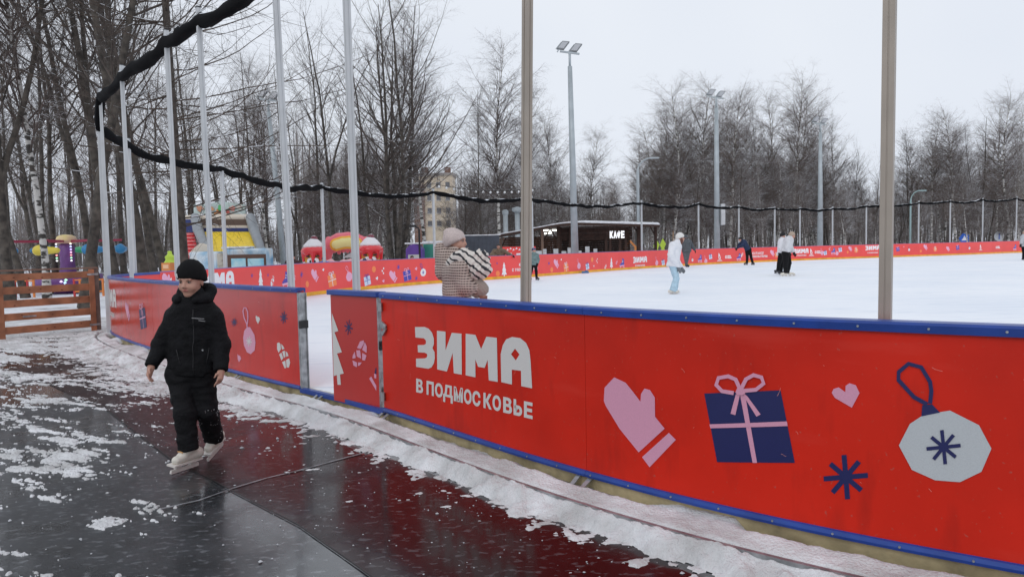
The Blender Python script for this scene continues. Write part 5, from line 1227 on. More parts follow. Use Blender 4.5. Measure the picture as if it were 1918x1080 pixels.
lean = dict(side); lean.update(head=(-0.20, 0.10), neck=(-0.10, 0.15), shL=(-0.06, 0.17, 0.1), shR=(-0.02, 0.19, -0.12), elL=(-0.22, 0.26, 0.2), elR=(-0.14, 0.30, -0.1), wrL=(-0.30, 0.40, 0.3), wrR=(-0.3, 0.40, 0.1), pelvis=(0.08, 0.42), hem=(0.08, 0.47), hipL=(0.03, 0.47, 0.05), hipR=(0.13, 0.47, -0.05), knL=(0.05, 0.70, 0), knR=(0.18, 0.70, 0), anL=(0.04, 0.92, 0), anR=(0.24, 0.92, 0),
            heelL=(0.06, 0.965, 0), toeL=(-0.07, 0.965, -0.05), heelR=(0.3, 0.965, 0), toeR=(0.19, 0.965, -.05))
mkperson('skater in navy jacket and black trousers bending over the far wall', 'skater', 42.5, 1397, 443, 496, (NAVJ, BLACKT), lean, hat=GLB, res=0.026, facing=(-1, 0.1, -0.3), gloves=GLB, skates='black', jw=1.2, bits=False)
duo = dict(side); duo.update(head=(0.09, 0.10), neck=(0.02, 0.16), shL=(0, 0.19, 0.16), shR=(0, 0.19, -0.17), elL=(0.05, 0.34, 0.2), elR=(-0.03, 0.36, -0.22), wrL=(0.12, 0.46, 0.2), wrR=(0.02, 0.46, -0.2), hem=(-0.05, 0.47), pelvis=(-0.04, 0.47), hipL=(-0.02, 0.5, 0.08), hipR=(-0.05, 0.5, -0.08), knL=(0.02, 0.70, 0.1), knR=(-0.05, 0.70, -0.1), anL=(-0.02, 0.91, 0.1), anR=(-0.05, 0.92, -0.1),
          heelL=(0.02, 0.955, 0.1), toeL=(0.16, 0.955, 0.1), heelR=(-0.15, 0.965, -0.1), toeR=(-0.01, 0.965, -0.1))
mkperson('skater in beige hat, loose white jacket and black trousers in front of the close pair', 'skater', 28.3, 1476, 433, 518, (M('pale grey jacket', (0.62, 0.62, 0.64), 0.85, noise=(8, .12)), BLACKT), duo, hat=BEIG, res=0.02, facing=(1, -0.2, -.05), gloves=GLB, jw=1.35, lw=1.15, bits=False, folds_amp=0.012, beanie=1.2)
duo2 = dict(side); duo2.update(head=(0.03, 0.06), anR=(-0.09, 0.9, -0.1), heelR=(-0.17, 0.935, -0.1), toeR=(-0.04, 0.955, -0.1), knR=(-0.06, 0.72, -0.1))
mkperson('skater in black hat with white and navy jacket, half hidden behind the beige hatted skater', 'skater', 29.4, 1464, 437, 514, (M('white and navy jacket', (0.72, 0.72, 0.75), 0.8), BLACKT), duo2, hat=GLB, res=0.022, facing=(1, 0.3, 0), gloves=GLB, skates='black', jw=1.1, bits=False)
kid = dict(back); kid.update(head=(0.0, 0.12), shL=(-0.10, 0.25), shR=(0.10, 0.25), neck=(0, 0.22), elL=(-0.14, 0.38), elR=(0.14, 0.38), wrL=(-0.12, 0.5), wrR=(0.12, 0.5), pelvis=(0, 0.52), hem=(0.0, 0.56), hipL=(-0.05, 0.56), hipR=(0.05, 0.56), knL=(-0.08, 0.74), knR=(0.07, 0.74), anL=(-0.12, 0.92), anR=(0.08, 0.92), heelL=(-0.12, 0.965, 0), toeL=(-0.07, 0.975, -0.18), heelR=(0.06, 0.965, 0), toeR=(0.16, 0.97, -0.16))
mkperson('small child in dark blue helmet and grey green jacket standing by the far wall', 'child', 28.5, 1000, 462, 524, (GRNJ, BLACKT), kid, hat=HELM, res=0.018, facing=(0.5, -0.8, 0), gloves=GLB, skates='black', hk=0.85, jw=0.95, lw=0.85, bits=False)
edge = dict(side); edge.update(elR=(-0.08, 0.34, -.3), wrR=(-0.10, 0.45, -.35))
mkperson('skater in light grey jacket and black trousers, cut by the right edge of the picture', 'skater', 42, 1918, 432, 488, (LGREY, BLACKT), edge, hat=BEIG, res=0.026, facing=(-1, -0.2, 0), gloves=GLB, skates='black', jw=1.25, bits=False)
def stander(label, D, px, top, height, jm, hatm, facing, lean_arms=False, cat='person', hk=0.98, res=0.024):
    h = height * FPX / D
    P = dict(back); P.update(head=(-0.0, 0.085), elR=(0.16, 0.33, 0), wrR=(0.15, 0.46, 0), elL=(-0.16, 0.33, 0), wrL=(-0.15, 0.46, 0))
    if lean_arms: P.update(elR=(0.22, 0.27, -.15), wrR=(0.34, 0.33, -.35), elL=(-0.2, 0.3, -.1), wrL=(-0.06, 0.33, -.35), head=(-0.02, 0.085, -.1))
    J = {k: (px + v[0] * h, top + v[1] * h, v[2] if len(v) > 2 else 0) for k, v in P.items()}
    return person(label, cat, D, J, jm, BLACKT, hat=hatm, res=res, head_k=hk, facing=facing, gloves=GLB, skates='black', bits=False, jw=1.2, foot_z=0.0, boot_k=1.0)
stander('man in dark hat and olive brown jacket leaning his arms on the far wall', 32.0, 935, 455, 1.75, BRNJ, M('dark grey knit', (0.05, 0.05, 0.055), 0.9), (0.2, -1, -0.2), True)
stander('person in black hat looking over the far wall, left of the left cupcake', 24.5, 548, 476, 1.45, M('maroon dark jacket', (0.05, 0.015, 0.02), 0.8), KNITB, (1, -0.3, 0), cat='person', hk=0.9)
stander('person in blue jacket standing between the left cupcake and the arch sign', 27.5, 607, 481, 1.3, M('bright blue jacket', (0.03, 0.12, 0.5), 0.7), M('navy knit', (0.015, 0.02, 0.05), 0.9), (0.6, -0.8, 0), hk=0.85)
stander('person in dark round helmet in front of the purple booth door', 30.0, 772, 478, 1.35, M('charcoal jacket', (0.04, 0.04, 0.045), 0.8), M('black helmet', (0.01, 0.01, 0.012), 0.3, coat=(0.6, 0.15)), (0.4, -1, 0), hk=0.85)
stander('person in navy hat beside the right cupcake, only the top of the head showing', 27.5, 683, 484, 1.2, NAVJ, M('slate blue knit', (0.05, 0.07, 0.12), 0.9), (0, -1, 0), hk=0.85)
# ------------------------------------------------------------------ bare winter trees
def wood_mat(name, base, snow, base2=None):
    return M(name, base, 0.9, noise=(7, 0.4, base2) if base2 else (7, 0.45), snow=snow)
BARK = M('dark bark', (0.085, 0.072, 0.06), 0.92, noise=(5, 0.5, (0.035, 0.03, 0.026)), bump=(26, 1.0), snow=0.06)
TWIG = wood_mat('bare twigs', (0.09, 0.072, 0.062), 0.22)
TWIGR = wood_mat('reddish bare twigs', (0.115, 0.085, 0.075), 0.24)
TWIGL = wood_mat('larch twigs', (0.085, 0.062, 0.048), 0.20)
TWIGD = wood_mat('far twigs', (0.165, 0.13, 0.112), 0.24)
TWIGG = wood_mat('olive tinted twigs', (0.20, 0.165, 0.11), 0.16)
def birch_mat():
    m = bpy.data.materials.new('birch bark'); m.use_nodes = True; n = m.node_tree; b = n.nodes['Principled BSDF']; b.inputs['Roughness'].default_value = 0.8
    tc = n.nodes.new('ShaderNodeTexCoord'); mp = n.nodes.new('ShaderNodeMapping'); mp.inputs['Scale'].default_value = (2.2, 2.2, 5.5); n.links.new(tc.outputs['Object'], mp.inputs['Vector'])
    t = n.nodes.new('ShaderNodeTexNoise'); t.inputs['Scale'].default_value = 1.3; t.inputs['Detail'].default_value = 4; n.links.new(mp.outputs['Vector'], t.inputs['Vector'])
    r = n.nodes.new('ShaderNodeValToRGB'); r.color_ramp.elements[0].position = 0.44; r.color_ramp.elements[1].position = 0.5; r.color_ramp.elements[0].color = (0.05, 0.045, 0.04, 1); r.color_ramp.elements[1].color = (0.58, 0.56, 0.53, 1)
    n.links.new(t.outputs['Fac'], r.inputs['Fac']); n.links.new(r.outputs['Color'], b.inputs['Base Color']); return m
BIRCH = birch_mat()
def rotax(v, ax, a):
    c, s = np.cos(a)[:, None], np.sin(a)[:, None]; return v * c + np.cross(ax, v) * s + ax * (ax * v).sum(1, keepdims=True) * (1 - c)
def kids(rs, P, R, m, t0, t1, ang, ratio, K, rr, trop, wob, lenvar=0.3, taper=0.25, base_len=None, tpow=1.0):
    """m children on each parent branch; P (N,K+1,3), R (N,K+1)"""
    N, Kp = P.shape[0], P.shape[1] - 1; par = np.repeat(np.arange(N), m); t = t0 + (t1 - t0) * rs.rand(N * m) ** tpow
    x = t * Kp; i = np.minimum(x.astype(int), Kp - 1); f = (x - i)[:, None]
    a, b = P[par, i], P[par, i + 1]; org = a + (b - a) * f; d = b - a; d /= np.linalg.norm(d, axis=1)[:, None] + 1e-9
    pr = R[par, i] * (1 - f[:, 0]) + R[par, i + 1] * f[:, 0]
    L = np.linalg.norm(P[:, 1:] - P[:, :-1], axis=2).sum(1)[par] if base_len is None else np.full(len(par), base_len)
    rnd = rs.normal(size=(N * m, 3)); ax = np.cross(d, rnd); ax /= np.linalg.norm(ax, axis=1)[:, None] + 1e-9
    an = np.radians(ang[0] + (ang[1] - ang[0]) * rs.rand(N * m)); dd = rotax(d, ax, an)
    ln = L * ratio * (1 - 0.55 * t) * (1 + lenvar * (rs.rand(N * m) * 2 - 1)); r0 = np.minimum(pr * rr[0], rr[1])
    Q = np.zeros((N * m, K + 1, 3)); Q[:, 0] = org; RR = np.zeros((N * m, K + 1)); RR[:, 0] = r0
    for k in range(K):
        dd = dd + wob * rs.normal(size=dd.shape) + np.array([0, 0, trop * (1 if trop > 0 else (k + 1) / K)]); dd /= np.linalg.norm(dd, axis=1)[:, None]
        Q[:, k + 1] = Q[:, k] + dd * (ln / K)[:, None]; RR[:, k + 1] = r0 * (1 - (1 - taper) * (k + 1) / K)
    return Q, RR
def tubes(groups):
    Vs = []; Fs = []; n0 = 0
    for P, R, S in groups:
        N, K1 = P.shape[0], P.shape[1]; d = np.gradient(P, axis=1); d /= np.linalg.norm(d, axis=2)[..., None] + 1e-9
        a = np.where(np.abs(d[..., 2:3]) < 0.9, np.array([0, 0, 1.0]), np.array([1.0, 0, 0])); u = np.cross(d, a); u /= np.linalg.norm(u, axis=2)[..., None] + 1e-9; v = np.cross(d, u)
        th = np.arange(S) * 2 * math.pi / S
        V = P[:, :, None] + R[:, :, None, None] * (np.cos(th)[None, None, :, None] * u[:, :, None] + np.sin(th)[None, None, :, None] * v[:, :, None])
        b = (np.arange(N) * K1 * S)[:, None, None]; k = (np.arange(K1 - 1) * S)[None, :, None]; j = np.arange(S)[None, None, :]; j2 = (j + 1) % S
        F = np.stack([b + k + j, b + k + j2, b + k + S + j2, b + k + S + j], -1).reshape(-1, 4) + n0
        Vs.append(V.reshape(-1, 3)); Fs.append(F); n0 += N * K1 * S
    return np.vstack(Vs), np.vstack(Fs)
def mkmesh(name, V, F, mat, smooth=False):
    o = mk(name, V, F, mat, None, smooth=smooth); me = o.data; bpy.data.objects.remove(o); return me
def template(seed, kind, H=15.0, dens=1.0, thick=1.0, tw=0.007):
    rs = np.random.RandomState(seed); K = 14; r0 = {'birch': 0.10, 'linden': 0.17, 'multi': 0.165, 'larch': 0.15, 'aspen': 0.12, 'bush': 0.05}[kind] * thick * H / 15
    def stem(org, dirn, L, r, wob, K=14, trop=0.0, tip=0.12):
        P = np.zeros((1, K + 1, 3)); P[0, 0] = org; d = unit(dirn)
        for k in range(K): d = unit(d + wob * rs.normal(size=3) + np.array([0, 0, trop])); P[0, k + 1] = P[0, k] + d * L / K
        t = np.linspace(0, 1, K + 1); R = r * (1 - (1 - tip) * t ** 0.9); R[0] *= 1.35; return P, R[None]
    if kind == 'multi':
        st = []
        for i in range(5): a = i * 1.256 + rs.rand(); st.append(stem((0.12 * math.cos(a), 0.12 * math.sin(a), 0), (0.20 * math.cos(a), 0.20 * math.sin(a), 1), H * rs.uniform(0.85, 1), r0 * rs.uniform(0.8, 1.05), 0.045, trop=0.03))
        P = np.vstack([s[0] for s in st]); R = np.vstack([s[1] for s in st])
    elif kind == 'linden':
        st = [stem((0, 0, 0), (rs.uniform(-.08, .08), rs.uniform(-.08, .08), 1), H, r0, 0.032, trop=0.03)]
        P0, R0 = st[0]; i = rs.randint(3, 6); a = rs.rand() * 6.3; st.append(stem(P0[0, i], (0.35 * math.cos(a), 0.35 * math.sin(a), 1), H * (1 - i / 14) * 0.95, R0[0, i] * 0.8, 0.05, trop=0.05))
        P = np.vstack([s[0] for s in st]); R = np.vstack([s[1] for s in st])
    elif kind == 'bush':
        st = []
        for i in range(7): a = rs.rand() * 6.3; st.append(stem((0.2 * math.cos(a), 0.2 * math.sin(a), 0), (0.3 * math.cos(a), 0.3 * math.sin(a), 1), H * rs.uniform(0.6, 1), r0, 0.08))
        P = np.vstack([s[0] for s in st]); R = np.vstack([s[1] for s in st])
    else:
        P, R = stem((0, 0, 0), (rs.uniform(-.05, .05), rs.uniform(-.05, .05), 1), H, r0, {'birch': 0.03, 'larch': 0.012, 'aspen': 0.035}[kind], trop=0.02)
    trunk = mkmesh(kind + '_trunk', *tubes([(P, R, 9)]), {'birch': BIRCH}.get(kind, BARK), True)
    g = []; ns = P.shape[0]
    if kind == 'larch':
        A = kids(rs, P, R, int(110 * dens), 0.10, 0.98, (78, 100), 0.30, 8, (0.22, 0.020), 0.05, 0.07, 0.35); g.append((*A, 4))
        B = kids(rs, *A, 12, 0.08, 1.0, (35, 75), 0.34, 4, (0.5, 0.007), -0.06, 0.14); g.append((*B, 3))
        C = kids(rs, *B, 4, 0.1, 1.0, (30, 80), 0.36, 2, (0.75, tw), -0.14, 0.12); g.append((*C, 3)); tm = TWIGL
    elif kind == 'birch':
        A = kids(rs, P, R, int(84 * dens), 0.26, 0.98, (24, 55), 0.27, 8, (0.5, 0.026), 0.02, 0.09, 0.5); g.append((*A, 4))
        B = kids(rs, *A, 11, 0.12, 1.0, (25, 65), 0.46, 6, (0.55, 0.010), -0.05, 0.13); g.append((*B, 3))
        C = kids(rs, *B, 10, 0.1, 1.0, (20, 65), 0.66, 5, (0.75, tw), -0.42, 0.14); g.append((*C, 3)); tm = TWIGR
    elif kind == 'bush':
        A = kids(rs, P, R, 7, 0.1, 1.0, (25, 65), 0.5, 5, (0.5, 0.02), 0.03, 0.1); g.append((*A, 3))
        B = kids(rs, *A, 6, 0.1, 1.0, (25, 65), 0.5, 3, (0.6, 0.01), 0.0, 0.15); g.append((*B, 3)); C = kids(rs, *B, 5, 0.1, 1, (30, 70), 0.5, 2, (0.7, tw), 0, 0.15); g.append((*C, 3)); tm = TWIGD
    else:
        n1 = {'multi': 16, 'linden': 22, 'aspen': 34}[kind]; t0 = {'multi': 0.22, 'linden': 0.30, 'aspen': 0.35}[kind]; r1 = {'multi': (0.55, 0.05), 'linden': (0.42, 0.034), 'aspen': (0.45, 0.03)}[kind]
        A = kids(rs, P, R, int(n1 * dens), t0, 0.99, (30, 62), 0.40 if kind != 'linden' else 0.32, 9, r1, 0.06, 0.09, 0.45); g.append((*A, 5))
        B = kids(rs, *A, 9, 0.12, 1.0, (28, 65), 0.42, 6, (0.5, 0.013), 0.03, 0.13); g.append((*B, 3))
        C = kids(rs, *B, 6, 0.1, 1.0, (28, 68), 0.48, 4, (0.6, 0.010), 0.02, 0.16); g.append((*C, 3))
        E = kids(rs, *C, 3, 0.1, 1.0, (28, 68), 0.55, 2, (0.75, tw), 0.02, 0.16); g.append((*E, 3)); tm = TWIG
    crown = mkmesh(kind + '_crown', *tubes(g), tm, False)
    return trunk, crown, H, kind
TPL = {'birch': [template(11 + i, 'birch', 15, 1.0, 1.0, 0.0075) for i in range(5)], 'linden': [template(31 + i, 'linden', 16, 0.9, 0.82) for i in range(4)], 'multi': [template(51, 'multi', 16, 1.25, 1.0), template(52, 'multi', 16, 1.0, 0.8)],
       'larch': [template(61 + i, 'larch', 18, 1.0, 0.8, 0.005) for i in range(3)], 'aspen': [template(71 + i, 'aspen', 15, 0.9) for i in range(4)], 'bush': [template(81 + i, 'bush', 3.0, 1, 1, 0.006) for i in range(3)]}
NAMES = {'birch': 'birch_tree', 'linden': 'linden_tree', 'multi': 'many_stemmed_tree', 'larch': 'larch_tree', 'aspen': 'bare_tree', 'bush': 'bush'}
def clone_mat(me, mat):
    k = (me.name, mat.name)
    if k not in clone_mat.c: m2 = me.copy(); m2.materials.clear(); m2.materials.append(mat); clone_mat.c[k] = m2
    return clone_mat.c[k]
clone_mat.c = {}
def tree(px, D, top, kind, var=0, label=None, group=None, rz=None, sxy=1.0, crown_mat=None, lean=(0, 0), xy=None, H=None, trunk_mat=None):
    x, y = col_xy(px, D) if xy is None else xy
    tr, cr_, H0, _ = TPL[kind][var % len(TPL[kind])]
    if H is None: H = CAMZ + (horizon(px) - top) * D / FPX
    s = H / H0; r = thing(NAMES[kind], label, 'tree' if kind != 'bush' else 'bush', (x, y, -0.02), group)
    r.rotation_euler = (lean[0], lean[1], rz if rz is not None else random.uniform(0, 6.28)); r.scale = (s * sxy, s * sxy, s)
    for nm, me in (('trunk', tr), ('crown', clone_mat(cr_, crown_mat) if crown_mat else cr_)):
        if nm == 'trunk' and trunk_mat: me = clone_mat(me, trunk_mat)
        o = bpy.data.objects.new(nm, me); COL.objects.link(o); o.parent = r
    return r
def zone(px):
    for lim, t in ((110, 'at the far left behind the carousel'), (210, 'behind the wooden gate post'), (340, 'behind the bend of the rink wall'), (520, 'round the inflatable slide'), (620, 'left of and behind the left cupcake'), (740, 'behind the arch sign'), (860, 'round the pale tower block'), (1040, 'behind the grey container'),
                   (1250, 'behind the café'), (1330, 'left of the second floodlight mast'), (1440, 'right of the second floodlight mast'), (1600, 'round the third floodlight mast'), (1720, 'by the thick near pole'), (1840, 'behind the blue road sign')):
        if px < lim: return t
    return 'at the far right of the wood'
# large trees at the left, beyond the curved end of the rink
L_ = [(12, 22, 'linden', 0, 18, 'thick dark tree at the left edge of the picture', 0, 0.0), (44, 27, 'aspen', 1, 17, 'leaning dark tree between the two leftmost trunks', 0.10, 0.0), (84, 24, 'birch', 0, 18, 'birch with flaking white trunk in front of the carousel roundabout', -0.03, 0.0),
      (66, 34, 'aspen', 2, 17, 'slender tree behind the leftmost gondolas of the carousel', 0, 0), (102, 30, 'aspen', 3, 16, 'slim dark trunk left of the yellow carousel dome', 0, 0), (155, 21, 'linden', 1, 18, 'forked tree whose trunk splits low, just right of the carousel column', -0.09, 0.0),
      (180, 30, 'linden', 2, 18, 'dark trunk left of the leftmost net pole', 0.03, 0), (218, 24, 'linden', 3, 19, 'thick trunk between the curved end poles of the rink', 0.06, 0.0), (232, 33, 'aspen', 0, 18, 'trunk directly behind the third pole from the curved end', 0, 0),
      (272, 23, 'linden', 0, 19, 'very thick ridged trunk left of the orange and yellow kiosk', 0.0, 1.2), (291, 30, 'linden', 2, 18, 'thick trunk just right of the ridged trunk', 0.02, 0), (312, 27, 'aspen', 1, 19, 'slim trunk behind the orange kiosk', 0.05, 0), (345, 22, 'larch', 0, 21, 'larch with a straight trunk at the left end of the inflatable slide', 0.05, 0),
      (368, 52, 'larch', 1, 20, 'larch standing right behind the inflatable slide', 0.0, 0), (478, 60, 'larch', 2, 18, 'larch beyond the right side of the inflatable slide', 0, 0), (503, 46, 'birch', 1, 13.5, 'thin birch left of the big mast beside the slide', 0, 0),
      (545, 60, 'larch', 1, 17, 'larch behind the pole at the left jamb of the gateway', 0, 0)]
for px, D, kind, var, H, lab, ln, rz in L_: tree(px, D, 0, kind, var, lab, None, rz=rz, H=H, lean=(0, -ln) if rz == 0 else (0, 0), sxy=1.0)
# the group in the middle and the skyline trees
Mid = [(742, 40, -40, 'multi', 0, 'big many stemmed tree between the cupcakes and the pale tower block', 1.0), (698, 42, 60, 'linden', 3, 'leaning dark tree behind the arch sign', 0.9), (630, 46, 40, 'linden', 1, 'dark tree with spreading boughs above the left cupcake', 1.0), (590, 58, 60, 'aspen', 2, 'tall bare tree right of the left jamb pole', 1.1), (797, 58, 48, 'birch', 2, 'tall birch beside the pale tower block', 1.0),
       (903, 52, 178, 'aspen', 3, 'twisted dark tree left of the lettering pole', 0.8), (935, 62, 88, 'birch', 3, 'tallest birch left of the lettering pole', 1.05), (985, 66, 165, 'birch', 4, 'birch crown peeping from behind the lettering pole', 1.0), (1048, 74, 222, 'birch', 0, 'small crowned birch left of the nearest floodlight mast', 1.0), (1102, 78, 250, 'birch', 1, 'birch right of the nearest floodlight mast', 1.0),
       (1262, 72, 165, 'birch', 2, 'birch with long hanging twigs left of the second floodlight mast', 1.2), (1318, 74, 160, 'birch', 3, 'broad birch touching the second floodlight mast', 1.2), (1368, 70, 168, 'birch', 4, 'dense birch just right of the second floodlight mast', 1.15), (1225, 80, 235, 'birch', 1, 'lower birch at the left of the tall birch clump', 1.1), (1420, 78, 205, 'aspen', 0, 'airy tree between the birch clumps behind the close pair', 0.9),
       (1478, 74, 160, 'birch', 0, 'tall narrow birch above the beige hatted skater', 1.0), (1542, 80, 200, 'aspen', 1, 'see-through tree behind the third floodlight mast', 0.8), (1510, 82, 225, 'birch', 2, 'birch left of the third floodlight mast', 1.0), (1602, 88, 285, 'aspen', 2, 'dark slim tree left of the thick near pole', 0.8), (1640, 90, 300, 'aspen', 3, 'light tree hidden half by the thick near pole', 0.9),
       (1702, 84, 262, 'aspen', 0, 'bushy tree right of the thick near pole', 0.9), (1745, 80, 228, 'birch', 3, 'brownish birch in the right hand clump', 1.15), (1790, 78, 208, 'birch', 4, 'highest crowned birch of the right hand clump', 1.2), (1838, 80, 222, 'linden', 0, 'dark tree in the right hand clump above the blue sign', 0.9), (1888, 74, 184, 'birch', 1, 'tall birch at the right edge of the picture', 1.1)]
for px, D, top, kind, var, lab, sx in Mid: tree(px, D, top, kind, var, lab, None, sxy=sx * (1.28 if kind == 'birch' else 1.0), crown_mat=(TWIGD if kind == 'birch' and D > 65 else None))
for q_, (px, D, top, kind, var, lab, sx) in enumerate(Mid):
    if px > 1200:
        for dx_, dD in ((-22, 6), (19, 9)):
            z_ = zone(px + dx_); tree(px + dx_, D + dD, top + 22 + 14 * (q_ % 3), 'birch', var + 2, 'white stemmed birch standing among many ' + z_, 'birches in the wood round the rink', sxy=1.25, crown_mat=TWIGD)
tree(1930, 62, 262, 'linden', 2, 'olive tinted tree at the lower right of the tree line', crown_mat=TWIGG, sxy=1.1)
# the wood behind
rs = np.random.RandomState(99)
def skyline(px):
    return float(np.interp(px, [-60, 0, 560, 620, 700, 850, 1000, 1100, 1180, 1250, 1400, 1500, 1600, 1660, 1750, 1850, 1930], [60, 60, 150, 215, 225, 260, 275, 300, 320, 250, 240, 250, 320, 325, 275, 260, 250]))
cnt = 0
for i in range(250):
    px = -80 + 2040 * ((i * 0.6180339 + 0.13) % 1.0) if i < 175 else 600 + 1340 * ((i * 0.6180339 + 0.4) % 1.0); u = rs.rand()
    if px < 560 and i % 5 in (0, 3): continue
    if 772 < px < 856 and i % 6: continue
    if px < 560: D = 46 + 40 * u; kind = ['larch', 'aspen', 'linden', 'birch', 'aspen'][i % 5]
    else: D = max(far_D(min(px, 1900)) + 9, 50) + 42 * u; kind = ['birch', 'birch', 'aspen', 'birch', 'linden'][i % 5]
    if 340 < px < 500 and D < 52: D += 20
    if 870 < px < 1250 and D < 56: D += 12
    top = skyline(px) + (15 + 105 * rs.rand() if px > 560 else 80 * rs.rand())
    g_, lab = {'birch': ('birches in the wood round the rink', 'white stemmed birch standing among many in the wood round the rink'), 'larch': ('larches in the wood', 'larch with level twigs standing in the wood left of the rink'),
               'aspen': ('slender bare trees in the wood', 'slender bare tree with dark trunk in the wood round the rink'), 'linden': ('dark limbed trees in the wood', 'bare tree with dark forked limbs in the wood round the rink')}[kind]
    lab = lab.replace('in the wood round the rink', zone(px)).replace('in the wood left of the rink', zone(px))
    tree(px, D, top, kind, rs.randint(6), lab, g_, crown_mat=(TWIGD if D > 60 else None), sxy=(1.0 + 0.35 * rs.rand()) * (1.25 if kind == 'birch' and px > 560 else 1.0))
for i in range(90):
    px = -60 + 2030 * ((i * 0.6180339 + 0.5) % 1.0)
    D = (30 + 30 * rs.rand()) if px < 560 else far_D(min(px, 1900)) + 10 + 30 * rs.rand()
    if 340 < px < 500: D += 24
    if 740 < px < 1250: D = max(D, 62)
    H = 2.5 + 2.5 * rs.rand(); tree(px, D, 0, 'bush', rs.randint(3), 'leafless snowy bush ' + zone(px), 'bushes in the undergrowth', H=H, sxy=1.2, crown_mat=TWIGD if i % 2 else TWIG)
# distant wood that reads as one mass
def farwood():
    rs = np.random.RandomState(3); g = []; N = 2600; px = rs.uniform(-250, 2200, N); D = rs.uniform(95, 150, N); P = np.zeros((N, 5, 3)); 
    px = np.where((px > 768) & (px < 856), px + 110, px)
    for i in range(N):
        x, y = col_xy(px[i], D[i]); top = skyline(min(max(px[i], 0), 1918)) + rs.uniform(55, 150) + (190 if px[i] < 560 else 0); H = CAMZ + (horizon(px[i]) - top) * D[i] / FPX; H = max(H, 4)
        for k in range(5): P[i, k] = (x + rs.uniform(-.25, .25), y, H * k / 4)
    R = np.linspace(0.13, 0.03, 5)[None] * rs.uniform(0.6, 1.2, (N, 1)); g.append((P, R, 4))
    A = kids(rs, P, R, 13, 0.2, 1.0, (30, 60), 0.26, 4, (0.5, 0.045), 0.02, 0.1); g.append((*A, 3))
    B = kids(rs, *A, 5, 0.1, 1.0, (25, 65), 0.5, 2, (0.6, 0.022), 0.0, 0.15); g.append((*B, 3))
    return tubes(g)
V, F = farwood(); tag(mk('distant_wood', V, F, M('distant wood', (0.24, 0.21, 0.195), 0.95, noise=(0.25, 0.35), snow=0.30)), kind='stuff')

# ------------------------------------------------------------------ masts and lamps
GALV = M('galvanised mast', (0.40, 0.44, 0.46), 0.5, 0.2, noise=(2, 0.12)); LGLASS = M('floodlight glass', (0.42, 0.43, 0.45), 0.25)
def flood(px, D, top, label, w0=0.17, w1=0.10, box=False, dx=0):
    x, y = col_xy(px, D); H = CAMZ + (horizon(px) - top) * D / FPX; r = thing('floodlight_mast', label, 'floodlight', (x, y, 0), 'floodlight masts round the rink'); X = x + dx
    mb = MB(); mb.tube([(x, y, 0), (x + (X - x) * .5, y, H * 0.5), (X, y, H - 1.2)], [w0, (w0 + w1) / 2, w1], 14); mb.tube([(X, y, H - 1.2), (X, y, H - 0.5)], w1 * 0.55, 10); mb.build('mast', GALV, r, True)
    mb = MB(); mb.bar((X - 0.52, y, H - 0.40), (X + 0.52, y, H - 0.56), 0.09); mb.build('cross_bar', GALV, r)
    for s, z in ((-1, H - 0.1), (1, H - 0.32)):
        c = np.array([X + s * 0.34, y, H - 0.14 - s * 0.07]); ax = unit((0.80, -0.05, 0.45)); fwd = unit((-0.35, -0.55, 0.75)); fwd = unit(fwd - ax * np.dot(ax, fwd)); up = np.cross(ax, fwd)
        a0 = unit((0.97, -0.05, -0.12)); b0 = unit((0.52, 0.1, 0.85)); n0 = unit(np.cross(a0, b0)); b0 = unit(b0)
        if n0[1] > 0: n0 = -n0
        # skewed lamp box, tilted down towards the ice
        def q(u, v, w_): return c + (a0 * u * 0.72 + b0 * v * 0.95 + n0 * w_) * 0.72
        mb = MB(); mb.prism([q(-.42, -.36, 0), q(.30, -.36, 0), q(.42, .36, 0), q(-.30, .36, 0)], -n0 * 0.16); lm = mb.build('lamp', M('lamp housing', (0.22, 0.23, 0.24), 0.5, 0.3), r)
        mb = MB(); mb.prism([q(-.33, -.28, 0.002), q(.24, -.28, 0.002), q(.33, .28, 0.002), q(-.24, .28, 0.002)], n0 * 0.012); mb.build('lamp_glass', LGLASS, lm)
        mb = MB(); mb.bar(q(-.5, -.36, -.1), q(-.36, .3, -.14), 0.05); mb.bar(q(-.2, -.34, -.1), q(-.2, -.62, -.1), 0.06); mb.build('bracket', GALV, lm)
    if box:
        mb = MB(); z = CAMZ + (horizon(px) - 402) * D / FPX; mb.b2((x + w0, y - .3, z - 0.75), (x + w0 + .3, y + .1, z + 0.75)); mb.build('junction_box', ALUL, r, bevel=.02)
    return r
flood(1077, 39, 88, 'nearest floodlight mast with two lamps, in front of the wooden café', 0.21, 0.12, dx=-.12)
flood(1343, 52, 174, 'second floodlight mast, with a grey box, right of the grey suited skater', 0.22, 0.13, True)
flood(1536, 62, 224, 'third floodlight mast, farther right behind the rink wall', 0.25, 0.13)
flood(532, 44, 176, 'floodlight mast behind the pole at the gateway jamb', 0.19, 0.12, dx=-.6)
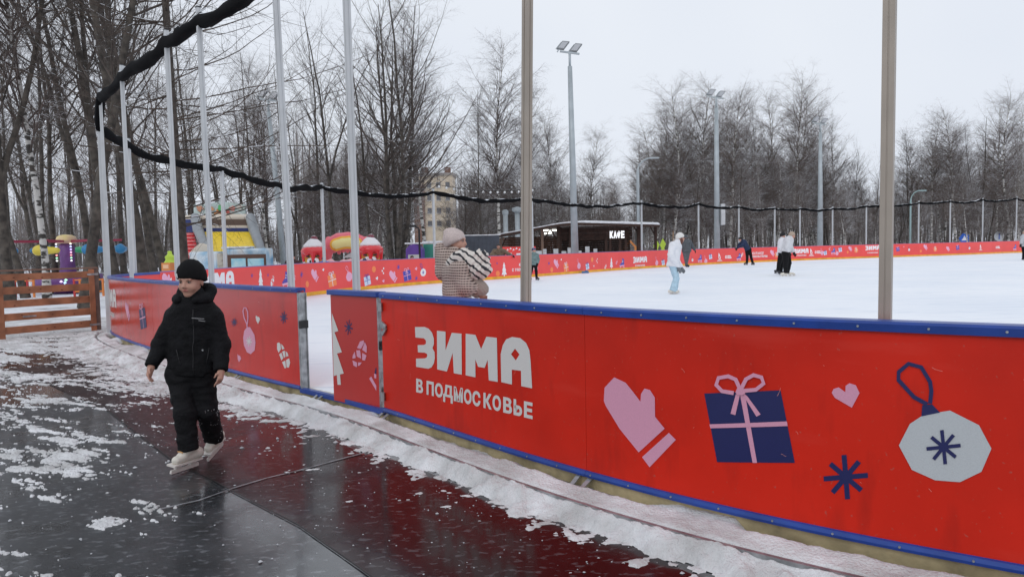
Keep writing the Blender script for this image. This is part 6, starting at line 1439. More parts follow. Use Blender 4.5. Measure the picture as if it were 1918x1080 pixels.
def lamp(px, D, top, label, arm=0.8, wd=0.07, box=None, mat=GALV):
    x, y = col_xy(px, D); H = CAMZ + (horizon(px) - top) * D / FPX; r = thing('street_lamp', label, 'street lamp', (x, y, 0))
    mb = MB(); pts = [(x, y, 0), (x, y, H - 0.9)] + [(x + arm * (1 - math.cos(a)), y, H - 0.9 + 0.9 * math.sin(a)) for a in np.linspace(0.2, 1.4, 6)]; mb.tube(pts, [wd, wd * .8] + [wd * .45] * 6, 10); mb.build('pole', mat, r, True)
    mb = MB(); e = np.array(pts[-1]); mb.box(e + [0.35 * np.sign(arm), 0, 0.02], (0.75, 0.26, 0.1)); mb.build('lamp_head', mat, r, bevel=0.03)
    if box: mb = MB(); z = CAMZ + (horizon(px) - box) * D / FPX; mb.b2((x - .25, y - .35, z - .4), (x + .35, y - .08, z + .4)); mb.build('control_box', M('grey green box', (0.36, 0.39, 0.37), .6), r, bevel=.02)
lamp(1196, 50, 298, 'tall curved street lamp with a grey box by the café porch', 0.9, 0.12, 447)
lamp(1705, 66, 358, 'slim teal street lamp right of the thick near pole', 0.8, 0.09, None, M('teal paint', (0.30, 0.42, 0.42), .6))
x, y = col_xy(786, 36); H = CAMZ + (horizon(786) - 423) * 36 / FPX
r = thing('park_lamp', 'black park lamp on a thin post in front of the purple booth', 'street lamp', (x, y, 0)); mb = MB(); mb.tube([(x, y, 0), (x, y, H - 0.15)], 0.05, 8); mb.build('post', HW, r); mb = MB(); mb.tube([(x, y, H - .12), (x - .25, y, H)], .04, 8); mb.box((x - .3, y, H), (.35, .2, .12)); mb.build('lamp_head', HW, r, bevel=.02)
# garland of bulbs
mb = MB(); P0 = at(815, 345, 55); P1 = at(1010, 352, 58); BULB = M('frosted bulb', (0.85, 0.85, 0.85), 0.3)
r = thing('string_lights', 'string of round white bulbs hanging among the birches behind the café', 'string lights', P0)
pts = [P0 + (P1 - P0) * t + np.array([0, 0, -1.2 * 4 * t * (1 - t) * 0.3]) for t in np.linspace(0, 1, 30)]; mb.tube(pts, 0.02, 5); mb.build('cable', HW, r)
for q in pts[1:-1:2]: mb = MB(); mb.lathe(q - [0, 0, .22], [(0.01, 0), (0.08, .05), (0.09, .12), (0.03, .2)], 8); mb.build('bulb', BULB, r, True)

# ------------------------------------------------------------------ buildings
def pz(px, py, D): return CAMZ + (horizon(px) - py) * D / FPX
CRM = M('cream rendered wall', (0.62, 0.52, 0.40), 0.9, noise=(0.3, 0.12)); BRK = M('brown brick wall', (0.22, 0.13, 0.10), 0.9, noise=(1, 0.2)); WIN = M('dark window glass', (0.14, 0.14, 0.15), 0.3)
def block(label, px0, px1, top, D, depth, cols, floors, mat, group=None, strip=None, roofbits=True, fh=3.0):
    a = np.array(col_xy(px0, D)); b = np.array(col_xy(px1, D)); H = pz((px0 + px1) / 2, top, D); d = b - a; L = np.linalg.norm(d); T_ = np.r_[d / L, 0]; N_ = np.array([-T_[1], T_[0], 0]); c = np.r_[a, 0]
    r = thing('apartment_block', label, 'building', (a[0], a[1], 0), group)
    def q(u, dep, z): return c + T_ * u + N_ * dep + np.array([0, 0, z])
    mb = MB(); mb.box(q(L / 2, depth / 2, H / 2), (L, depth, H), [T_, N_, (0, 0, 1)]); mb.build('wall', mat, r)
    if strip: mb = MB(); mb.box(q(L * strip / 2, -0.3, H / 2 - 1), (L * strip, 0.6, H - 2), [T_, N_, (0, 0, 1)]); mb.build('stair_bay', BRK, r)
    mb = MB(); mb.box(q(L / 2, depth / 2, H + 0.3), (L + .8, depth + .8, .6), [T_, N_, (0, 0, 1)]); rf = mb.build('roof', M('roof edge', (0.3, 0.27, 0.25), .9), r)
    if roofbits:
        for u in (0.25, 0.85): mb = MB(); mb.box(q(L * u, depth / 2, H + 1.5), (1.4, 1.4, 1.8), [T_, N_, (0, 0, 1)]); mb.build('chimney', BRK, rf)
    k = 0; fl = min(floors, int(H / fh)); n = 0
    for f_ in range(2, fl):
        for c_ in range(cols):
            if n >= 96: break
            n += 1; z = (f_ + 0.5) * fh; u = L * ((strip or 0) + (1 - (strip or 0)) * (c_ + 0.5) / cols); mb = MB(); mb.box(q(u, -0.02, z), (1.0, 0.12, 1.2), [T_, N_, (0, 0, 1)]); w_ = mb.build('window', WIN, r)
            mb = MB(); mb.box(q(u, -0.06, z - .68), (1.2, 0.3, 0.12), [T_, N_, (0, 0, 1)]); mb.build('sill', ALUL, w_)
block('pale tower block seen through the birches left of the lettering pole', 778, 850, 330, 170, 9, 3, 10, CRM, strip=0.28)
block('long low flats seen faintly through the trees near the thick pole', 1540, 1650, 392, 150, 12, 8, 4, M('grey beige panel wall', (0.42, 0.38, 0.36), .9), roofbits=False)
# café
DC = 46.0; WOODD = M('dark brown boards', (0.055, 0.028, 0.020), 0.75, noise=(8, 0.45)); WOODM = M('brown boards', (0.14, 0.062, 0.036), 0.75, noise=(8, 0.4)); RSNOW = SNOW; TRIM = M('pale trim boards', (0.55, 0.57, 0.58), .7, noise=(4, .2))
cx0 = col_xy(1040, DC); cr = thing('cafe', 'dark brown wooden café with snowy roof and open terrace, its white sign on the front', 'café', (cx0[0], cx0[1], 0))
def cp(px, py, d=0.0): D = DC + d; x, y = col_xy(px, D); return np.array([x, y, pz(px, py, D)])
def cq(px, z, d=0.0): x, y = col_xy(px, DC + d); return np.array([x, y, z])
roofz = [(915, 443), (1000, 428), (1050, 419), (1080, 417), (1160, 419), (1236, 421)]
mb = MB(); F0 = [cp(x, y, -1.5) for x, y in roofz]; B0 = [cp(x, y, -1.5) + np.array([1.2, 6.5, 0.25]) for x, y in roofz]; n = len(F0)
vs = F0 + B0 + [p - [0, 0, .14] for p in F0] + [p - [0, 0, .14] for p in B0]
fs = [(i, i + 1, n + i + 1, n + i) for i in range(n - 1)] + [(2 * n + i, 3 * n + i, 3 * n + i + 1, 2 * n + i + 1) for i in range(n - 1)] + [(i, 2 * n + i, 2 * n + i + 1, i + 1) for i in range(n - 1)] + [(n + i, n + i + 1, 3 * n + i + 1, 3 * n + i) for i in range(n - 1)]
mb.add(vs, fs); rf = mb.build('roof', WOODD, cr)
vs = [p + [0, -0.04, .01] for p in F0] + [p + [0, 0, .01] for p in B0] + [p + [0, -.04, .07] for p in F0] + [p + [0, 0, .10] for p in B0]
mb = MB(); mb.add(vs, [(2 * n + i, 2 * n + i + 1, 3 * n + i + 1, 3 * n + i) for i in range(n - 1)] + [(i, i + 1, 2 * n + i + 1, 2 * n + i) for i in range(n - 1)] + [(0, 2 * n, 3 * n, n), (n - 1, 2 * n - 1, 4 * n - 1, 3 * n - 1)]); mb.build('roof_snow', SNOW, rf)
def wallp(px0, px1, z0, z1, d, mat, name, thick=0.12, planks=0.16):
    a, b = cq(px0, 0, d), cq(px1, 0, d); T_ = unit(b - a); N_ = np.array([-T_[1], T_[0], 0]); L = np.linalg.norm(b - a); mb = MB(); z = z0
    while z < z1 - 0.01:
        h = min(planks, z1 - z); mb.box((a + b) / 2 + [0, 0, z + h / 2], (L, thick - (0.05 if int(z / planks) % 2 else 0), h - 0.012), [T_, N_, (0, 0, 1)]); z += planks
    return mb.build(name, mat, cr)
wallp(1046, 1184, pz(1100, 450, DC), 2.72, 0.0, WOODD, 'front_wall'); wallp(942, 1046, 0.0, 2.2, 4.0, WOODM, 'back_wall'); wallp(1046, 1180, 0.0, 2.6, 5.0, WOODD, 'back_wall')
wallp(1046, 1052, 0, 2.7, -0.2, WOODD, 'corner_wall')
for px, w_, top in ((938, .16, 2.05), (1016, .16, 2.6), (1046, .2, 2.75), (1069, .2, 2.75), (1135, .16, 1.9), (1143, .14, 1.9), (1161, .16, 1.9), (1172, .16, 2.0), (1198, .34, 2.7), (1228, .16, 2.75)):
    mb = MB(); a = cq(px, 0, -0.3); mb.b2(a - [w_ / 2, w_ / 2, 0], a + [w_ / 2, w_ / 2, top]); mb.build('post', WOODD if px > 1040 else M('weathered post', (.3, .2, .15), .8), cr)
for (a, b) in (((1172, 2.0), (1180, 2.65)), ((1198, 2.1), (1186, 2.7)), ((1228, 2.0), (1217, 2.7)), ((938, 1.4), (948, 2.1)), ((1016, 1.7), (1030, 2.6)), ((1046, 1.8), (1032, 2.6))):
    mb = MB(); mb.bar(cq(a[0], a[1], -0.3), cq(b[0], b[1], -0.3), 0.08); mb.build('brace', WOODD, cr)
mb = MB(); mb.bar(cq(1184, 2.72, -.35), cq(1232, 2.70, -.35), .12, .2); mb.build('beam', WOODD, cr)
for px, w_, h in ((1008, 14, 1.25), (1020, 7, 1.35), (1041, 9, 1.35), (1056, 9, 1.2), (1066, 6, 1.4), (1084, 10, 1.2), (1100, 8, 1.45), (1115, 7, 1.3)):
    mb = MB(); a = cq(px - w_ / 2, 0, -1.2); b = cq(px + w_ / 2, 0, -1.2); mb.bar(a + [0, 0, h / 2], b + [0, 0, h / 2], 0.06, h); mb.build('terrace_board', TRIM, cr)
LIT = M('lit tube', (1, 1, 1), 0.4, emit=((1.0, 0.98, 0.86), 3.0))
for a, b in (((1017, 431.5), (1031, 431)), ((1034, 431), (1045, 431)), ((1020, 437.5), (1033, 436)), ((1029, 434), (1034, 434.5))): mb = MB(); mb.bar(cp(a[0], a[1], 0.5), cp(b[0], b[1], .5), 0.1); mb.build('tube_lamp', LIT, cr)
mb = MB()
V_ = []; F_ = []; x = 0; LT = M('lit white letters', (0.9, 0.9, 0.92), 0.5, emit=((0.95, 0.97, 1.0), 0.9))
a = cq(1142, 0, -0.32); b = cq(1170, 0, -0.32); z0 = pz(1156, 446, DC); z1 = pz(1156, 432.5, DC); T_ = unit(b - a); W_ = np.linalg.norm(b - a); N_ = np.array([T_[1], -T_[0], 0]); 
sg_ = thing('cafe_sign', 'lit white letters КАФЕ on the dark café front', 'sign', (a[0], a[1], z0))
for i, ch in enumerate('КАФЕ'):
    Vg, Fg, asp = glyph(ch, 0.06); mb = MB()
    for f in Fg: mb.prism([a + T_ * (W_ * (i + 0.04 + 0.90 * Vg[j][0]) / 4) + np.array([0, 0, z0 + (z1 - z0) * Vg[j][1]]) for j in f], N_ * 0.06)
    mb.build('letter', LT, sg_)
# second red banner on the terrace
DB = 37.0; r = thing('banner', 'short red banner with pale print fixed up beyond the brown jacketed man', 'banner', (*col_xy(975, DB), 0))
a = np.r_[col_xy(941, DB), 0]; b = np.r_[col_xy(1003, DB), 0]; mb = MB(); mb.bar(a + [0, 0, 1.05], b + [0, 0, 1.05], 0.03, 0.95); pn = mb.build('sheet', C_RED_IN, r); T_ = unit(b - a); N_ = np.array([T_[1], -T_[0], 0]); L = np.linalg.norm(b - a)
mb = MB()
for k in range(9): c = a + T_ * (L * (0.12 + 0.09 * k)) + [0, 0, 1.32 + 0.06 * (k % 2)] + N_ * 0.018; mb.prism([c, c + T_ * .12 + [0, 0, .04], c + T_ * .06 + [0, 0, .12]], N_ * .004)
for ch_i, (u0, u1, z) in enumerate(((0.15, 0.28, 1.12), (0.42, 0.62, 1.10), (0.10, 0.75, 0.88))): c = a + T_ * L * u0 + [0, 0, z] + N_ * .018; mb.prism([c, c + T_ * L * (u1 - u0), c + T_ * L * (u1 - u0) + [0, 0, .09], c + [0, 0, .09]], N_ * .004)
mb.build('print', INK['iwhite'], pn)
# grey container wall
r = thing('container', 'dark blue grey corrugated container with snow on top, behind the checked coat', 'container', (*col_xy(905, 41), 0)); a = np.r_[col_xy(866, 41), 0]; b = np.r_[col_xy(938, 41.5), 0]; T_ = unit(b - a); N_ = np.array([-T_[1], T_[0], 0]); L = np.linalg.norm(b - a); H = pz(900, 441, 41)
mb = MB(); k = 0
while k * 0.12 < L - .12: mb.box(a + T_ * (k * .12 + .06) + N_ * (1.2 + (0.02 if k % 2 else 0)) + [0, 0, H / 2], (.12, 2.4, H), [T_, N_, (0, 0, 1)]); k += 1
mb.build('corrugated_wall', M('blue grey steel', (0.055, 0.065, 0.085), .6, noise=(3, .2)), r); mb = MB(); mb.box((a + b) / 2 + N_ * 1.2 + [0, 0, H + .03], (L, 2.45, .05), [T_, N_, (0, 0, 1)]); mb.build('snow_cover', SNOW, r)
# booths
def booth(label, px0, px1, topy, D, col, gable, door):
    a = np.r_[col_xy(px0, D), 0]; b = np.r_[col_xy(px1, D), 0]; T_ = unit(b - a); N_ = np.array([-T_[1], T_[0], 0]); L = np.linalg.norm(b - a); H = pz((px0 + px1) / 2, topy, D); r = thing('booth', label, 'booth', a)
    def q(u, d, z): return a + T_ * u + N_ * d + np.array([0, 0, z])
    m = M('booth ' + label[:12], col, .5, noise=(3, .15)); mb = MB(); h2 = H - (0.25 if gable else 0.05)
    mb.box(q(L / 2, .6, h2 / 2), (L, 1.2, h2), [T_, N_, (0, 0, 1)])
    if gable: mb.prism([q(0, 0, h2), q(L, 0, h2), q(L * .75, 0, H - .04), q(L / 2, 0, H), q(L * .25, 0, H - .04)], N_ * 1.2)
    mb.build('body', m, r)
    if door:
        mb = MB(); mb.box(q(L / 2, -.02, h2 * .42), (L * .72, .03, h2 * .80), [T_, N_, (0, 0, 1)]); d_ = mb.build('door', M('pale grey door', (.5, .5, .48), .6, noise=(8, .15)), r); mb = MB(); mb.box(q(L * .8, -.05, h2 * .45), (.04, .04, .15), [T_, N_, (0, 0, 1)]); mb.build('handle', HW, d_)
    mb = MB(); mb.box(q(L / 2, .65, H + .04), (L + .1, 1.35, .13 if not gable else .07), [T_, N_, (0, 0, 1)]); mb.build('snow_cover', SNOW, r, bevel=.03)
booth('purple toilet booth with pale door and snow on its gable', 760, 790, 457, 36, (0.12, 0.05, 0.30), True, True)
booth('green booth with snowy flat top beside the purple booth', 793, 832, 455, 37.5, (0.04, 0.26, 0.19), False, False)
# steel flues
for px, top, D, lab in ((948, 396, 60, 'left steel flue with flat cap behind the café'), (970, 391, 58, 'right steel flue with wide cap behind the café')):
    x, y = col_xy(px, D); H = pz(px, top, D); r = thing('flue', lab, 'flue', (x, y, 0)); mb = MB(); mb.tube([(x, y, 0), (x, y, H - .3)], .2, 12); mb.build('pipe', GALV, r, True); mb = MB(); mb.lathe((x, y, H - .3), [(.2, 0), (.42 if px == 970 else .26, .1), (.42 if px == 970 else .26, .35), (.1, .45)], 12); mb.build('cap', GALV, r)
# road signs
BL = M('sign blue', (0.02, 0.12, 0.55), .5)
for px, py, rad, D, lab, kind in ((1806, 450, .55, 72, 'blue road sign with a white figure above the far wall', 0), (1871, 446, .5, 74, 'small round white sign on a post, at the far right', 1)):
    x, y = col_xy(px, D); z = pz(px, py, D) + .2; r = thing('road_sign', lab, 'road sign', (x, y, 0)); mb = MB(); mb.tube([(x, y + .04, 0), (x, y + .04, z)], .05, 8); mb.build('post', GALV, r)
    mb = MB(); mb.tube([(x, y, z), (x, y - .03, z)], rad, 20 if kind else 5); pl = mb.build('plate', BL if not kind else M('sign white', (.6, .63, .66), .5), r); mb = MB()
    if kind: mb.bar((x, y - .045, z - .3), (x, y - .045, z + .3), .1, .01, up=(0, 1, 0))
    else: mb.add([(x - .3, y - .04, z - .2), (x + .3, y - .04, z - .2), (x + .1, y - .04, z + .1), (x, y - .04, z + .3), (x - .1, y - .04, z + .1)], [(0, 1, 2, 3, 4)])
    mb.build('symbol', BL if kind else INK['iwhite'], pl)
x, y = col_xy(1086, 27.5); r = thing('ice_marker', 'little blue marker block lying on the ice by the far wall', 'marker', (*ring_pt(s_far(1086), -.3)[:2], ICE)); p = np.array(r.location); mb = MB(); mb.box(p + [0, 0, .05], (.34, .2, .09)); mb.box(p + [.05, 0, .11], (.15, .1, .04)); mb.build('block', M('blue marker plastic', (.05, .16, .35), .5), r, bevel=.01)
# play frames
OR = M('orange painted wood', (0.65, 0.25, 0.08), .7); YG = M('yellow green plastic', (0.55, 0.75, 0.08), .5)
r = thing('climbing_gable', 'orange timber gable frame seen under the café porch', 'climbing frame', (*col_xy(1182, 56), 0)); D = 56
for a, b in (((1163, 475), (1180, 451)), ((1180, 451), (1193, 465)), ((1168, 480), (1168, 466)), ((1190, 480), (1190, 462))): mb = MB(); mb.bar(np.r_[col_xy(a[0], D), pz(a[0], a[1], D)], np.r_[col_xy(b[0], D), pz(b[0], b[1], D)], .14); mb.build('beam', OR, r)
for px, h in ((1229, 448), (1241, 446)):
    x, y = col_xy(px, 55); z = pz(px, h, 55); r = thing('play_leaf', 'tall yellow green leaf shaped play figure, ' + ('left' if px == 1229 else 'right') + ' of the two behind the skater', 'play figure', (x, y, 0)); mb = MB()
    mb.prism([(x - .28, y, 0), (x + .28, y, 0), (x + .34, y, z * .45), (x + .12, y, z * .6), (x + .26, y, z * .78), (x + .02, y, z), (x - .2, y, z * .72), (x - .06, y, z * .6), (x - .3, y, z * .4)], (0, .12, 0)); mb.build('leaf', YG, r)
for px, c in ((1262, 440), ):
    x, y = col_xy(px, 54); r = thing('wooden_post', 'bare wooden post rising just left of the white hatted skater', 'post', (x, y, 0)); mb = MB(); z = pz(px, 431, 54); mb.tube([(x, y, 0), (x, y, z * .97), (x, y, z)], [.1, .09, .03], 8); mb.build('shaft', M('new wood', (.5, .32, .2), .8), r)
# orange kiosk and yellow inflatable at the left
x, y = col_xy(308, 20); r = thing('kiosk', 'small orange box kiosk by the ridged trunk', 'kiosk', (x, y, 0)); z1 = pz(308, 492, 20); mb = MB(); mb.b2((x - .1, y, 0), (x + .14, y + .3, z1)); mb.build('body', OR, r); mb = MB(); mb.b2((x - .05, y - .012, z1 - .16), (x + .1, y - .002, z1 - .05)); mb.build('panel', M('pale orange sign', (.8, .5, .3), .5), r)
x, y = col_xy(318, 26); S = Sdf(.1); z1 = pz(318, 474, 26); S.ell((x, y, z1 * .55), (.2, .25, z1 * .5)); S.disp = lambda P: .03 * np.sin(P[:, 2] * 30)
r = thing('inflatable', 'spiky yellow green inflatable figure behind the orange kiosk', 'inflatable', (x, y, 0)); S.build('tube', YG, r, .05)

# ------------------------------------------------------------------ inflatable slide
DS_ = 42.0
def sp(px, py, d=0.0): D = DS_ + d; x, y = col_xy(px, D); return np.array([x, y, pz(px, py, D)])
r = thing('inflatable_slide', 'large inflatable slide with yellow chute and red ladder beyond the boy', 'inflatable slide', (*col_xy(425, DS_), 0))
VG = M('grey vinyl', (0.30, 0.32, 0.34), .4, noise=(3, .1)); VY = M('yellow vinyl', (0.95, 0.66, 0.02), .35, noise=(6, .12)); VR = M('red vinyl', (0.65, 0.02, 0.03), .4); VB = M('cream vinyl', (0.68, 0.6, 0.5), .45); VN = M('navy vinyl', (0.02, 0.035, 0.16), .45)
def tb(name, pts, rad, mat): S = Sdf(.05); S.chain(pts, rad if hasattr(rad, '__len__') else [rad] * len(pts)); return S.build(name, mat, r, .07)
tb('side_tube', [sp(369, 408, 3), sp(373, 430, 2), sp(392, 480, -1)], [.30, .3, .24], VG); tb('side_tube', [sp(472, 408, 3), sp(477, 430, 2), sp(493, 480, -1)], [.30, .3, .24], VG)
tb('cross_tube', [sp(354, 409, 3), sp(366, 408, 3)], .2, VB); tb('cross_tube', [sp(374, 408, 3.2), sp(468, 408, 3.2)], .24, VB)
def quad(name, c, mat, th=.12, parent=None): mb = MB(); n_ = unit(np.cross(c[1] - c[0], c[3] - c[0])); n_ = n_ if n_[1] > 0 else -n_; mb.prism(c, n_ * th); return mb.build(name, mat, parent or r)
quad('chute', [sp(376, 434, 2.4), sp(470, 434, 2.4), sp(482, 478, -.8), sp(388, 478, -.8)], VY)
quad('back_band', [sp(374, 427, 2.6), sp(472, 427, 2.6), sp(472, 434.5, 2.6), sp(376, 434.5, 2.6)], VN); quad('back_band', [sp(374, 422, 2.7), sp(470, 422, 2.7), sp(470, 427, 2.7), sp(374, 427, 2.7)], VB)
quad('back_netting', [sp(374, 411, 2.8), sp(470, 411, 2.8), sp(470, 422, 2.8), sp(374, 422, 2.8)], M('brown mesh', (.13, .09, .075), .9)); quad('back_band', [sp(350, 411, 2.8), sp(368, 411, 2.8), sp(368, 435, 2.8), sp(350, 435, 2.8)], VN)
ld = quad('ladder', [sp(350, 436, 2.2), sp(365, 436, 2.2), sp(374, 484, -1), sp(346, 484, -1)], VR)
for k in range(7): t = (k + .6) / 7; a = sp(350, 436, 2.2) * (1 - t) + sp(346, 484, -1) * t; b = sp(365, 436, 2.2) * (1 - t) + sp(374, 484, -1) * t; mb = MB(); mb.tube([a + [0, -.08, .02], b + [0, -.08, .02]], .07, 8); mb.build('rung', M('pale red vinyl', (.75, .2, .2), .4), ld, True)
def blot_mat(name, base, cols, sc=1.2):
    m = bpy.data.materials.new(name); m.use_nodes = True; n = m.node_tree; b = n.nodes['Principled BSDF']; b.inputs['Roughness'].default_value = .5; tc = n.nodes.new('ShaderNodeTexCoord'); t = n.nodes.new('ShaderNodeTexNoise'); t.inputs['Scale'].default_value = sc; t.inputs['Detail'].default_value = 5
    n.links.new(tc.outputs['Object'], t.inputs['Vector']); rr = n.nodes.new('ShaderNodeValToRGB'); rr.color_ramp.elements[0].position = .3; rr.color_ramp.elements[0].color = (*cols[0], 1); rr.color_ramp.elements[1].position = .42; rr.color_ramp.elements[1].color = (*base, 1)
    for i, c in enumerate(cols[1:]): e = rr.color_ramp.elements.new(.56 + .08 * i); e.color = (*c, 1)
    n.links.new(t.outputs['Fac'], rr.inputs['Fac']); n.links.new(rr.outputs['Color'], b.inputs['Base Color']); return m
top_ = quad('top_board', [sp(366, 405, 3.4), sp(462, 405, 3.4), sp(462, 384, 3.4), sp(440, 380, 3.4), sp(416, 377, 3.4), sp(392, 383, 3.4), sp(367, 384, 3.4)], M('pale mint vinyl', (.5, .6, .58), .5, noise=(1, .15)), .2)
for cx_, cy_, w_, col in ((378, 391, 7, (.55, .25, .15)), (399, 391, 6, (.6, .3, .15)), (417, 390, 7, (.1, .45, .15)), (412, 399, 8, (.6, .25, .08)), (439, 391, 6, (.75, .3, .25)), (452, 388, 6, (.6, .55, .5)), (430, 397, 4, (.5, .1, .08))):
    q0 = sp(cx_, cy_, 3.35); mb = MB(); mb.prism([q0 + np.array([math.cos(t) * w_ * .03 * (1 + .35 * math.sin(3 * t + cx_)), 0, math.sin(t) * w_ * .026 * (1 + .3 * math.cos(5 * t + cx_))]) for t in np.linspace(0, 6.28, 15)[:-1]], (0, -.02, 0)); mb.build('painted_patch', M('patch %d' % cx_, col, .5), top_)
SKYP = blot_mat('blue and white painted vinyl', (.32, .52, .68), [(.1, .28, .5), (.65, .75, .82), (.72, .75, .75)])
mb = MB(); mb.b2(sp(353, 530, -1.6) * [1, 1, 0] + [0, 0, 0], np.array([sp(408, 470, -1.6)[0], sp(408, 470, -1.6)[1] + 1.2, sp(380, 471, -1.6)[2]])); mb.build('front_box', SKYP, r, bevel=.12)
a = sp(418, 466, -1.6); b = sp(499, 466, -1.6); mb = MB(); mb.b2((a[0], a[1], 0), (b[0], a[1] + 1.2, a[2])); fb = mb.build('front_box', SKYP, r, bevel=.1)
mb = MB(); mb.b2((a[0] - .35, a[1] - .05, 0), (a[0] + .25, a[1] + 1, a[2] - .25)); mb.build('stone_pillar', blot_mat('painted stones', (.35, .3, .25), [(.12, .08, .07), (.55, .5, .42)], 3), r, bevel=.05)
a2 = sp(424, 477, -1.8); b2_ = sp(497, 475, -1.8); mb = MB(); mb.b2((a2[0], a2[1] - .1, 0), (b2_[0], a2[1] + .1, a2[2])); fr_ = mb.build('painted_frame', M('painted brown planks', (.12, .06, .04), .6), r, bevel=.02)
for p0, p1 in ((432, 459), (463, 493)): A0 = sp(p0, 484, -1.95); B0_ = sp(p1, 500, -1.95); mb = MB(); mb.b2((A0[0], a2[1] - .13, B0_[2] - .4), (B0_[0], a2[1] - .101, A0[2])); mb.build('painted_window', blot_mat('pale sky paint', (.35, .65, .75), [(.2, .5, .68), (.6, .78, .8)]), fr_)
mb = MB(); c = sp(382, 468, -1); mb.prism([c + [-.95, 0, -.25], c + [.25, 0, -.35], c + [.25, 0, .25], c + [-.2, 0, .4], c + [-.55, 0, .15]], (0, .4, 0)); mb.build('rock_shape', VB, r, bevel=.05)
mb = MB(); a = sp(414, 466, -1.6); mb.b2((a[0], a[1], a[2] + .0), (a[0] + 1.6, a[1] + .9, a[2] + .12)); mb.build('snow_cover', SNOW, r, bevel=.05)

# ------------------------------------------------------------------ ice cream kiosk: two cupcakes and an arch sign
ICR = M('red icing', (0.72, 0.03, 0.04), .25, coat=(.6, .1)); ICW = M('white cream', (0.80, 0.78, 0.80), .45); WAF = M('orange waffle', (0.72, 0.34, 0.03), .5, noise=(9, .3)); CHE = M('dark cherry', (0.16, 0.01, 0.03), .25, coat=(.6, .1)); PNK = M('pink icing', (.80, .16, .2), .35)
def cupcake(px, top, D, label, tilt=0.0):
    x, y = col_xy(px, D); zt = pz(px, top, D); sc = zt / 2.35; c = np.array([x, y, 0.0]); r = thing('cupcake_figure', label, 'inflatable', c, 'giant cupcakes')
    def q(a, b, z): return c + np.array([a, b, z]) * sc
    S = Sdf(.08); S.chain([q(0, 0, .1), q(0, 0, 1.35)], [.26 * sc, .43 * sc]); S.build('waffle_cup', WAF, r, .05)
    S = Sdf(.10); S.ell(q(0, 0, 1.66), (.57 * sc, .57 * sc, .27 * sc)); 
    for k in range(9): a = k * .7; l = (.30, .08, .36, .1, .05, .26, .08, .34, .2)[k]; S.cone(q(.44 * math.cos(a), .44 * math.sin(a), 1.6), q(.46 * math.cos(a), .46 * math.sin(a), 1.48 - l), .13 * sc, .07 * sc, k=.05)
    S.build('red_icing', ICR, r, .045)
    S = Sdf(.05)
    for i, (z, rad) in enumerate(((1.85, .44), (1.94, .34), (2.02, .24), (2.09, .13))): S.chain([q(rad * math.cos(t) * .85, rad * math.sin(t) * .85, z + .03 * t / 6.28) for t in np.linspace(0, 6.28, 12)], [.082 * sc] * 12); S.cone(q(0, 0, z - .05), q(0, 0, z), rad * sc * .8)
    S.build('cream_swirl', ICW, r, .035)
    S = Sdf(.05); S.ell(q(.03, 0, 2.2), (.17 * sc, .17 * sc, .15 * sc)); ch = S.build('cherry', CHE, r, .04); S = Sdf(.03); S.ell(q(.03, 0, 2.30), (.10 * sc, .10 * sc, .05 * sc)); S.build('snow_cover', SNOW, ch, .03)
    for s in (-1, 1):
        S = Sdf(.02); S.ell(q(.06 + s * .13, -.42, 1.20), (.14 * sc, .09 * sc, .16 * sc)); e = S.build('eye', ICW, r, .03); S = Sdf(.02); S.ell(q(.06 + s * .10, -.50, 1.19), (.05 * sc, .035 * sc, .06 * sc)); S.build('pupil', HW, e, .015)
        mb = MB(); mb.tube([q(.06 + s * .14, -.47, 1.40), q(.06 + s * .30, -.44, 1.44)], .035, 6); mb.build('brow', HW, r)
    return r
cupcake(588, 441, 30, 'left giant cupcake with red icing, white cream and cherry, above the pink mitten print'); cupcake(694, 438, 30, 'right giant cupcake with red icing and cherry, beside the gate pole')
DA = 31.0; A0 = np.array([*col_xy(650, DA), 0]); r = thing('arch_sign', 'scalloped red and yellow arch sign with small dark letters between the two cupcakes', 'sign', A0)
def aq(px, py, d=0.0): x, y = col_xy(px, DA + d); return np.array([x, y, pz(px, py, DA + d)])
S = Sdf(.03); mid = [(622, 457), (636, 452), (652, 451), (667, 453), (680, 458)]; S.chain([aq(*p) for p in mid], [.30, .36, .38, .36, .30])
for k in range(9): px = 616 + k * 8.8; S.cone(aq(px, 447 - 5 * math.sin(max(0, min(1, (px - 612) / 78)) * math.pi) + 2), aq(px, 455), .13, .15)
for k in range(9): px = 619 + k * 8; S.cone(aq(px, 463), aq(px, 469 + (4 if k in (0, 2, 8) else 1)), .13, .085)
S.chain([aq(619, 462), aq(614, 480), aq(612, 500)], [.2, .16, .14]); S.chain([aq(683, 462), aq(686, 480), aq(688, 500)], [.2, .16, .14])
S.build('scalloped_body', PNK, r, .04)
def plaque(name, mat, rx, rz, d, par): 
    S = Sdf(.03); S.chain([aq(630, 458, d), aq(642, 454.5, d), aq(654, 453.5, d), aq(668, 456, d)], [rz] * 4); S.disp = lambda P: 1.6 * np.maximum(0, np.abs(P[:, 1] - aq(650, 455, d)[1]) - .05); o = S.build(name, mat, par, .035); return o
p1 = plaque('orange_ring', M('orange vinyl', (.85, .42, .03), .4), 0, .27, -.36, r); p2 = plaque('yellow_field', M('pale yellow vinyl', (.8, .72, .3), .5), 0, .19, -.43, r)
mb = MB(); T_ = unit(aq(668, 456) - aq(630, 456))
rs_ = random.Random(2); x_ = 0
for k in range(11):                                     # illegible hand-lettered strokes, as in the photograph
    if k == 3: continue
    c = aq(627 + k * 3.6, 457.2 - 2.6 * math.sin((k + .5) / 11 * math.pi), -.50); h = .14
    for j in range(3): a = c + T_ * (.02 + .045 * j * .5) + [0, 0, -h / 2 + .02 * rs_.random()]; b = a + np.array([.02 * rs_.uniform(-1, 1), 0, h * rs_.uniform(.6, 1)]); mb.bar(a, b, .014, .01)
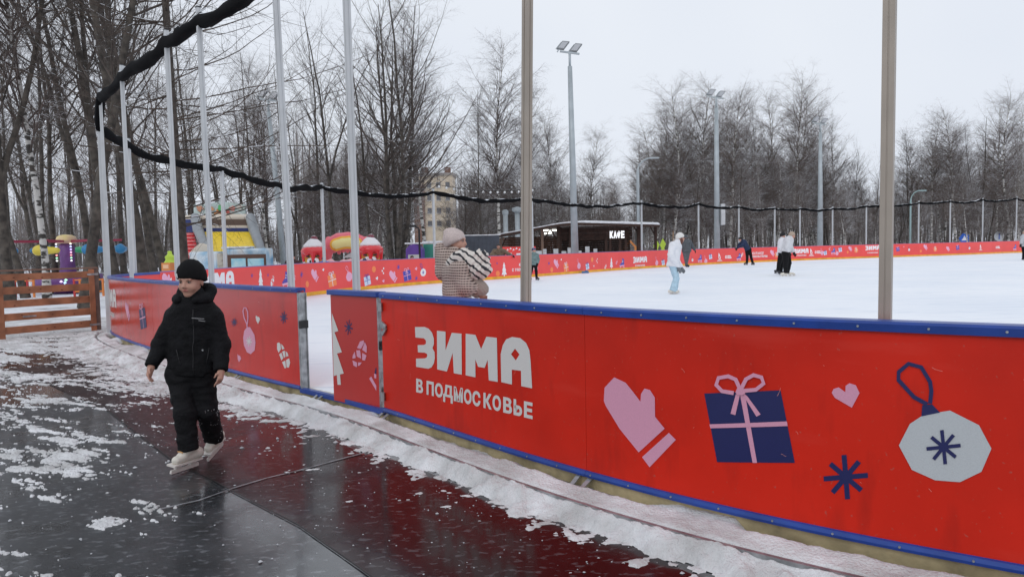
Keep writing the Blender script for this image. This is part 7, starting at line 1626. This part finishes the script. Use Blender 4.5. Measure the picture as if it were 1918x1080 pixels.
mb.build('lettering', HW, p2)
for px, py, sx, lab in ((663, 478, .9, 'pale triangular canopy roof under the arch sign'),):
    x, y = col_xy(664, 33); z0 = pz(664, 482, 33); z1 = pz(664, 467, 33); r = thing('canopy', lab, 'canopy', (x, y, 0)); mb = MB(); mb.prism([(x - .55, y, z0), (x + .75, y, z0), (x + .6, y, z1 - .08), (x + .25, y, z1), (x, y, z1 - .04)], (0, 1.0, 0)); mb.build('roof', ALUL, r); mb = MB()
    for u in (-.45, .6): mb.b2((x + u, y, 0), (x + u + .05, y + .05, z0))
    mb.build('legs', HW, r)
x, y = col_xy(655, 28); S = Sdf(.08)
for k in range(9): S.ell((x - 1.0 + k * .25, y, 1.0 + .05 * math.sin(k * 2.2)), (.16, .16, .16))
S.cone((x - 1.0, y, .6), (x + 1.0, y, .6), .35, .35); r = thing('pink_barrier', 'low bumpy pink inflatable edge under the arch sign', 'inflatable', (x, y, 0)); S.build('tube', M('pale pink vinyl', (.8, .42, .45), .4), r, .06)

# ------------------------------------------------------------------ carousel
DK = 30.0; cxk, cyk = col_xy(126, DK); r = thing('carousel', 'small aeroplane carousel with lit purple column, yellow dome and hanging gondolas', 'carousel', (cxk, cyk, 0)); ck = np.array([cxk, cyk, 0.0])
PUR = M('purple paint', (0.17, 0.06, 0.24), .4, noise=(4, .2)); CRB = M('crimson beam', (.32, .03, .07), .5); YD = M('yellow dome panels', (.75, .62, .25), .4, noise=(1.5, .3, (.6, .3, .35)))
def kz(py): return pz(126, py, DK)
mb = MB(); mb.lathe(ck, [(.55, 0), (.5, .3), (.34, .7), (.27, 1.2), (.3, kz(462)), (.2, kz(455))], 16); mb.build('column', PUR, r, True)
mb = MB(); mb.lathe(ck, [(.36, kz(456)), (.40, kz(450)), (.34, kz(443)), (.2, kz(440)), (.02, kz(439))], 18); mb.build('dome', YD, r, True)
mb = MB(); mb.lathe(ck, [(1.15, .25), (1.3, .35), (1.25, .75), (.9, .8)], 24); mb.build('platform', PUR, r, True)
GC = [M('blue gondola', (.03, .22, .45), .35), M('green gondola', (.05, .45, .2), .35), M('yellow gondola', (.75, .6, .08), .35), M('lilac gondola', (.28, .2, .42), .4)]
for k in range(8):
    a = k * math.pi / 4 + .25; R_ = 2.1; e = ck + np.array([R_ * math.cos(a), R_ * math.sin(a), kz(451) + .02 * math.sin(a)]); mb = MB(); mb.bar(ck + [0, 0, kz(452)], e, .06, .09); bm_ = mb.build('beam', CRB, r)
    g_ = e - [0, 0, .38]; S = Sdf(.05); t = np.array([-math.sin(a), math.cos(a), 0]); S.cone(g_ - t * .34, g_ + t * .30, .20, .12); S.ell(g_ - t * .3 + [0, 0, .1], (.12, .12, .12)); go = S.build('gondola', GC[(0, 0, 1, 0, 3, 0, 2, 0)[k]], bm_, .05)
    mb = MB(); mb.tube([g_ + [0, 0, .12], e], .02, 6); mb.build('hanger', HW, bm_)
for k in range(14):
    s = -1 if k % 2 else 1; z = kz(457) - (k // 2) * .115; c = ck + np.array([s * .30, -.22, z]); mb = MB(); mb.lathe(c - [0, 0, .03], [(.01, 0), (.04, .02), (.04, .05), (.01, .07)], 8); col = [(1, 1, 1), (.5, .6, 1), (.6, .4, 1), (1, .5, .8), (1, .2, .2), (.3, 1, .5), (1, 1, 1)][k // 2]
    mb.build('lamp_bulb', M('bulb %d' % (k // 2), (.8, .8, .8), .4, emit=(col, 1.1)), r)
for px, py, col in ((119, 529, (.3, .6, 1)), (121, 524, (.3, 1, .5)), (118, 534, (.4, .7, 1)), (112, 527, (.8, .5, 1))): x, y = col_xy(px, DK - 1.4); mb = MB(); z = pz(px, py, DK - 1.4); mb.lathe((x, y, z - .05), [(.01, 0), (.07, .04), (.01, .1)], 8); mb.build('lamp_bulb', M('bulb b%d' % px, (.8, .8, .8), .4, emit=(col, 0.8)), r)
# low ride barrier round it
BARO = M('orange barrier paint', (.7, .22, .05), .6); BARR = M('red barrier paint', (.5, .04, .05), .6)
for (p0, p1, D, lab) in ((2, 60, 27, 'orange low barrier left of the carousel behind the wooden gate'), (136, 190, 27, 'orange low barrier right of the carousel, beside the gate post')):
    a = np.r_[col_xy(p0, D), 0]; b = np.r_[col_xy(p1, D), 0]; r = thing('ride_barrier', lab, 'barrier', a); L = np.linalg.norm(b - a); T_ = unit(b - a)
    for z in (.18, .62): mb = MB(); mb.bar(a + [0, 0, z], b + [0, 0, z], .05); mb.build('rail', BARO, r)
    for k in range(6): mb = MB(); c = a + T_ * L * k / 5; mb.b2(c - [.03, .03, 0], c + [.03, .03, .66]); mb.build('upright', BARO if k % 2 else BARR, r)
# ------------------------------------------------------------------ wooden gate in the corner
WO = M('orange stained timber', (0.36, 0.14, 0.07), .6, noise=(4, .35), bump=(40, .35)); WOD = M('end grain post', (.17, .12, .10), .8, noise=(9, .3))
Gl = onz(-60, 642, 0.0); Gr = onz(184, 619, 0.0); Gr[2] = Gl[2] = 0; T_ = unit(Gr - Gl); N_ = np.array([T_[1], -T_[0], 0]); L = np.linalg.norm(Gr - Gl); r = thing('wooden_gate', 'orange stained wooden gate of wide level boards at the end of the path', 'gate', Gr)
knots = M('dark knot', (.12, .03, .015), .8)
for i in range(5):
    z = 0.16 + i * 0.245; mb = MB(); mb.box(Gl + T_ * (L / 2 - .03) + N_ * .05 + [0, 0, z], (L - .06, .028, .135 - .01 * (i == 4)), [T_, N_, (0, 0, 1)]); bo = mb.build('board', WO, r, bevel=.004)
    rk = random.Random(i)
    for k in range(3): c = Gl + T_ * (L * rk.uniform(.3, .95)) + N_ * .0655 + [0, 0, z + rk.uniform(-.04, .04)]; mb = MB(); mb.prism([c + T_ * .018 * math.cos(t) + np.array([0, 0, .009 * math.sin(t)]) for t in np.linspace(0, 6.28, 9)[:-1]], N_ * .001); mb.build('knot', knots, bo)
mb = MB(); mb.box(Gr - T_ * .10 + N_ * .075 + [0, 0, .63], (.10, .03, 1.22), [T_, N_, (0, 0, 1)]); mb.build('stile', WO, r, bevel=.004)
u = float(np.dot(onz(2, 636, 0) - Gl, T_)); mb = MB(); mb.box(Gl + T_ * u + N_ * .075 + [0, 0, .6], (.10, .03, 1.18), [T_, N_, (0, 0, 1)]); mb.build('stile', WO, r, bevel=.004)
mb = MB(); mb.box(Gr + T_ * .0 + [0, 0, .60], (.09, .10, 1.32), [T_, N_, (0, 0, 1)]); mb.build('post', WOD, r, bevel=.005)
mb = MB(); mb.box(Gl + T_ * (L / 2) + [0, 0, 1.265], (L + .06, .13, .03), [T_, N_, (0, 0, 1)]); mb.build('cap_board', M('brown cap board', (.20, .11, .08), .7), r)
for z in (1.14, .14): mb = MB(); mb.box(Gr - T_ * .08 + N_ * .094 + [0, 0, z], (.2, .006, .04), [T_, N_, (0, 0, 1)]); mb.build('hinge', STEEL, r)
mb = MB(); mb.box(Gl + T_ * (u + .45) + N_ * .075 + [0, 0, .40], (.22, .012, .03), [T_, N_, (0, 0, 1)]); mb.build('bolt_latch', STEEL, r)
